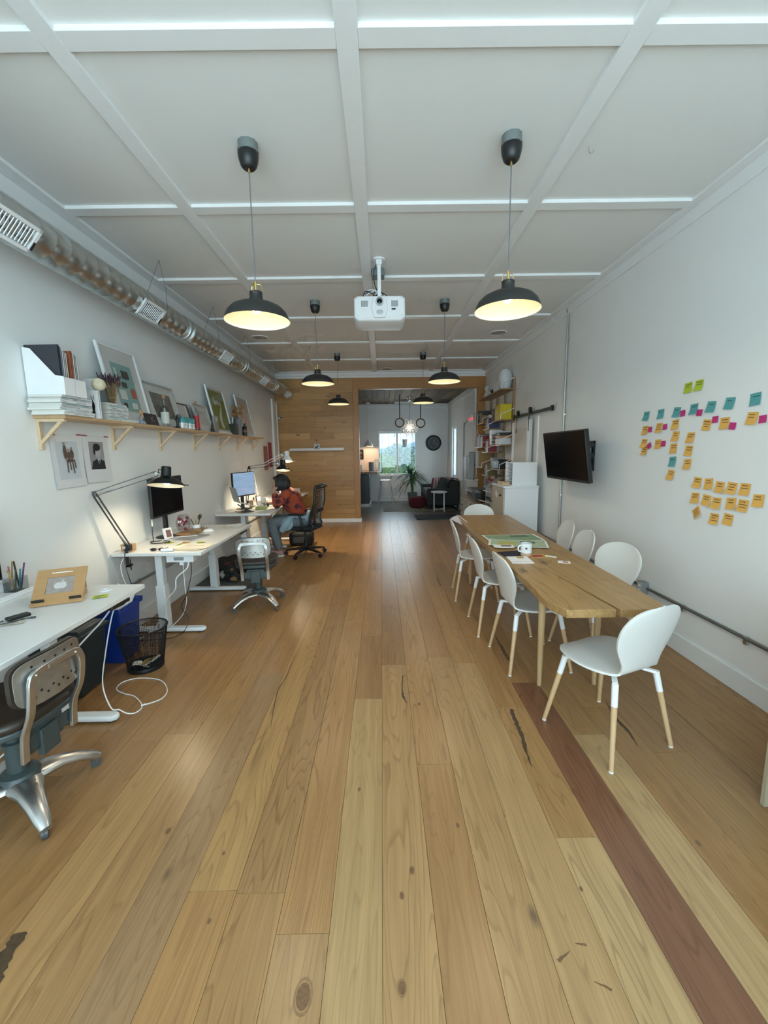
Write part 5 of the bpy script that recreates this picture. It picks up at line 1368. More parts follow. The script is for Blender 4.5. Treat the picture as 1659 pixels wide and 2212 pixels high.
def crumple(t, c, w, d, rot, mat, name='paper'):
    q = rnd(int(abs(c[0] * 1000 + c[1] * 333 + c[2] * 77)))
    a, b = q.uniform(-0.02, 0.02), q.uniform(-0.02, 0.02)
    return MB().sheet(lambda u, v: ((u - 0.5) * w, (v - 0.5) * d, a * math.sin(u * 5) + b * math.cos(v * 4)), 5, 5, M_of(c, rot)).build(name, mat, t)
for i, (c, rot) in enumerate((((0.03, -0.06, 0.40), (1.2, 0.3, 0.2)), ((-0.04, -0.02, 0.42), (1.0, -0.5, 0.6)), ((0.05, 0.05, 0.44), (1.4, 0.2, -0.4)), ((0.0, 0.0, 0.36), (0.3, 0.2, 0.9)), ((-0.06, 0.06, 0.40), (0.9, 0.8, 0.3)))):
    s_ = thing('waste_paper', ('white sheet leaning at the front', 'crumpled sheet', 'white sheet standing at the back', 'flat sheet deep down', 'folded sheet at the wall side')[i] + ' in the blue bin', 'paper', (-2.105 + c[0], 3.10 + c[1], c[2] + 0.05), 0, 'paper in the blue bin')
    crumple(s_, (0, 0, 0), 0.19, 0.15, rot, PAPER, 'sheet')
bkt = thing('black_envelope', 'black printed envelope sticking out of the blue bin', 'envelope', (-2.02, 2.985, 0.465))
MB().box((0, 0, 0), (0.14, 0.003, 0.05), (0.2, -0.45, 0.1)).build('sleeve', BLACK, bkt)
MB().lathe([(0.007, 0), (0.010, 0), (0.010, 0.001), (0.007, 0.001)], n=14, M=M_of((0.0, -0.003, 0.0), (PI / 2 + 0.2, 0, 0)), closed=True).box((0.035, -0.004, 0.018), (0.03, 0.001, 0.006), (0.2, -0.45, 0.1)).build('print', PAPER, bkt)
gb = thing('grey_bin', 'dark grey lidded bin under the nearest desk', 'bin', (-2.125, 2.64, 0))
gm = pbr('bin_slate', (0.018, 0.028, 0.034), 0.45, var=0.08)
MB().box((0, 0, 0.20), (0.33, 0.30, 0.40), taper=0.82).build('body', gm, gb, bevel=0.02)
MB().box((0, 0, 0.415), (0.36, 0.33, 0.03)).box((0, 0.02, 0.44), (0.30, 0.24, 0.03), taper=1.1).build('lid', gm, gb, bevel=0.008)
wbk = thing('mesh_basket', 'round black wire mesh waste basket beside the blue bin', 'waste basket', (-1.80, 2.94, 0))
bm_ = MB().lathe([(0.118 + 0.047 * i / 26, 0.012 + 0.30 * i / 26) for i in range(27)], n=84)
bm_.f = [f for f in bm_.f if len(f) == 4]; bm_.mi = bm_.mi[:len(bm_.f)]
BW = pbr('basket_black', (0.012, 0.012, 0.014), 0.45, metal=0.4)
o = bm_.build('mesh_wall', BW, wbk, ang=0)
wf = o.modifiers.new('wire', 'WIREFRAME'); wf.thickness = 0.0036; wf.use_even_offset = False; wf.use_replace = True
MB().tube([(0.166 * math.cos(a), 0.166 * math.sin(a), 0.314) for a in [2 * PI * j / 40 for j in range(40)]], 0.006, 8, closed=True).build('rim', BW, wbk)
MB().lathe([(0.0, 0.004), (0.116, 0.004), (0.122, 0.0), (0.124, 0.02), (0.119, 0.03), (0.116, 0.012), (0.0, 0.010)], n=40).build('base', BW, wbk)
for i, (c, rot, mm_, lb) in enumerate((((-0.02, -0.03, 0.034), (0.1, 0.15, 0.4), PAPER, 'crumpled white paper'), ((0.03, 0.0, 0.055), (0.2, -0.2, 1.2), pbr('peel_yellow', (0.42, 0.30, 0.05), 0.6), 'yellow wrapper'), ((0.05, 0.03, 0.045), (-0.2, 0.3, 2.0), PAPER, 'torn white slip'))):
    s_ = thing('basket_litter', '%s at the bottom of the wire basket' % lb, 'litter', (-1.80 + c[0], 2.94 + c[1], c[2]), 0, 'litter in the wire basket')
    crumple(s_, (0, 0, 0), 0.12, 0.09 if i != 1 else 0.04, rot, mm_, 'scrap')

# ------------------------------------------------------------ aluminium swivel chairs
VIN = pbr('brown_vinyl', (0.030, 0.020, 0.014), 0.4, var=0.15)
GRN = pbr('grey_green_enamel', (0.045, 0.062, 0.062), 0.4, var=0.1)
BPL = pbr('worn_aluminium_plate', (0.42, 0.42, 0.40), 0.35, metal=0.85, var=0.25, scale=30)
def alu_chair(label, loc, rz, base_rot, seat_mat):
    """faces local +y; back plate at -y"""
    t = thing('swivel_chair', label, 'chair', loc, rz, 'vintage aluminium swivel chairs')
    # base: four arched arms
    for k in range(4):
        a = base_rot + k * PI / 2
        Mx = Matrix.Rotation(a, 4, 'Z')
        prof = [(0.02, 0.165, 0.085, 0.066), (0.07, 0.165, 0.072, 0.062), (0.15, 0.152, 0.050, 0.056), (0.22, 0.126, 0.040, 0.052), (0.275, 0.092, 0.033, 0.045), (0.305, 0.064, 0.024, 0.03)]
        vs = []; fs = []
        for (r_, z_, hw, th) in prof:
            for j in range(12):
                b = 2 * PI * j / 12
                vs.append((r_ + 0.010 * math.sin(b) * (z_ < 0.1), hw * 0.95 * math.cos(b), z_ - th / 2 + th / 2 * math.sin(b) * (1 if math.sin(b) > 0 else 0.75)))
        for i in range(len(prof) - 1):
            for j in range(12): fs.append((i * 12 + j, (i + 1) * 12 + j, (i + 1) * 12 + (j + 1) % 12, i * 12 + (j + 1) % 12))
        fs += [tuple(range(12)), tuple(reversed(range((len(prof) - 1) * 12, len(prof) * 12)))]
        lg_ = MB().add(vs, fs, Mx).build('leg', ALU, t, ang=60)
        cx, cy = 0.290 * math.cos(a), 0.290 * math.sin(a)
        MB().cyl((cx, cy, 0.03), (cx, cy, 0.062), 0.009, n=10).box((cx, cy, 0.044), (0.028, 0.034, 0.016), (0, 0, a + 0.5)).build('caster_fork', STEEL, lg_)
        d = Vector((math.cos(a + 1.2), math.sin(a + 1.2), 0)) * 0.012
        MB().cyl(Vector((cx, cy, 0.024)) - d, Vector((cx, cy, 0.024)) + d, 0.024, n=18).build('caster', pbr('caster_rubber', (0.06, 0.065, 0.07), 0.45), lg_)
    MB().lathe([(0.0, 0.12), (0.075, 0.12), (0.085, 0.15), (0.07, 0.175), (0.04, 0.185), (0.04, 0.30), (0.046, 0.30), (0.046, 0.325), (0.03, 0.33), (0.026, 0.43), (0.0, 0.43)], n=24).build('column', GRN, t)
    MB().box((0, -0.02, 0.425), (0.16, 0.18, 0.035)).box((0, -0.155, 0.375), (0.17, 0.018, 0.10)).box((0, -0.162, 0.37), (0.25, 0.012, 0.065)).box((0, -0.165, 0.35), (0.09, 0.03, 0.12)).bar((-0.03, -0.03, 0.42), (-0.03, -0.155, 0.37), 0.03, 0.05).build('seat_mechanism', GRN, t, bevel=0.004)
    # seat pan and pad
    def pan(r, z0, z1, name, mat, bev):
        P = []
        for j in range(28):
            a = 2 * PI * j / 28
            c, s_ = math.cos(a), math.sin(a)
            q = 2 / 3.2
            P.append((r * abs(c) ** q * (1 if c > 0 else -1), r * 0.97 * abs(s_) ** q * (1 if s_ > 0 else -1)))
        return MB().prism(P, z0, z1).build(name, mat, t, bevel=bev, seg=3)
    pan(0.205, 0.445, 0.475, 'seat_pan', GRN, 0.008)
    pan(0.212, 0.472, 0.520, 'seat', seat_mat, 0.02)
    # back frame: one bent bar running up both sides and across
    th = -0.10
    up = []
    pts = [(-0.125, -0.175, 0.32), (-0.125, -0.19, 0.44), (-0.128, -0.232, 0.54), (-0.128, -0.25, 0.64), (-0.122, -0.25, 0.68), (-0.098, -0.25, 0.705), (0.0, -0.25, 0.71), (0.098, -0.25, 0.705), (0.122, -0.25, 0.68), (0.128, -0.25, 0.64), (0.128, -0.232, 0.54), (0.125, -0.19, 0.44), (0.125, -0.175, 0.32)]
    path = smooth_path(pts, 5)
    vs = []; fs = []
    for i, p in enumerate(path):
        a = path[max(0, i - 1)]; b = path[min(len(path) - 1, i + 1)]
        tn = (b - a).normalized()
        n1 = Vector((0, 1, 0)); n1 = (n1 - tn * n1.dot(tn)).normalized(); n2 = tn.cross(n1)
        for u, v in ((-0.008, -0.016), (0.008, -0.016), (0.008, 0.016), (-0.008, 0.016)):
            vs.append(p + n1 * u + n2 * v)
        if i:
            for j in range(4): fs.append((4 * i - 4 + j, 4 * i - 4 + (j + 1) % 4, 4 * i + (j + 1) % 4, 4 * i + j))
    fs += [(3, 2, 1, 0), tuple(4 * (len(path) - 1) + j for j in range(4))]
    MB().add(vs, fs).build('back_frame', ALU, t, bevel=0.003)
    # perforated curved plate with vinyl front
    def pl(u, v, off):
        x = (u - 0.5) * 0.385
        z_ = 0.655 + (v - 0.5) * 0.20
        y_ = -0.205 + 0.05 * (1 - (2 * u - 1) ** 2) * 0.0 - 0.045 * (1 - (2 * u - 1) ** 2) + 0.045 + off
        return x, y_, z_
    def outline(uu, vv):
        # rounded rectangle mapping
        return uu, vv
    N_ = 20
    for nm, off, th_, mat, grow in (('back_plate', -0.010, 0.004, BPL, 1.0), ('back_pad', 0.0, 0.020, seat_mat, 1.03)):
        P = []
        for j in range(40):
            a = 2 * PI * j / 40
            c, s_ = math.cos(a), math.sin(a); q = 2 / 4.5
            P.append((0.165 * grow * abs(c) ** q * (1 if c > 0 else -1), 0.10 * grow * abs(s_) ** q * (1 if s_ > 0 else -1)))
        m = MB(); vs = []; fs = []
        rings = [1.0, 0.66, 0.33]
        for side in (0, 1):
            for k in rings:
                for (x, z_) in P:
                    xx, zz = x * k, z_ * k
                    vs.append((xx, -0.19 - 0.05 * (1 - (xx / 0.2) ** 2) + off + side * th_, 0.665 + zz))
            vs.append((0, -0.19 - 0.05 + off + side * th_, 0.665))
        nP = len(P); S = nP * 3 + 1
        for side in (0, 1):
            o_ = side * S
            for r_ in range(2):
                for j in range(nP):
                    q_ = (o_ + r_ * nP + j, o_ + r_ * nP + (j + 1) % nP, o_ + (r_ + 1) * nP + (j + 1) % nP, o_ + (r_ + 1) * nP + j)
                    fs.append(q_ if side else q_[::-1])
            for j in range(nP):
                q_ = (o_ + 2 * nP + j, o_ + 2 * nP + (j + 1) % nP, o_ + 3 * nP)
                fs.append(q_ if side else q_[::-1])
        for j in range(nP): fs.append((j, (j + 1) % nP, S + (j + 1) % nP, S + j))
        o = m.add(vs, fs).build(nm, mat, t, ang=50)
        if nm == 'back_plate':
            for zz in (0.735, 0.715, 0.62, 0.60):
                for xx in ((-0.10, -0.05, 0.0, 0.05, 0.10) if zz in (0.735, 0.60) else (-0.075, -0.025, 0.025, 0.075)):
                    yy = -0.19 - 0.05 * (1 - (xx / 0.2) ** 2) + off
                    MB().cyl((xx, yy - 0.0008, zz), (xx, yy + 0.001, zz), 0.0055, n=10).build('perforation', BLACK, o)
    MB().box((0, -0.2595, 0.708), (0.09, 0.003, 0.016)).build('maker_plate', STEEL, t)
    for xx in (-0.10, 0.10): MB().cyl((xx, -0.25, 0.70), (xx, -0.262, 0.70), 0.006, n=10).build('rivet', STEEL, t)
    return t
alu_chair('aluminium swivel chair nearest the camera, cut by the left edge', (-1.665, 1.70, 0), 1.50, math.radians(54) - 1.50, VIN)
alu_chair('aluminium swivel chair with perforated back in front of the sleeping dog', (-1.31, 4.20, 0), 0.16, math.radians(50) - 0.16, pbr('dark_taupe_vinyl', (0.035, 0.03, 0.027), 0.55, var=0.2))
# ------------------------------------------------------------ slab table
ZT = 0.745
tb = thing('slab_table', 'long live-edge oak slab table with round tapered legs', 'table', (1.25, 3.68, 0))
TW = wood('table_oak', (0.43, 0.26, 0.105), 'Y', dark=0.45, rough=0.36, ring=4.0, streak=28, knots=2.6, cracks=0.5, bump=0.05, along=0.03, ring_along=2.2, ring_n=26.0, knot_r=0.09)
le = [(0.957, 2.062), (0.917, 2.165), (0.905, 2.27), (0.918, 2.45), (0.921, 2.75), (0.917, 3.1), (0.922, 3.5), (0.924, 3.87), (0.921, 4.27), (0.94, 4.8), (0.969, 5.315)]
re_ = [(1.49, 2.056), (1.505, 2.2), (1.528, 2.62), (1.536, 3.24), (1.555, 3.7), (1.576, 4.16), (1.594, 4.76), (1.614, 5.29)]
ck = [(1.228, 2.060), (1.205, 2.25), (1.19, 2.45), (1.165, 2.62), (1.15, 2.8), (1.16, 3.4), (1.19, 4.2), (1.22, 5.30)]
def gapw(i): return (0.012, 0.009, 0.006, 0.0035, 0.0012, 0.0004, 0.0004, 0.0004)[i]
o3 = Vector((1.25, 3.68))
def loc2(l): return [(x - 1.25, y - 3.68) for x, y in l]
pl1 = loc2(le)[::-1] + loc2([(x - gapw(i), y) for i, (x, y) in enumerate(ck)])
pl2 = loc2([(x + gapw(i), y) for i, (x, y) in enumerate(ck)])[::-1] + loc2(re_)
for P in (pl1, pl2):
    MB().prism(P, ZT - 0.045, ZT).build('slab', TW, tb, bevel=0.003)
LEGW = wood('leg_ash', (0.52, 0.36, 0.19), 'Z', dark=0.78, rough=0.4, ring=10, streak=16)
for (x, y) in ((1.042, 2.60), (1.413, 2.60), (1.04, 4.78), (1.45, 4.78)):
    lo_ = MB().cyl((x - 1.25, y - 3.68, 0.0), (x - 1.25, y - 3.68, ZT - 0.075), 0.0145, 0.025, 20).build('leg', LEGW, tb)
    MB().cyl((x - 1.25, y - 3.68, ZT - 0.075), (x - 1.25, y - 3.68, ZT - 0.049), 0.0255, n=20).box((x - 1.25, y - 3.68, ZT - 0.0475), (0.10, 0.10, 0.005)).build('leg_socket', WHITEM, lo_)

# ------------------------------------------------------------ white shell chairs
SHELL = pbr('white_shell', (0.70, 0.69, 0.66), 0.42, var=0.02, scale=30)
DOWEL = wood('leg_beech', (0.60, 0.41, 0.23), 'Z', dark=0.82, rough=0.4, ring=12, streak=20)
def shell_chair():
    """faces local +y"""
    t = thing('shell_chair', 'x', 'chair', (0, 0, 0), 0, 'white shell chairs around the slab table')
    # centre line from front of the seat to the top of the back: (y, z), half width
    cl = [(0.225, 0.432, 0.0), (0.22, 0.437, 0.09), (0.205, 0.442, 0.14), (0.17, 0.448, 0.182), (0.12, 0.450, 0.208), (0.05, 0.447, 0.222), (-0.02, 0.443, 0.215), (-0.08, 0.441, 0.190), (-0.13, 0.444, 0.160), (-0.165, 0.457, 0.140), (-0.185, 0.480, 0.132), (-0.197, 0.515, 0.140), (-0.207, 0.56, 0.165), (-0.218, 0.61, 0.192), (-0.230, 0.66, 0.206), (-0.243, 0.71, 0.208), (-0.256, 0.757, 0.192), (-0.266, 0.793, 0.160), (-0.273, 0.818, 0.115), (-0.277, 0.832, 0.062), (-0.278, 0.837, 0.0)]
    P = smooth_path([(a, b, c) for a, b, c in cl], 3)
    nv = 12
    vs = []; fs = []
    for i, p in enumerate(P):
        hw = max(p.z, 0.001)
        k = i / (len(P) - 1)
        for j in range(nv + 1):
            s_ = j / nv * 2 - 1
            x = s_ * hw
            seat = max(0.0, 1 - k / 0.5)
            back = max(0.0, (k - 0.55) / 0.45)
            dz = 0.010 * s_ * s_ * math.sin(PI * min(1, k / 0.45)) if k < 0.45 else 0.0
            dy = 0.030 * s_ * s_ * math.sin(PI * min(1, max(0, (k - 0.45) / 0.55)))
            vs.append((x, p.x + dy, p.y + dz))
    for i in range(len(P) - 1):
        for j in range(nv):
            a = i * (nv + 1) + j
            fs.append((a, a + 1, a + nv + 2, a + nv + 1))
    o = MB().add(vs, fs).build('seat_shell', SHELL, t, ang=80)
    so = o.modifiers.new('solid', 'SOLIDIFY'); so.thickness = 0.011; so.offset = -1
    bv = o.modifiers.new('bevel', 'BEVEL'); bv.width = 0.003; bv.segments = 2; bv.limit_method = 'ANGLE'; bv.angle_limit = math.radians(50)
    for sx_ in (-1, 1):
        for sy_ in (-1, 1):
            f = Vector((0.2225 * sx_, 0.2225 * sy_, 0.0))
            top = Vector((0.150 * sx_, 0.158 * sy_, 0.416))
            d = (f - top)
            mid = top + d * 0.26
            MB().cyl(mid, f + Vector((0, 0, 0.006)), 0.0150, 0.0115, 16).build('leg', DOWEL, t)
            lg_ = t.children[-1]
            MB().cyl(f + Vector((0, 0, 0.0)), f + Vector((0, 0, 0.007)) - d * 0.004, 0.0118, 0.012, 14).build('foot', WHITE, lg_)
            k = MB().cyl(top, mid, 0.0165, 0.0160, 16)
            k.bar(top + Vector((0, 0, -0.004)), Vector((0.09 * sx_, 0.10 * sy_, 0.426)), 0.026, 0.014)
            k.build('leg_bracket', WHITEM, t, bevel=0.002)
    return t
ch = shell_chair()
cpos = [((1.226, 2.115), 0.39, 'white shell chair pulled out in the foreground at the near table end'),
        ((1.09, 2.955), -PI / 2 + 0.06, 'white shell chair on the aisle side nearest the camera'),
        ((1.03, 3.56), -PI / 2 - 0.02, 'white shell chair in the middle of the aisle side'),
        ((1.005, 4.40), -PI / 2 - 0.1, 'white shell chair furthest along the aisle side'),
        ((1.655, 3.11), PI / 2 + 0.32, 'white shell chair on the wall side nearest the camera, turned slightly'),
        ((1.64, 3.74), PI / 2 - 0.08, 'white shell chair in the middle of the wall side'),
        ((1.71, 4.28), PI / 2 - 0.10, 'white shell chair furthest along the wall side'),
        ((1.33, 5.43), PI, 'white shell chair at the far end of the slab table')]
for i, (c, rz, lb) in enumerate(cpos):
    if i == 0:
        ch.location = (c[0], c[1], 0); ch.rotation_euler = (0, 0, rz); ch['label'] = lb
    else:
        dup(ch, (c[0], c[1], 0), rz, lb)

# ------------------------------------------------------------ on the table
mg = thing('mug', 'white mug with a bare clay foot and a black bird emblem', 'mug', (1.135, 3.20, ZT))
MB().lathe([(0.0, 0.0), (0.040, 0.0), (0.043, 0.004), (0.043, 0.026)], n=30).build('clay_foot', pbr('clay', (0.50, 0.33, 0.22), 0.8), mg)
MB().lathe([(0.043, 0.026), (0.0435, 0.03), (0.0435, 0.098), (0.042, 0.100), (0.0395, 0.098), (0.0395, 0.012), (0.0, 0.010)], n=30).build('body', pbr('mug_glaze', (0.74, 0.75, 0.76), 0.2), mg)
MB().tube(smooth_path([(-0.041, -0.012, 0.086), (-0.062, -0.017, 0.082), (-0.070, -0.019, 0.062), (-0.062, -0.017, 0.042), (-0.041, -0.012, 0.038)], 6), 0.006, 8).build('handle', pbr('mug_glaze', (0.74, 0.75, 0.76), 0.2), mg)
em = MB()
def on_mug(a, z): return (0.0441 * math.sin(a), -0.0441 * math.cos(a), z)
c0 = on_mug(-0.30, 0.072)
for k in range(5):
    th = k * 2 * PI / 5 + 0.3
    a1 = -0.30
    tip = on_mug(a1 + 0.34 * math.cos(th), 0.066 + 0.016 * math.sin(th))
    l = on_mug(a1 + 0.09 * math.cos(th + 1.2), 0.066 + 0.005 * math.sin(th + 1.2)); r = on_mug(a1 + 0.09 * math.cos(th - 1.2), 0.066 + 0.005 * math.sin(th - 1.2))
    em.add([tip, l, r], [(0, 1, 2)])
em.add([on_mug(-0.55, 0.046), on_mug(0.05, 0.046), on_mug(0.05, 0.048), on_mug(-0.55, 0.048)], [(0, 1, 2, 3)])
em.add([on_mug(-0.30 + 0.1 * math.cos(k), 0.066 + 0.005 * math.sin(k)) for k in (0.3, 1.55, 2.8, 4.1, 5.3)], [(0, 1, 2, 3, 4)])
em.build('emblem', BLACK, mg)
def sheet_thing(name, label, cat, loc, rz, w, d, mat, blocks=(), group=None, curl=0.004, th=0.0):
    t = thing(name, label, cat, loc, rz, group)
    if th:
        MB().box((0, 0, th / 2), (w, d, th)).build('sheet', mat, t, bevel=min(0.002, th / 3))
        top = th
    else:
        top = 0.0012
        MB().sheet(lambda u, v: ((u - 0.5) * w, (v - 0.5) * d, 0.0008 + curl * (abs(2 * u - 1) ** 4)), 8, 3).build('sheet', mat, t)
    for i, (x0, y0, x1, y1, mm_) in enumerate(blocks):
        MB().sheet(lambda u, v: ((x0 + (x1 - x0) * u) * w / 2, (y0 + (y1 - y0) * v) * d / 2, top + 0.0004 * (1 + 0.3 * i) + (curl * (abs(x0 + (x1 - x0) * u) ** 4) if not th else 0)), 6, 1).build('print_block', mm_, t)
    return t
GR1 = pbr('map_green', (0.24, 0.34, 0.20), 0.6, var=0.3, scale=12); GR2 = pbr('map_dark_green', (0.09, 0.18, 0.11), 0.6, var=0.2); GR3 = pbr('map_pale', (0.42, 0.50, 0.34), 0.6, var=0.2, scale=9); YE = pbr('map_yellow', (0.50, 0.45, 0.12), 0.6)
sheet_thing('map_sheet', 'large green map sheet lying furthest on the slab table', 'map', (1.235, 3.86, ZT), 0.03, 0.52, 0.30, PAPER, ((-0.92, -0.9, 0.92, 0.9, GR1), (0.0, 0.2, 0.85, 0.85, GR2)))
sheet_thing('map_sheet', 'large pale green map sheet overlapping the further one', 'map', (1.20, 3.60, ZT + 0.006), -0.28, 0.50, 0.28, PAPER, ((-0.93, -0.9, 0.93, 0.9, GR3), (-0.8, -0.7, -0.1, 0.4, YE), (0.1, 0.1, 0.6, 0.7, GR2)))
sheet_thing('flyer', 'small white flyer with print beside the map sheets', 'flyer', (1.035, 3.47, ZT + 0.012), -0.15, 0.17, 0.12, PAPER, ((-0.2, 0.0, 0.8, 0.7, pbr('flyer_plum', (0.16, 0.10, 0.14), 0.6, var=0.5, scale=60)),))
sheet_thing('navy_folder', 'dark navy folder lying behind the mug', 'folder', (1.05, 3.26, ZT), 0.18, 0.21, 0.15, pbr('folder_navy', (0.006, 0.008, 0.02), 0.5), th=0.004)
sheet_thing('magazine_sheet', 'white magazine with a small orange picture in front of the mug', 'magazine', (1.04, 3.06, ZT), -0.05, 0.16, 0.19, PAPER, ((-0.1, 0.35, 0.6, 0.85, pbr('mag_orange', (0.50, 0.28, 0.06), 0.6)), (-0.9, -0.85, 0.9, -0.75, pbr('mag_pink', (0.60, 0.40, 0.42), 0.6))), th=0.006)
sheet_thing('red_leaflet', 'red and yellow leaflet beside the mug', 'leaflet', (1.225, 3.17, ZT), 0.15, 0.13, 0.09, pbr('leaflet_yellow', (0.60, 0.45, 0.14), 0.6), ((-0.9, -0.8, 0.6, 0.7, pbr('leaflet_red', (0.42, 0.06, 0.04), 0.6, var=0.3, scale=30)),), th=0.002)
sheet_thing('glue_stick_pen', 'white flat pen lying near the table centre', 'pen', (1.31, 3.14, ZT), -0.75, 0.085, 0.012, pbr('pen_cream', (0.70, 0.68, 0.56), 0.5), th=0.009)
sheet_thing('photo_card', 'small white photo card with dark red picture on the table', 'card', (1.345, 2.985, ZT), -0.35, 0.085, 0.065, PAPER, ((-0.2, -0.5, 0.7, 0.5, pbr('card_red', (0.35, 0.05, 0.05), 0.6, var=0.6, scale=60)),), th=0.0015)
# loose white sheets drooping over the far left table corner
t = thing('drooping_sheet', 'white sheet drooping over the aisle side of the far table end', 'paper', (0.965, 5.02, ZT))
MB().sheet(lambda u, v: (0.03 - 0.12 * u * (0.35 + 0.65 * v), (v - 0.5) * 0.55, 0.002 - 0.045 * u * u), 8, 4).build('sheet', pbr('lilac_paper', (0.62, 0.60, 0.68), 0.6), t)

# ------------------------------------------------------------ television on its arm
tv = thing('television', 'black wall-mounted flat television tilted forward on a bracket', 'television', (XR, 4.62, 1.50))
Mtv = M_of((-0.25, 0.0, 0.0), (0, -math.radians(8), math.radians(1.5)))   # screen faces local -x
MB().box((0, 0, 0), (0.045, 0.99, 0.545), None, Mtv).build('housing', BLACK, tv, bevel=0.006)
MB().b2((-0.0235, -0.482, -0.245), (-0.0228, 0.482, 0.262), Mtv).build('screen', pbr('tv_screen', (0.004, 0.0045, 0.006), 0.16, var=0.05, spec=0.25), tv)
MB().b2((-0.024, -0.06, -0.268), (-0.0230, 0.06, -0.252), Mtv).build('chin_badge', DKGREY, tv)
MB().b2((0.02, -0.3, -0.15), (0.06, 0.3, 0.15), Mtv).build('back_box', BLACK, tv, bevel=0.01)
MB().b2((-0.015, -0.15, -0.16), (0.0, -0.07, 0.16)).b2((-0.015, 0.07, -0.16), (0.0, 0.15, 0.16)).b2((-0.03, -0.15, 0.13), (0.0, 0.15, 0.16)).b2((-0.03, -0.15, -0.16), (0.0, 0.15, -0.13)).build('wall_bracket', BLACKM, tv, bevel=0.002)
MB().bar((-0.02, -0.1, 0.06), (-0.20, -0.05, 0.05), 0.03, 0.05).bar((-0.02, 0.1, -0.06), (-0.20, 0.05, -0.05), 0.03, 0.05).build('bracket_arm', BLACKM, tv)

# ------------------------------------------------------------ conduits and outlets on the right wall
cv = thing('vertical_conduit', 'thin metal conduit running from ceiling to floor behind the television', 'conduit', (XR, 5.24, 0))
MB().cyl((-0.016, 0.02, 3.18), (-0.016, 0.0, 0.36), 0.013, n=10).build('pipe', STEEL, cv)
for zz in (2.9, 2.0, 1.0): MB().box((-0.008, 0.01, zz), (0.014, 0.06, 0.02)).build('strap', STEEL, cv)
MB().tube(smooth_path([(-0.02, 0.03, 3.2), (-0.02, 0.05, 3.23), (-0.02, 0.04, 3.25)], 4), 0.004, 6).build('hook', BLACK, cv)
chz = thing('horizontal_conduit', 'grey metal conduit running low along the right wall', 'conduit', (XR, 0, 0.375))
MB().cyl((-0.016, YF + 0.1, 0.02), (-0.016, 6.2, -0.01), 0.012, n=10).build('pipe', pbr('conduit_grey', (0.22, 0.22, 0.21), 0.4, metal=0.7, var=0.15), chz)
for yy in (2.45, 3.0): MB().box((-0.012, yy, -0.008), (0.02, 0.025, 0.05)).build('strap', STEEL, chz)
for i, (yy, lb) in enumerate(((3.46, 'grey metal outlet box on the right wall behind the foreground chair'), (4.95, 'small white outlet box on the right wall by the vertical conduit'))):
    ob = thing('outlet_box', lb, 'outlet', (XR - 0.03, yy, 0.375))
    MB().box((-0.005, 0, 0), (0.055, 0.075, 0.11)).build('box', GREYP if i == 0 else WHITEM, ob, bevel=0.004)
    MB().box((-0.034, 0, 0), (0.004, 0.06, 0.095)).build('face_plate', LGREY, ob, bevel=0.001)
    for zz in (-0.02, 0.02): MB().box((-0.0365, 0, zz), (0.002, 0.025, 0.022)).build('socket', PAPER, ob)

# ------------------------------------------------------------ sticky notes on the right wall
NOTES = [('l', 3.164, 2.013), ('l', 3.058, 2.015), ('t', 3.634, 1.846), ('t', 3.448, 1.848), ('t', 3.263, 1.845), ('t', 3.086, 1.851), ('t', 2.928, 1.851), ('t', 2.773, 1.857), ('t', 2.586, 1.861), ('p', 3.196, 1.831), ('p', 3.028, 1.82), ('o', 3.638, 1.726), ('p', 3.568, 1.729), ('o', 3.457, 1.737), ('p', 3.383, 1.741), ('o', 3.267, 1.752), ('o', 3.253, 1.662), ('o', 3.637, 1.615), ('o', 3.623, 1.554), ('p', 3.563, 1.593), ('o', 3.456, 1.605), ('p', 3.386, 1.608), ('o', 3.267, 1.568), ('o', 3.094, 1.646), ('o', 3.103, 1.55), ('o', 3.104, 1.451), ('t', 3.264, 1.466), ('o', 3.273, 1.362), ('o', 2.952, 1.729), ('p', 2.879, 1.761), ('o', 2.798, 1.731), ('p', 2.731, 1.709), ('o', 2.594, 1.747), ('p', 2.519, 1.737),
         ('o', 2.988, 1.322), ('o', 2.883, 1.321), ('o', 2.786, 1.306), ('o', 2.687, 1.308), ('o', 2.589, 1.309), ('o', 2.996, 1.209), ('o', 2.89, 1.205), ('o', 2.8, 1.196), ('o', 2.681, 1.207), ('o', 2.59, 1.205), ('o', 2.487, 1.249), ('o', 2.965, 1.106), ('o', 2.806, 1.085), ('o', 2.692, 1.1)]
ORD = ['first', 'second', 'third', 'fourth', 'fifth', 'sixth', 'seventh']
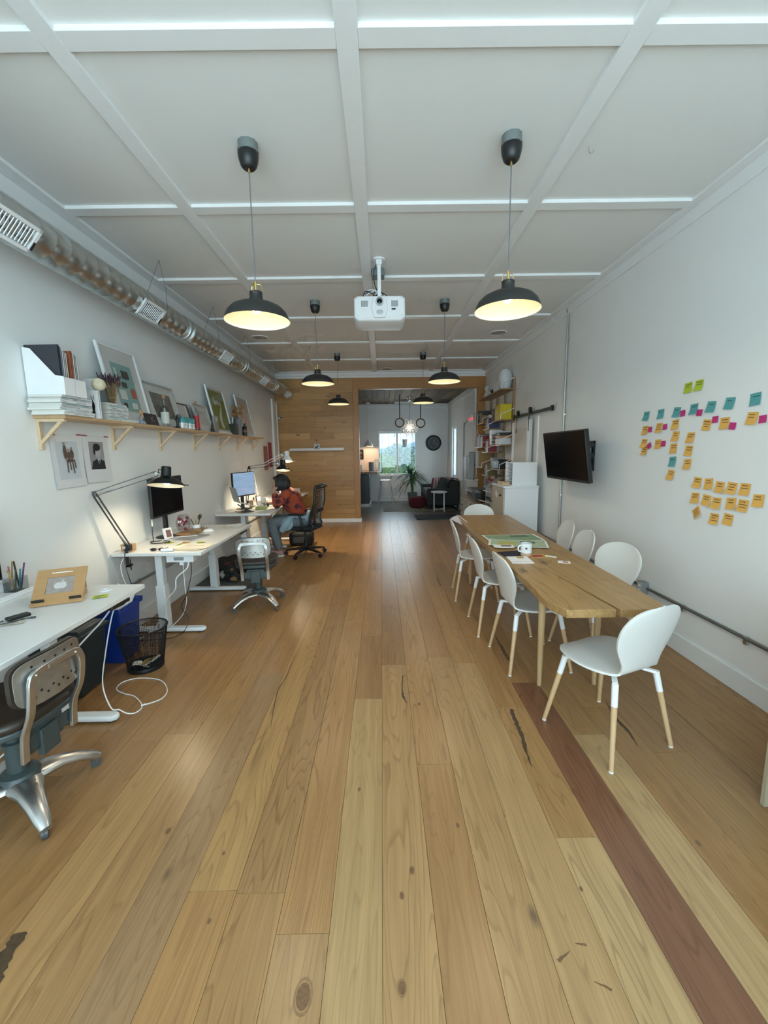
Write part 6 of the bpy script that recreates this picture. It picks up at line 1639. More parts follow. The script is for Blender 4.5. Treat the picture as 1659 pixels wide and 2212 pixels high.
NL = ['lime sticky note on the left of the top pair', 'lime sticky note on the right of the top pair'] + ['%s teal sticky note counted from the television along the upper row' % ORD[i] for i in range(7)] + [
    'small pink flag note stuck on the third teal note', 'small pink flag note stuck on the fourth teal note',
    'orange sticky note under the first teal note, upper of its column', 'pink flag note beside the upper orange note under the first teal note', 'orange sticky note under the second teal note, upper of its column', 'pink flag note beside the upper orange note under the second teal note',
    'orange sticky note right under the third teal note', 'orange sticky note second under the third teal note', 'orange sticky note overlapped at the lower left of the wall cluster', 'orange sticky note overlapping the lowest one at the left edge', 'tilted pink flag note at the lower left of the cluster',
    'orange sticky note lower under the second teal note', 'pink flag note beside the lower orange note under the second teal note', 'orange sticky note third under the third teal note', 'orange sticky note top of the short column of three', 'orange sticky note middle of the short column of three', 'orange sticky note bottom of the short column of three',
    'single teal sticky note low among the orange ones', 'orange sticky note lowest, under the single low teal note', 'orange sticky note under the fifth teal note', 'pink flag note on the orange note under the fifth teal note', 'orange sticky note under the sixth teal note', 'pink flag note on the orange note under the sixth teal note', 'orange sticky note under the seventh teal note', 'pink flag note cut by the right edge of the photo'] + [
    '%s orange sticky note in the top row of the lower group' % ORD[i] for i in range(5)] + ['%s orange sticky note in the middle row of the lower group' % ORD[i] for i in range(6)] + ['%s orange sticky note in the bottom row of the lower group' % ORD[i] for i in range(3)]
NM = {'l': pbr('wall_note_lime', (0.46, 0.56, 0.03), 0.6, var=0.04), 't': pbr('wall_note_teal', (0.10, 0.36, 0.37), 0.6, var=0.04), 'o': pbr('wall_note_orange', (0.80, 0.44, 0.10), 0.6, var=0.05), 'p': pbr('wall_note_pink', (0.56, 0.035, 0.19), 0.6, var=0.04)}
INK = pbr('marker_ink', (0.03, 0.025, 0.03), 0.7)
rn = rnd(77)
for (k, y, z), lb in zip(NOTES, NL):
    s_ = 0.076 if k != 'p' else 0.052
    h_ = 0.076 if k != 'p' else 0.046
    t = thing('sticky_note', lb, 'sticky note', (XR - (0.001 if k != 'p' else 0.004), y, z), 0, 'sticky notes on the right wall')
    roll = rn.uniform(-0.10, 0.10) + (0.75 if (y, z) == (2.965, 1.106) else 0) + (0.5 if (y, z) == (3.563, 1.593) else 0)
    lift_ = rn.uniform(0.008, 0.02) if k != 'p' else 0.004
    # local u to the viewer's right (-y), v up, w off the wall (-x)
    Mn = Matrix(((0, 0, -1, 0), (-1, 0, 0, 0), (0, 1, 0, 0), (0, 0, 0, 1))) @ Matrix.Rotation(roll, 4, 'Z')
    sk = rn.uniform(-0.3, 0.3)
    def zf(u, v, lift_=lift_, sk=sk): return 0.0004 + lift_ * (1 - v) ** 2 * (1 + sk * (u - 0.5))
    MB().sheet(lambda u, v: ((u - 0.5) * s_, (v - 0.5) * h_, zf(u, v)), 3, 5, Mn).build('paper', NM[k], t)
    if k != 'p':
        nl = 1 if k == 't' else rn.choice((2, 2, 3))
        g = MB()
        for i in range(nl):
            v0 = (0.72 if k == 't' else 0.80) - i * 0.22
            u0 = rn.uniform(0.12, 0.25); u1 = rn.uniform(0.65, 0.92)
            n_ = 9
            vs = []; fs = []
            for q in range(n_ + 1):
                u = u0 + (u1 - u0) * q / n_
                hh = 0.030 + 0.022 * ((q * 7 + i) % 3)
                vm = v0 + 0.012 * math.sin(q * 2.3)
                for vv in (vm - hh / 2, vm + hh / 2): vs.append(((u - 0.5) * s_, (vv - 0.5) * h_, zf(u, vv) + 0.0006))
                if q: fs.append((2 * q - 2, 2 * q, 2 * q + 1, 2 * q - 1))
            g.add(vs, fs, Mn)
        g.build('handwriting', INK, t)

# ------------------------------------------------------------ sliding barn door with its rail
br_ = thing('barn_door_rail', 'black steel sliding-door rail with two roller hangers', 'door rail', (XR, 6.30, 2.11))
MB().b2((-0.055, -0.78, -0.022), (-0.045, 0.82, 0.022)).build('rail', BLACKM, br_, bevel=0.002)
for yy in (-0.76, 0.80): MB().box((-0.05, yy, 0.0), (0.03, 0.05, 0.07)).build('end_stop', BLACKM, br_, bevel=0.003)
for yy in (-0.55, 0.0, 0.6): MB().cyl((-0.045, yy, 0), (0.0, yy, 0), 0.012, n=12).build('spacer', BLACKM, br_)
for yy in (0.02, 0.58):
    MB().cyl((-0.075, yy, 0.05), (-0.045, yy, 0.05), 0.045, n=22).build('roller', BLACKM, br_)
    MB().b2((-0.082, yy - 0.02, -0.26), (-0.074, yy + 0.02, 0.07)).build('hanger_strap', BLACKM, br_, bevel=0.001)
d1 = struct('door_1', MB().b2((XR - 0.072, 6.28, 0.02), (XR - 0.030, 7.10, 2.02)), pbr('door_paint', (0.62, 0.60, 0.56), 0.55, var=0.02), bevel=0.003)
MB().b2((XR - 0.080, 6.28, 0.02), (XR - 0.072, 6.38, 2.02)).build('stile', TRIM, d1, bevel=0.001)
MB().b2((XR - 0.080, 7.0, 0.02), (XR - 0.072, 7.10, 2.02)).build('stile', TRIM, d1, bevel=0.001)
MB().b2((XR - 0.080, 6.38, 1.90), (XR - 0.072, 7.0, 2.02)).build('rail', pbr('door_paint', (0.62, 0.60, 0.56), 0.55), d1, bevel=0.001)
struct('trim_11', MB().b2((XR - 0.022, 6.10, 0), (XR, 6.19, 2.06)), TRIM, bevel=0.003)

# ------------------------------------------------------------ white cabinet with a paper sorter on top
fc = thing('white_cabinet', 'white waist-high cabinet with a beige door at the right wall', 'cabinet', (1.96, 6.1, 0))
MB().b2((-0.23, -0.30, 0.02), (0.245, 0.30, 1.045)).build('body', WHITE, fc, bevel=0.004)
MB().b2((-0.255, -0.31, 1.045), (0.25, 0.31, 1.07)).build('top', WHITE, fc, bevel=0.003)
dr = MB().b2((-0.25, -0.295, 0.03), (-0.232, 0.295, 1.04)).build('door', pbr('cabinet_beige', (0.50, 0.46, 0.38), 0.5), fc, bevel=0.003)
MB().cyl((-0.25, -0.18, 0.93), (-0.275, -0.18, 0.93), 0.013, n=12).build('knob', BLACK, dr)
MB().box((-0.253, 0.05, 0.93), (0.004, 0.10, 0.07), (0.5, 0, 0)).build('paper_tag', PAPER, dr)
so_ = thing('paper_sorter', 'white open-sided paper sorter standing on the white cabinet', 'paper sorter', (2.03, 6.0, 1.07))
MB().b2((-0.19, -0.17, 0), (0.155, -0.155, 0.33)).b2((-0.19, 0.155, 0), (0.155, 0.17, 0.33)).b2((-0.19, -0.155, 0), (0.155, 0.155, 0.012)).b2((-0.19, -0.155, 0.318), (0.155, 0.155, 0.33)).b2((0.143, -0.155, 0.012), (0.155, 0.155, 0.318)).build('case', WHITE, so_, bevel=0.001)
for i in range(4):
    MB().b2((-0.19, -0.155, 0.068 + 0.062 * i), (0.143, 0.155, 0.074 + 0.062 * i)).build('shelf', WHITE, so_)
tr = thing('wooden_tray', 'pale wooden tray lying on the white cabinet', 'tray', (1.79, 6.12, 1.07))
MB().b2((-0.04, -0.14, 0), (0.06, 0.14, 0.012)).b2((-0.04, -0.14, 0.012), (-0.03, 0.14, 0.04)).b2((0.05, -0.14, 0.012), (0.06, 0.14, 0.04)).b2((-0.03, -0.14, 0.012), (0.05, -0.13, 0.04)).b2((-0.03, 0.13, 0.012), (0.05, 0.14, 0.04)).build('tray', PINE, tr, bevel=0.001)

# ------------------------------------------------------------ wall shelving with wooden uprights
su = thing('wall_shelving', 'wall shelving of oak boards with white wire bookends on oak uprights', 'shelving', (XR, 7.25, 0))
SW = wood('shelving_oak', (0.36, 0.215, 0.095), 'Y', dark=0.7, ring=8, streak=14)
SWZ = wood('shelving_oak_upright', (0.36, 0.215, 0.095), 'Z', dark=0.7, ring=8, streak=14)
for yy in (0.0, 0.50, 1.0, 1.50):
    MB().b2((-0.04, yy - 0.018, 0.72), (-0.004, yy + 0.018, 2.80)).build('upright', SWZ, su, bevel=0.002)
LEV = [(2.585, -0.05, 1.60, 0.25), (2.075, -0.05, 0.62, 0.25), (1.95, 0.55, 0.95, 0.30), (2.09, 1.0, 1.62, 0.30), (1.645, -0.05, 0.70, 0.25), (1.52, 0.60, 1.05, 0.30), (1.62, 1.05, 1.66, 0.30), (1.22, -0.05, 0.66, 0.25), (1.08, 0.60, 1.02, 0.30), (1.22, 1.02, 1.66, 0.30)]
for z_, a, b, d_ in LEV:
    MB().b2((-d_, a, z_), (-0.005, b, z_ + 0.02)).build('shelf_board', SW, su, bevel=0.002)
    MB().tube([(-d_ + 0.005, a + 0.015, z_ + 0.02), (-d_ + 0.005, a + 0.015, z_ + 0.10), (-0.02, a + 0.015, z_ + 0.20)], 0.007, 6).build('bookend_wire', WHITEM, su)
def on_shelf(y, z_, dx=0.13): return (XR - dx, 7.25 + y, z_ + 0.0205)
CER = pbr('white_ceramic', (0.68, 0.69, 0.70), 0.4)
lathe_thing('large_white_vase', 'largest rounded white vase on the top oak shelf', 'vase', on_shelf(0.16, 2.585), [('vase', [(0.0, 0.0), (0.075, 0.0), (0.10, 0.06), (0.118, 0.16), (0.115, 0.25), (0.09, 0.31), (0.07, 0.32), (0.07, 0.335), (0.06, 0.335), (0.06, 0.32), (0.0, 0.30)], CER)])
lathe_thing('white_vase', 'second white bulbous vase beside the largest one', 'vase', on_shelf(0.52, 2.585), [('vase', [(0.0, 0.0), (0.05, 0.0), (0.075, 0.06), (0.07, 0.15), (0.04, 0.20), (0.045, 0.22), (0.0, 0.215)], CER)])
lathe_thing('white_vase', 'narrow white vase with rounded shoulder on the top shelf', 'vase', on_shelf(0.70, 2.585), [('vase', [(0.0, 0.0), (0.045, 0.0), (0.062, 0.09), (0.055, 0.17), (0.03, 0.20), (0.032, 0.22), (0.0, 0.215)], CER)])
bst = thing('white_bust', 'white classical bust at the far end of the top shelf', 'bust', on_shelf(1.40, 2.585))
MB().lathe([(0.0, 0.0), (0.045, 0.0), (0.045, 0.02), (0.025, 0.035), (0.025, 0.05), (0.0, 0.05)], n=16).ell((0, 0, 0.09), (0.045, 0.075, 0.05), n=14).cyl((0, 0, 0.11), (0, 0, 0.17), 0.026, n=12).ell((-0.006, 0, 0.205), (0.042, 0.036, 0.052), n=14).ell((-0.046, 0, 0.20), (0.010, 0.007, 0.010), n=8).ell((0.01, 0, 0.225), (0.045, 0.042, 0.04), n=12).build('bust', CER, bst)
for i, (y, h_, c, lb) in enumerate(((0.92, 0.12, BLACK, 'black lidded jar on the top oak shelf'), (1.12, 0.09, CER, 'small white jar on the top oak shelf'), (1.25, 0.12, CER, 'white bottle form next to the bust'), (1.54, 0.10, CER, 'white cup form at the far end beside the bust'))):
    lathe_thing('shelf_jar', lb, 'jar', on_shelf(y, 2.585), [('jar', [(0.0, 0.0), (0.035, 0.0), (0.04, h_ * 0.5), (0.03, h_ * 0.8), (0.02, h_), (0.0, h_)], c)])
yb = thing('yellow_box', 'bright yellow square storage box on the second oak shelf', 'box', on_shelf(0.14, 2.075, 0.150))
YELB = pbr('box_yellow', (0.62, 0.47, 0.006), 0.5, var=0.04)
MB().box((0, 0, 0.12), (0.20, 0.30, 0.24)).build('box', YELB, yb, bevel=0.003)
MB().box((0, 0, 0.247), (0.206, 0.306, 0.014)).build('lid', YELB, yb, bevel=0.002)
rk = rnd(55)
def book_row(y0, y1, z_, d_, names, group, where, hmin=0.17, hmax=0.26):
    y = y0; i = 0
    cols = [('white', (0.62, 0.61, 0.58)), ('black', (0.03, 0.03, 0.03)), ('dark red', (0.25, 0.03, 0.03)), ('grey', (0.28, 0.28, 0.28)), ('beige', (0.45, 0.38, 0.28)), ('navy', (0.03, 0.04, 0.10)), ('brown', (0.16, 0.09, 0.05)), ('pink', (0.5, 0.28, 0.27)), ('olive', (0.16, 0.16, 0.06)), ('cream', (0.55, 0.52, 0.42))]
    while y < y1 - 0.012:
        th = rk.uniform(0.014, 0.032); h_ = rk.uniform(hmin, hmax)
        nm, c = cols[(i * 7 + int(z_ * 100)) % len(cols)]
        w_ = rk.uniform(0.15, 0.2)
        lb = '%s %s spine book, %s' % (('thin' if th < 0.02 else 'thick'), nm, where % (ORD[i] if i < 7 else ['eighth', 'ninth', 'tenth', 'eleventh', 'twelfth', 'thirteenth', 'fourteenth', 'fifteenth', 'sixteenth', 'seventeenth', 'eighteenth', 'nineteenth', 'twentieth', 'last but two', 'last but one', 'last'][min(i - 7, 15)]))
        t = thing('book', lb, 'book', (XR - d_ + 0.02 + w_ / 2, 7.25 + y + th / 2, z_ + 0.0205), PI, group)
        m_ = pbr('shelfbook_%s' % nm, c, 0.5)
        MB().b2((-w_ / 2, -th / 2, 0), (w_ / 2, -th / 2 + 0.0015, h_)).b2((-w_ / 2, th / 2 - 0.0015, 0), (w_ / 2, th / 2, h_)).b2((w_ / 2 - 0.0015, -th / 2, 0), (w_ / 2, th / 2, h_)).build('cover', m_, t)
        MB().b2((-w_ / 2 + 0.002, -th / 2 + 0.0015, 0.002), (w_ / 2 - 0.0015, th / 2 - 0.0015, h_ - 0.003)).build('pages', PAGES, t)
        y += th + 0.002; i += 1
book_row(0.36, 0.58, 2.075, 0.25, None, 'books beside the yellow box', '%s from the yellow box')
book_row(0.58, 0.86, 1.95, 0.30, None, 'books on the shelf behind the yellow box shelf', '%s along the shelf below the yellow box end')
book_row(1.06, 1.58, 1.62, 0.30, None, 'books on the far middle shelf', '%s along the far middle shelf')
book_row(0.62, 0.82, 1.52, 0.30, None, 'books on the near middle shelf', '%s along the short middle shelf')
book_row(0.62, 0.80, 1.08, 0.30, None, 'books on the lower short shelf', '%s along the lower short shelf', 0.14, 0.2)
# stacked portfolios, files, boxes on the third near shelf
z_ = 1.6655
for i, (h_, c, lb) in enumerate(((0.11, (0.60, 0.62, 0.64), 'white lidded document box, lowest in its pile on the shelf'), (0.045, (0.45, 0.20, 0.07), 'orange flat box in the pile on the white document box'), (0.05, (0.02, 0.02, 0.02), 'black flat portfolio on the orange box'), (0.02, (0.50, 0.52, 0.54), 'pale grey folder, topmost of the document box pile'))):
    box_thing('flat_box', lb, 'box', (XR - 0.148, 7.25 + 0.12, z_), [('box', (0, 0, h_ / 2), (0.20, 0.30 - 0.01 * i, h_), pbr('flatbox_%d' % i, c, 0.5), None), ('label_tab', (-0.101, -0.06, h_ / 2), (0.002, 0.05, h_ * 0.4), LGREY, None)], 0, 'pile on the white document box')
    z_ += h_ + 0.0005
z_ = 1.6655
for i in range(9):
    h_ = rk.uniform(0.016, 0.026)
    box_thing('paper_bundle', '%s paper bundle from the bottom of the tall leaning pile on the oak shelf' % (ORD + ['eighth', 'ninth'])[i], 'paper bundle', (XR - 0.15 + rk.uniform(-0.006, 0.006), 7.25 + 0.40, z_), [('bundle', (0, 0, h_ / 2), (0.19, 0.17, h_), pbr('bundle_%d' % (i % 3), ((0.14, 0.11, 0.08), (0.36, 0.32, 0.26), (0.05, 0.045, 0.04))[i % 3], 0.7, var=0.2), (0, 0, rk.uniform(-0.06, 0.06))), ('strap', (0, 0, h_ / 2), (0.014, 0.172, h_ + 0.0006), DKGREY, None)], 0, 'pile of paper bundles')
    z_ += h_ + 0.001
box_thing('magazine_case', 'white leaning magazine case on the near middle shelf', 'magazine case', (XR - 0.15, 7.25 + 0.58, 1.6655), [('case', (0, 0, 0.14), (0.22, 0.09, 0.28), WHITE, None), ('finger_hole', (-0.111, 0, 0.20), (0.002, 0.03, 0.03), DKGREY, None)])
# lower shelves
bb_ = box_thing('black_storage_box', 'black storage box with white label on the lowest near shelf', 'box', (XR - 0.148, 7.25 + 0.22, 1.2405), [('box', (0, 0, 0.075), (0.20, 0.42, 0.15), BLACK, None), ('lid', (0, 0, 0.157), (0.206, 0.426, 0.014), BLACK, None), ('label_holder', (-0.102, -0.02, 0.09), (0.003, 0.09, 0.035), LGREY, None)])
box_thing('grey_box', 'grey archive box beside the black storage box', 'box', (XR - 0.13, 7.25 + 0.55, 1.2405), [('box', (0, 0, 0.09), (0.2, 0.16, 0.18), pbr('archive_grey', (0.30, 0.33, 0.33), 0.6), None), ('lid', (0, 0, 0.185), (0.206, 0.166, 0.012), LGREY, None)])
box_thing('brown_folder', 'large brown cardboard folder standing on the far lower shelf', 'folder', (XR - 0.18, 7.25 + 1.22, 1.2405), [('cover', (0, 0, 0.16), (0.26, 0.06, 0.33), pbr('kraft_board', (0.30, 0.19, 0.08), 0.7), None), ('sheets', (0, 0, 0.165), (0.25, 0.045, 0.325), PAPER, None)])
box_thing('file_box', 'tall pale file box at the far end of the shelving', 'file box', (XR - 0.18, 7.25 + 1.45, 1.2405), [('box', (0, 0, 0.15), (0.26, 0.22, 0.30), pbr('filebox_pale', (0.42, 0.44, 0.42), 0.6), None), ('lid', (0, 0, 0.306), (0.266, 0.226, 0.012), LGREY, None)])
box_thing('card_carton', 'opened brown carton on the far upper shelf', 'carton', (XR - 0.17, 7.25 + 1.18, 2.1105), [('carton', (0, 0, 0.075), (0.24, 0.28, 0.15), pbr('kraft_carton', (0.26, 0.15, 0.06), 0.7), None), ('flap', (-0.13, 0, 0.16), (0.005, 0.26, 0.06), pbr('kraft_carton', (0.26, 0.15, 0.06), 0.7), (0, -0.6, 0))])
box_thing('ring_binder', 'dark ring binder at the end of the far upper shelf', 'binder', (XR - 0.17, 7.25 + 1.45, 2.1105), [('binder', (0, 0, 0.13), (0.25, 0.07, 0.26), DKGREY, None), ('spine_label', (-0.126, 0, 0.14), (0.002, 0.04, 0.10), PAPER, None)])

# ------------------------------------------------------------ low drawer units and machines under the shelving
DG = pbr('drawer_white', (0.50, 0.50, 0.47), 0.45, var=0.02)
for i, (y0, lb) in enumerate(((6.52, 'low white drawer unit hidden behind the white cabinet'), (7.36, 'low white drawer unit in the middle below the shelving'), (8.20, 'low white drawer unit furthest below the shelving'))):
    t = thing('drawer_unit', lb, 'drawer unit', (2.0, y0 + 0.4, 0), 0, 'low white drawer units')
    MB().b2((-0.262, -0.4, 0.02), (0.27, 0.4, 0.60)).build('body', DG, t, bevel=0.003)
    MB().b2((-0.285, -0.405, 0.60), (0.275, 0.405, 0.622)).build('top', wood('drawer_top_oak', (0.36, 0.25, 0.14), 'Y', dark=0.7), t, bevel=0.002)
    for k in range(5):
        for q in range(2):
            ya = -0.39 + q * 0.395; za = 0.035 + k * 0.113
            d_ = MB().b2((-0.280, ya, za), (-0.264, ya + 0.385, za + 0.105)).build('drawer', DG, t, bevel=0.002)
            MB().ell((-0.287, ya + 0.1925, za + 0.055), (0.012, 0.012, 0.012), n=10).build('knob', BLACK, d_)
def printer(label, loc, d, mat, tray=True, name='printer'):
    t = thing(name, label, 'printer', loc)
    x, y, z_ = d
    MB().box((0, 0, z_ / 2), d).build('body', mat, t, bevel=0.012)
    MB().box((-x / 2 - 0.002, 0, z_ * 0.45), (0.01, y * 0.7, z_ * 0.18)).build('paper_slot', BLACK, t)
    MB().box((-x / 2 - 0.03, -y * 0.1, z_ * 0.86), (0.08, y * 0.6, 0.012), (0, 0.3, 0)).build('control_panel', LGREY if mat != BLACK else DKGREY, t)
    MB().box((0, 0, z_ + 0.006), (x * 0.92, y * 0.92, 0.014)).build('lid', mat, t, bevel=0.004)
    if tray: MB().box((-x / 2 - 0.07, 0, z_ * 0.28), (0.16, y * 0.6, 0.008), (0, 0.25, 0)).build('output_tray', LGREY if mat != BLACK else DKGREY, t)
    return t
GPR = pbr('printer_grey', (0.33, 0.34, 0.33), 0.5)
printer('light grey laser printer with open trays on the drawer units', (2.0, 7.05, 0.6225), (0.36, 0.42, 0.30), GPR)
printer('black inkjet printer between the two grey machines', (1.98, 7.70, 0.6225), (0.38, 0.44, 0.19), BLACK)
printer('grey photo printer furthest on the drawer units', (1.98, 8.45, 0.6225), (0.36, 0.55, 0.17), pbr('printer_slate', (0.14, 0.15, 0.16), 0.5), False)
lt = thing('drafting_stand', 'tilted grey paper stand on the back of the light grey printer', 'paper stand', (1.98, 7.36, 0.6225))
MB().box((0.0, 0, 0.38), (0.34, 0.30, 0.012), (0.0, -0.55, 0)).build('plate', GREYP, lt, bevel=0.002)
MB().bar((0.08, 0.1, 0.0), (0.05, 0.1, 0.40), 0.012, 0.012).bar((0.08, -0.12, 0.0), (0.05, -0.12, 0.40), 0.012, 0.012).build('strut', DKGREY, lt)
rs = thing('red_bag', 'folded red and blue fabric bag on the lower shelf end', 'bag', (XR - 0.20, 7.25 + 0.42, 0.93))
MB().box((0, 0, 0.05), (0.24, 0.40, 0.10)).build('bag', pbr('bag_red', (0.30, 0.025, 0.02), 0.6, var=0.15), rs, bevel=0.02, seg=3)
MB().box((-0.1215, 0.05, 0.05), (0.002, 0.16, 0.08), (0, 0, 0)).build('blue_patch', pbr('bag_blue', (0.02, 0.02, 0.13), 0.6), rs)
MB().b2((-0.12, -0.30, -0.02), (0.155, 0.30, -0.001)).build('carrier_board', SW, rs)
lathe_thing('green_canister', 'pale green canister with dark lid beside the white cabinet', 'canister', (1.80, 6.70, 0.6225), [('body', [(0.0, 0.0), (0.04, 0.0), (0.04, 0.12), (0.0, 0.12)], pbr('canister_green', (0.27, 0.36, 0.30), 0.5)), ('lid', [(0.0, 0.12), (0.042, 0.12), (0.042, 0.14), (0.0, 0.142)], DKGREY)])

# ------------------------------------------------------------ plywood console at the right edge
pw = thing('plywood_console', 'plywood panel furniture cut by the right edge of the photo', 'console', (1.98, 1.25, 0))
PLY = wood('plywood', (0.42, 0.36, 0.26), 'Z', dark=0.8, ring=5, streak=10, rough=0.5)
MB().b2((-0.316, 0.362, 0), (0.28, 0.382, 0.80)).build('side_panel', PLY, pw, bevel=0.0008)
MB().b2((-0.316, -0.40, 0), (0.28, -0.38, 0.80)).build('side_panel', PLY, pw, bevel=0.0008)
MB().b2((-0.316, -0.40, 0.80), (0.28, 0.382, 0.82)).build('top', PLY, pw, bevel=0.0008)
MB().b2((0.26, -0.38, 0.3), (0.28, 0.362, 0.80)).build('back_panel', PLY, pw)
# ------------------------------------------------------------ far room
ck_ = thing('wall_clock', 'round black wall clock with pale numerals beside the far window', 'clock', (1.645, YB, 1.82))
Mc = M_of((0, 0, 0), (PI / 2, 0, 0))
MB().lathe([(0.0, 0.0), (0.24, 0.0), (0.24, 0.035), (0.215, 0.045), (0.205, 0.025), (0.0, 0.022)], n=44, M=Mc).build('case', BLACK, ck_)
MB().lathe([(0.0, 0.0225), (0.20, 0.0245)], n=40, M=Mc).build('face', pbr('clock_face', (0.03, 0.034, 0.036), 0.5), ck_)
for k in range(12):
    a = k * PI / 6
    MB().box((0.155 * math.sin(a), 0.155 * math.cos(a), 0.027), (0.014, 0.045, 0.003), (0, 0, -a), Mc).build('numeral', GREYP, ck_)
for a, l, w_ in ((0.3, 0.10, 0.012), (2.0, 0.15, 0.008)):
    MB().bar((0, 0, 0.03), (l * math.sin(a), l * math.cos(a), 0.03), w_, 0.002, Mc).build('hand', LGREY, ck_)
# counter
ct = thing('bar_counter', 'dark cupboard counter with a wooden top beside the far window', 'counter', (-1.2, 12.35, 0))
MB().b2((-1.05, -0.40, 0.08), (0.83, 0.80, 0.95)).build('carcass', BLACK, ct, bevel=0.003)
for k in range(3): 
    d_ = MB().b2((-1.03 + 0.62 * k, -0.418, 0.11), (-0.43 + 0.62 * k, -0.402, 0.93)).build('door', pbr('counter_black', (0.008, 0.008, 0.009), 0.35), ct, bevel=0.002)
    MB().ell((-0.50 + 0.62 * k, -0.428, 0.85), (0.013, 0.013, 0.013), n=10).build('knob', CHROME, d_)
MB().b2((-1.07, -0.45, 0.95), (1.08, 0.83, 0.995)).build('worktop', wood('counter_oak', (0.36, 0.22, 0.11), 'X', dark=0.65), ct, bevel=0.003)
MB().b2((-1.07, -0.43, 0.0), (0.85, -0.40, 0.08)).b2((0.83, -0.43, 0.0), (0.86, 0.80, 0.08)).build('plinth', TRIM, ct)
for i, (x, y, lb, prof, mat) in enumerate(((-0.62, 12.15, 'small white ceramic jug on the counter', [(0.0, 0.0), (0.06, 0.0), (0.07, 0.08), (0.05, 0.17), (0.055, 0.2), (0.0, 0.19)], CER), (-0.30, 12.3, 'grey tin on the counter near the window', [(0.0, 0.0), (0.08, 0.0), (0.08, 0.28), (0.0, 0.28)], GREYP), (-0.14, 12.6, 'large glass jar on the counter by the window', [(0.0, 0.0), (0.12, 0.0), (0.12, 0.28), (0.08, 0.32), (0.08, 0.36), (0.0, 0.36)], BG), (-0.8, 12.2, 'dark bottle on the counter', [(0.0, 0.0), (0.04, 0.0), (0.04, 0.16), (0.015, 0.22), (0.015, 0.28), (0.0, 0.28)], BLACK))):
    lathe_thing('counter_jar', lb, 'jar', (x, y, 0.995), [('vessel', prof, mat)])
sheet_thing('counter_tray', 'white paper tray lying on the counter edge', 'tray', (-0.25, 12.05, 0.995), 0.1, 0.5, 0.2, PAPER, th=0.01)
bx = thing('black_wall_box', 'small black panel on the far wall above the counter', 'wall panel', (-0.66, YB, 1.50))
MB().b2((-0.09, -0.03, -0.15), (0.10, 0, 0.15)).build('panel', BLACK, bx, bevel=0.004)
for zz in (-0.08, 0.02, 0.05): MB().ell((0.02, -0.031, zz), (0.014, 0.006, 0.014), n=8).build('light', LGREY, bx)
# counter pendant
cp_ = thing('counter_pendant', 'white dome pendant lamp over the counter in the far room', 'pendant lamp', (-0.384, 12.75, 3.03))
MB().lathe([(0.0, 0.0), (0.06, 0.0), (0.06, -0.03), (0.0, -0.03)], n=18).cyl((0, 0, -0.03), (0, 0, -1.10), 0.006, n=8).build('stem', WHITEM, cp_)
s_ = MB().lathe([(0.0, -1.08), (0.025, -1.08), (0.03, -1.12), (0.08, -1.17), (0.12, -1.22), (0.14, -1.29)], n=28); s_.f.pop(); s_.mi.pop()
s_.build('shade', WHITE, cp_)
s_ = MB().lathe([(0.138, -1.288), (0.115, -1.22), (0.075, -1.175), (0.0, -1.15)], n=28)
for i, f in enumerate(s_.f):
    if len(f) > 4: s_.f.pop(i); s_.mi.pop(i); break
s_.build('shade_lining', SHADEIN, cp_)
MB().ell((0, 0, -1.22), (0.028, 0.028, 0.03), n=10).build('bulb', emit('warm_bulb', (1.0, 0.6, 0.3), 12), cp_)
l = bpy.data.lights.new('lamp_light', 'POINT'); l.energy = 14; l.color = (1.0, 0.60, 0.34); l.shadow_soft_size = 0.03
lo = bpy.data.objects.new('lamp_light', l); COL.objects.link(lo); lo.parent = cp_; lo.location = (0, 0, -1.26)
# chandelier
cl_ = thing('starburst_chandelier', 'lit starburst chandelier of glass rods in the far room', 'chandelier', (0.78, 11.5, 3.03))
MB().lathe([(0.0, 0.0), (0.07, 0.0), (0.06, -0.05), (0.02, -0.07), (0.0, -0.07)], n=20).ell((0, 0, -0.09), (0.05, 0.05, 0.04), n=14).build('canopy', CHROME, cl_)
MB().cyl((0, 0, -0.10), (0, 0, -0.72), 0.004, n=6).build('stem', DKGREY, cl_)
MB().ell((0, 0, -0.82), (0.05, 0.05, 0.05), n=14).build('lamp_core', emit('core_glow', (1.0, 0.80, 0.50), 14), cl_)
rq = rnd(40)
N_ = 90
for k in range(N_):
    zz = 1 - 2 * (k + 0.5) / N_; rr_ = math.sqrt(1 - zz * zz); a = k * 2.39996
    d = Vector((rr_ * math.cos(a), rr_ * math.sin(a), zz))
    L_ = rq.uniform(0.19, 0.25)
    MB().cyl(Vector((0, 0, -0.82)) + d * 0.05, Vector((0, 0, -0.82)) + d * L_, 0.0018, n=4).ell(Vector((0, 0, -0.82)) + d * L_, (0.013, 0.013, 0.013), n=6).build('crystal_rod', pbr('crystal', (0.80, 0.82, 0.84), 0.08, var=0.02, spec=0.8), cl_)
l = bpy.data.lights.new('lamp_light', 'POINT'); l.energy = 2.5; l.color = (1.0, 0.82, 0.58); l.shadow_soft_size = 0.06
lo = bpy.data.objects.new('lamp_light', l); COL.objects.link(lo); lo.parent = cl_; lo.location = (0.0, -0.12, -0.82)
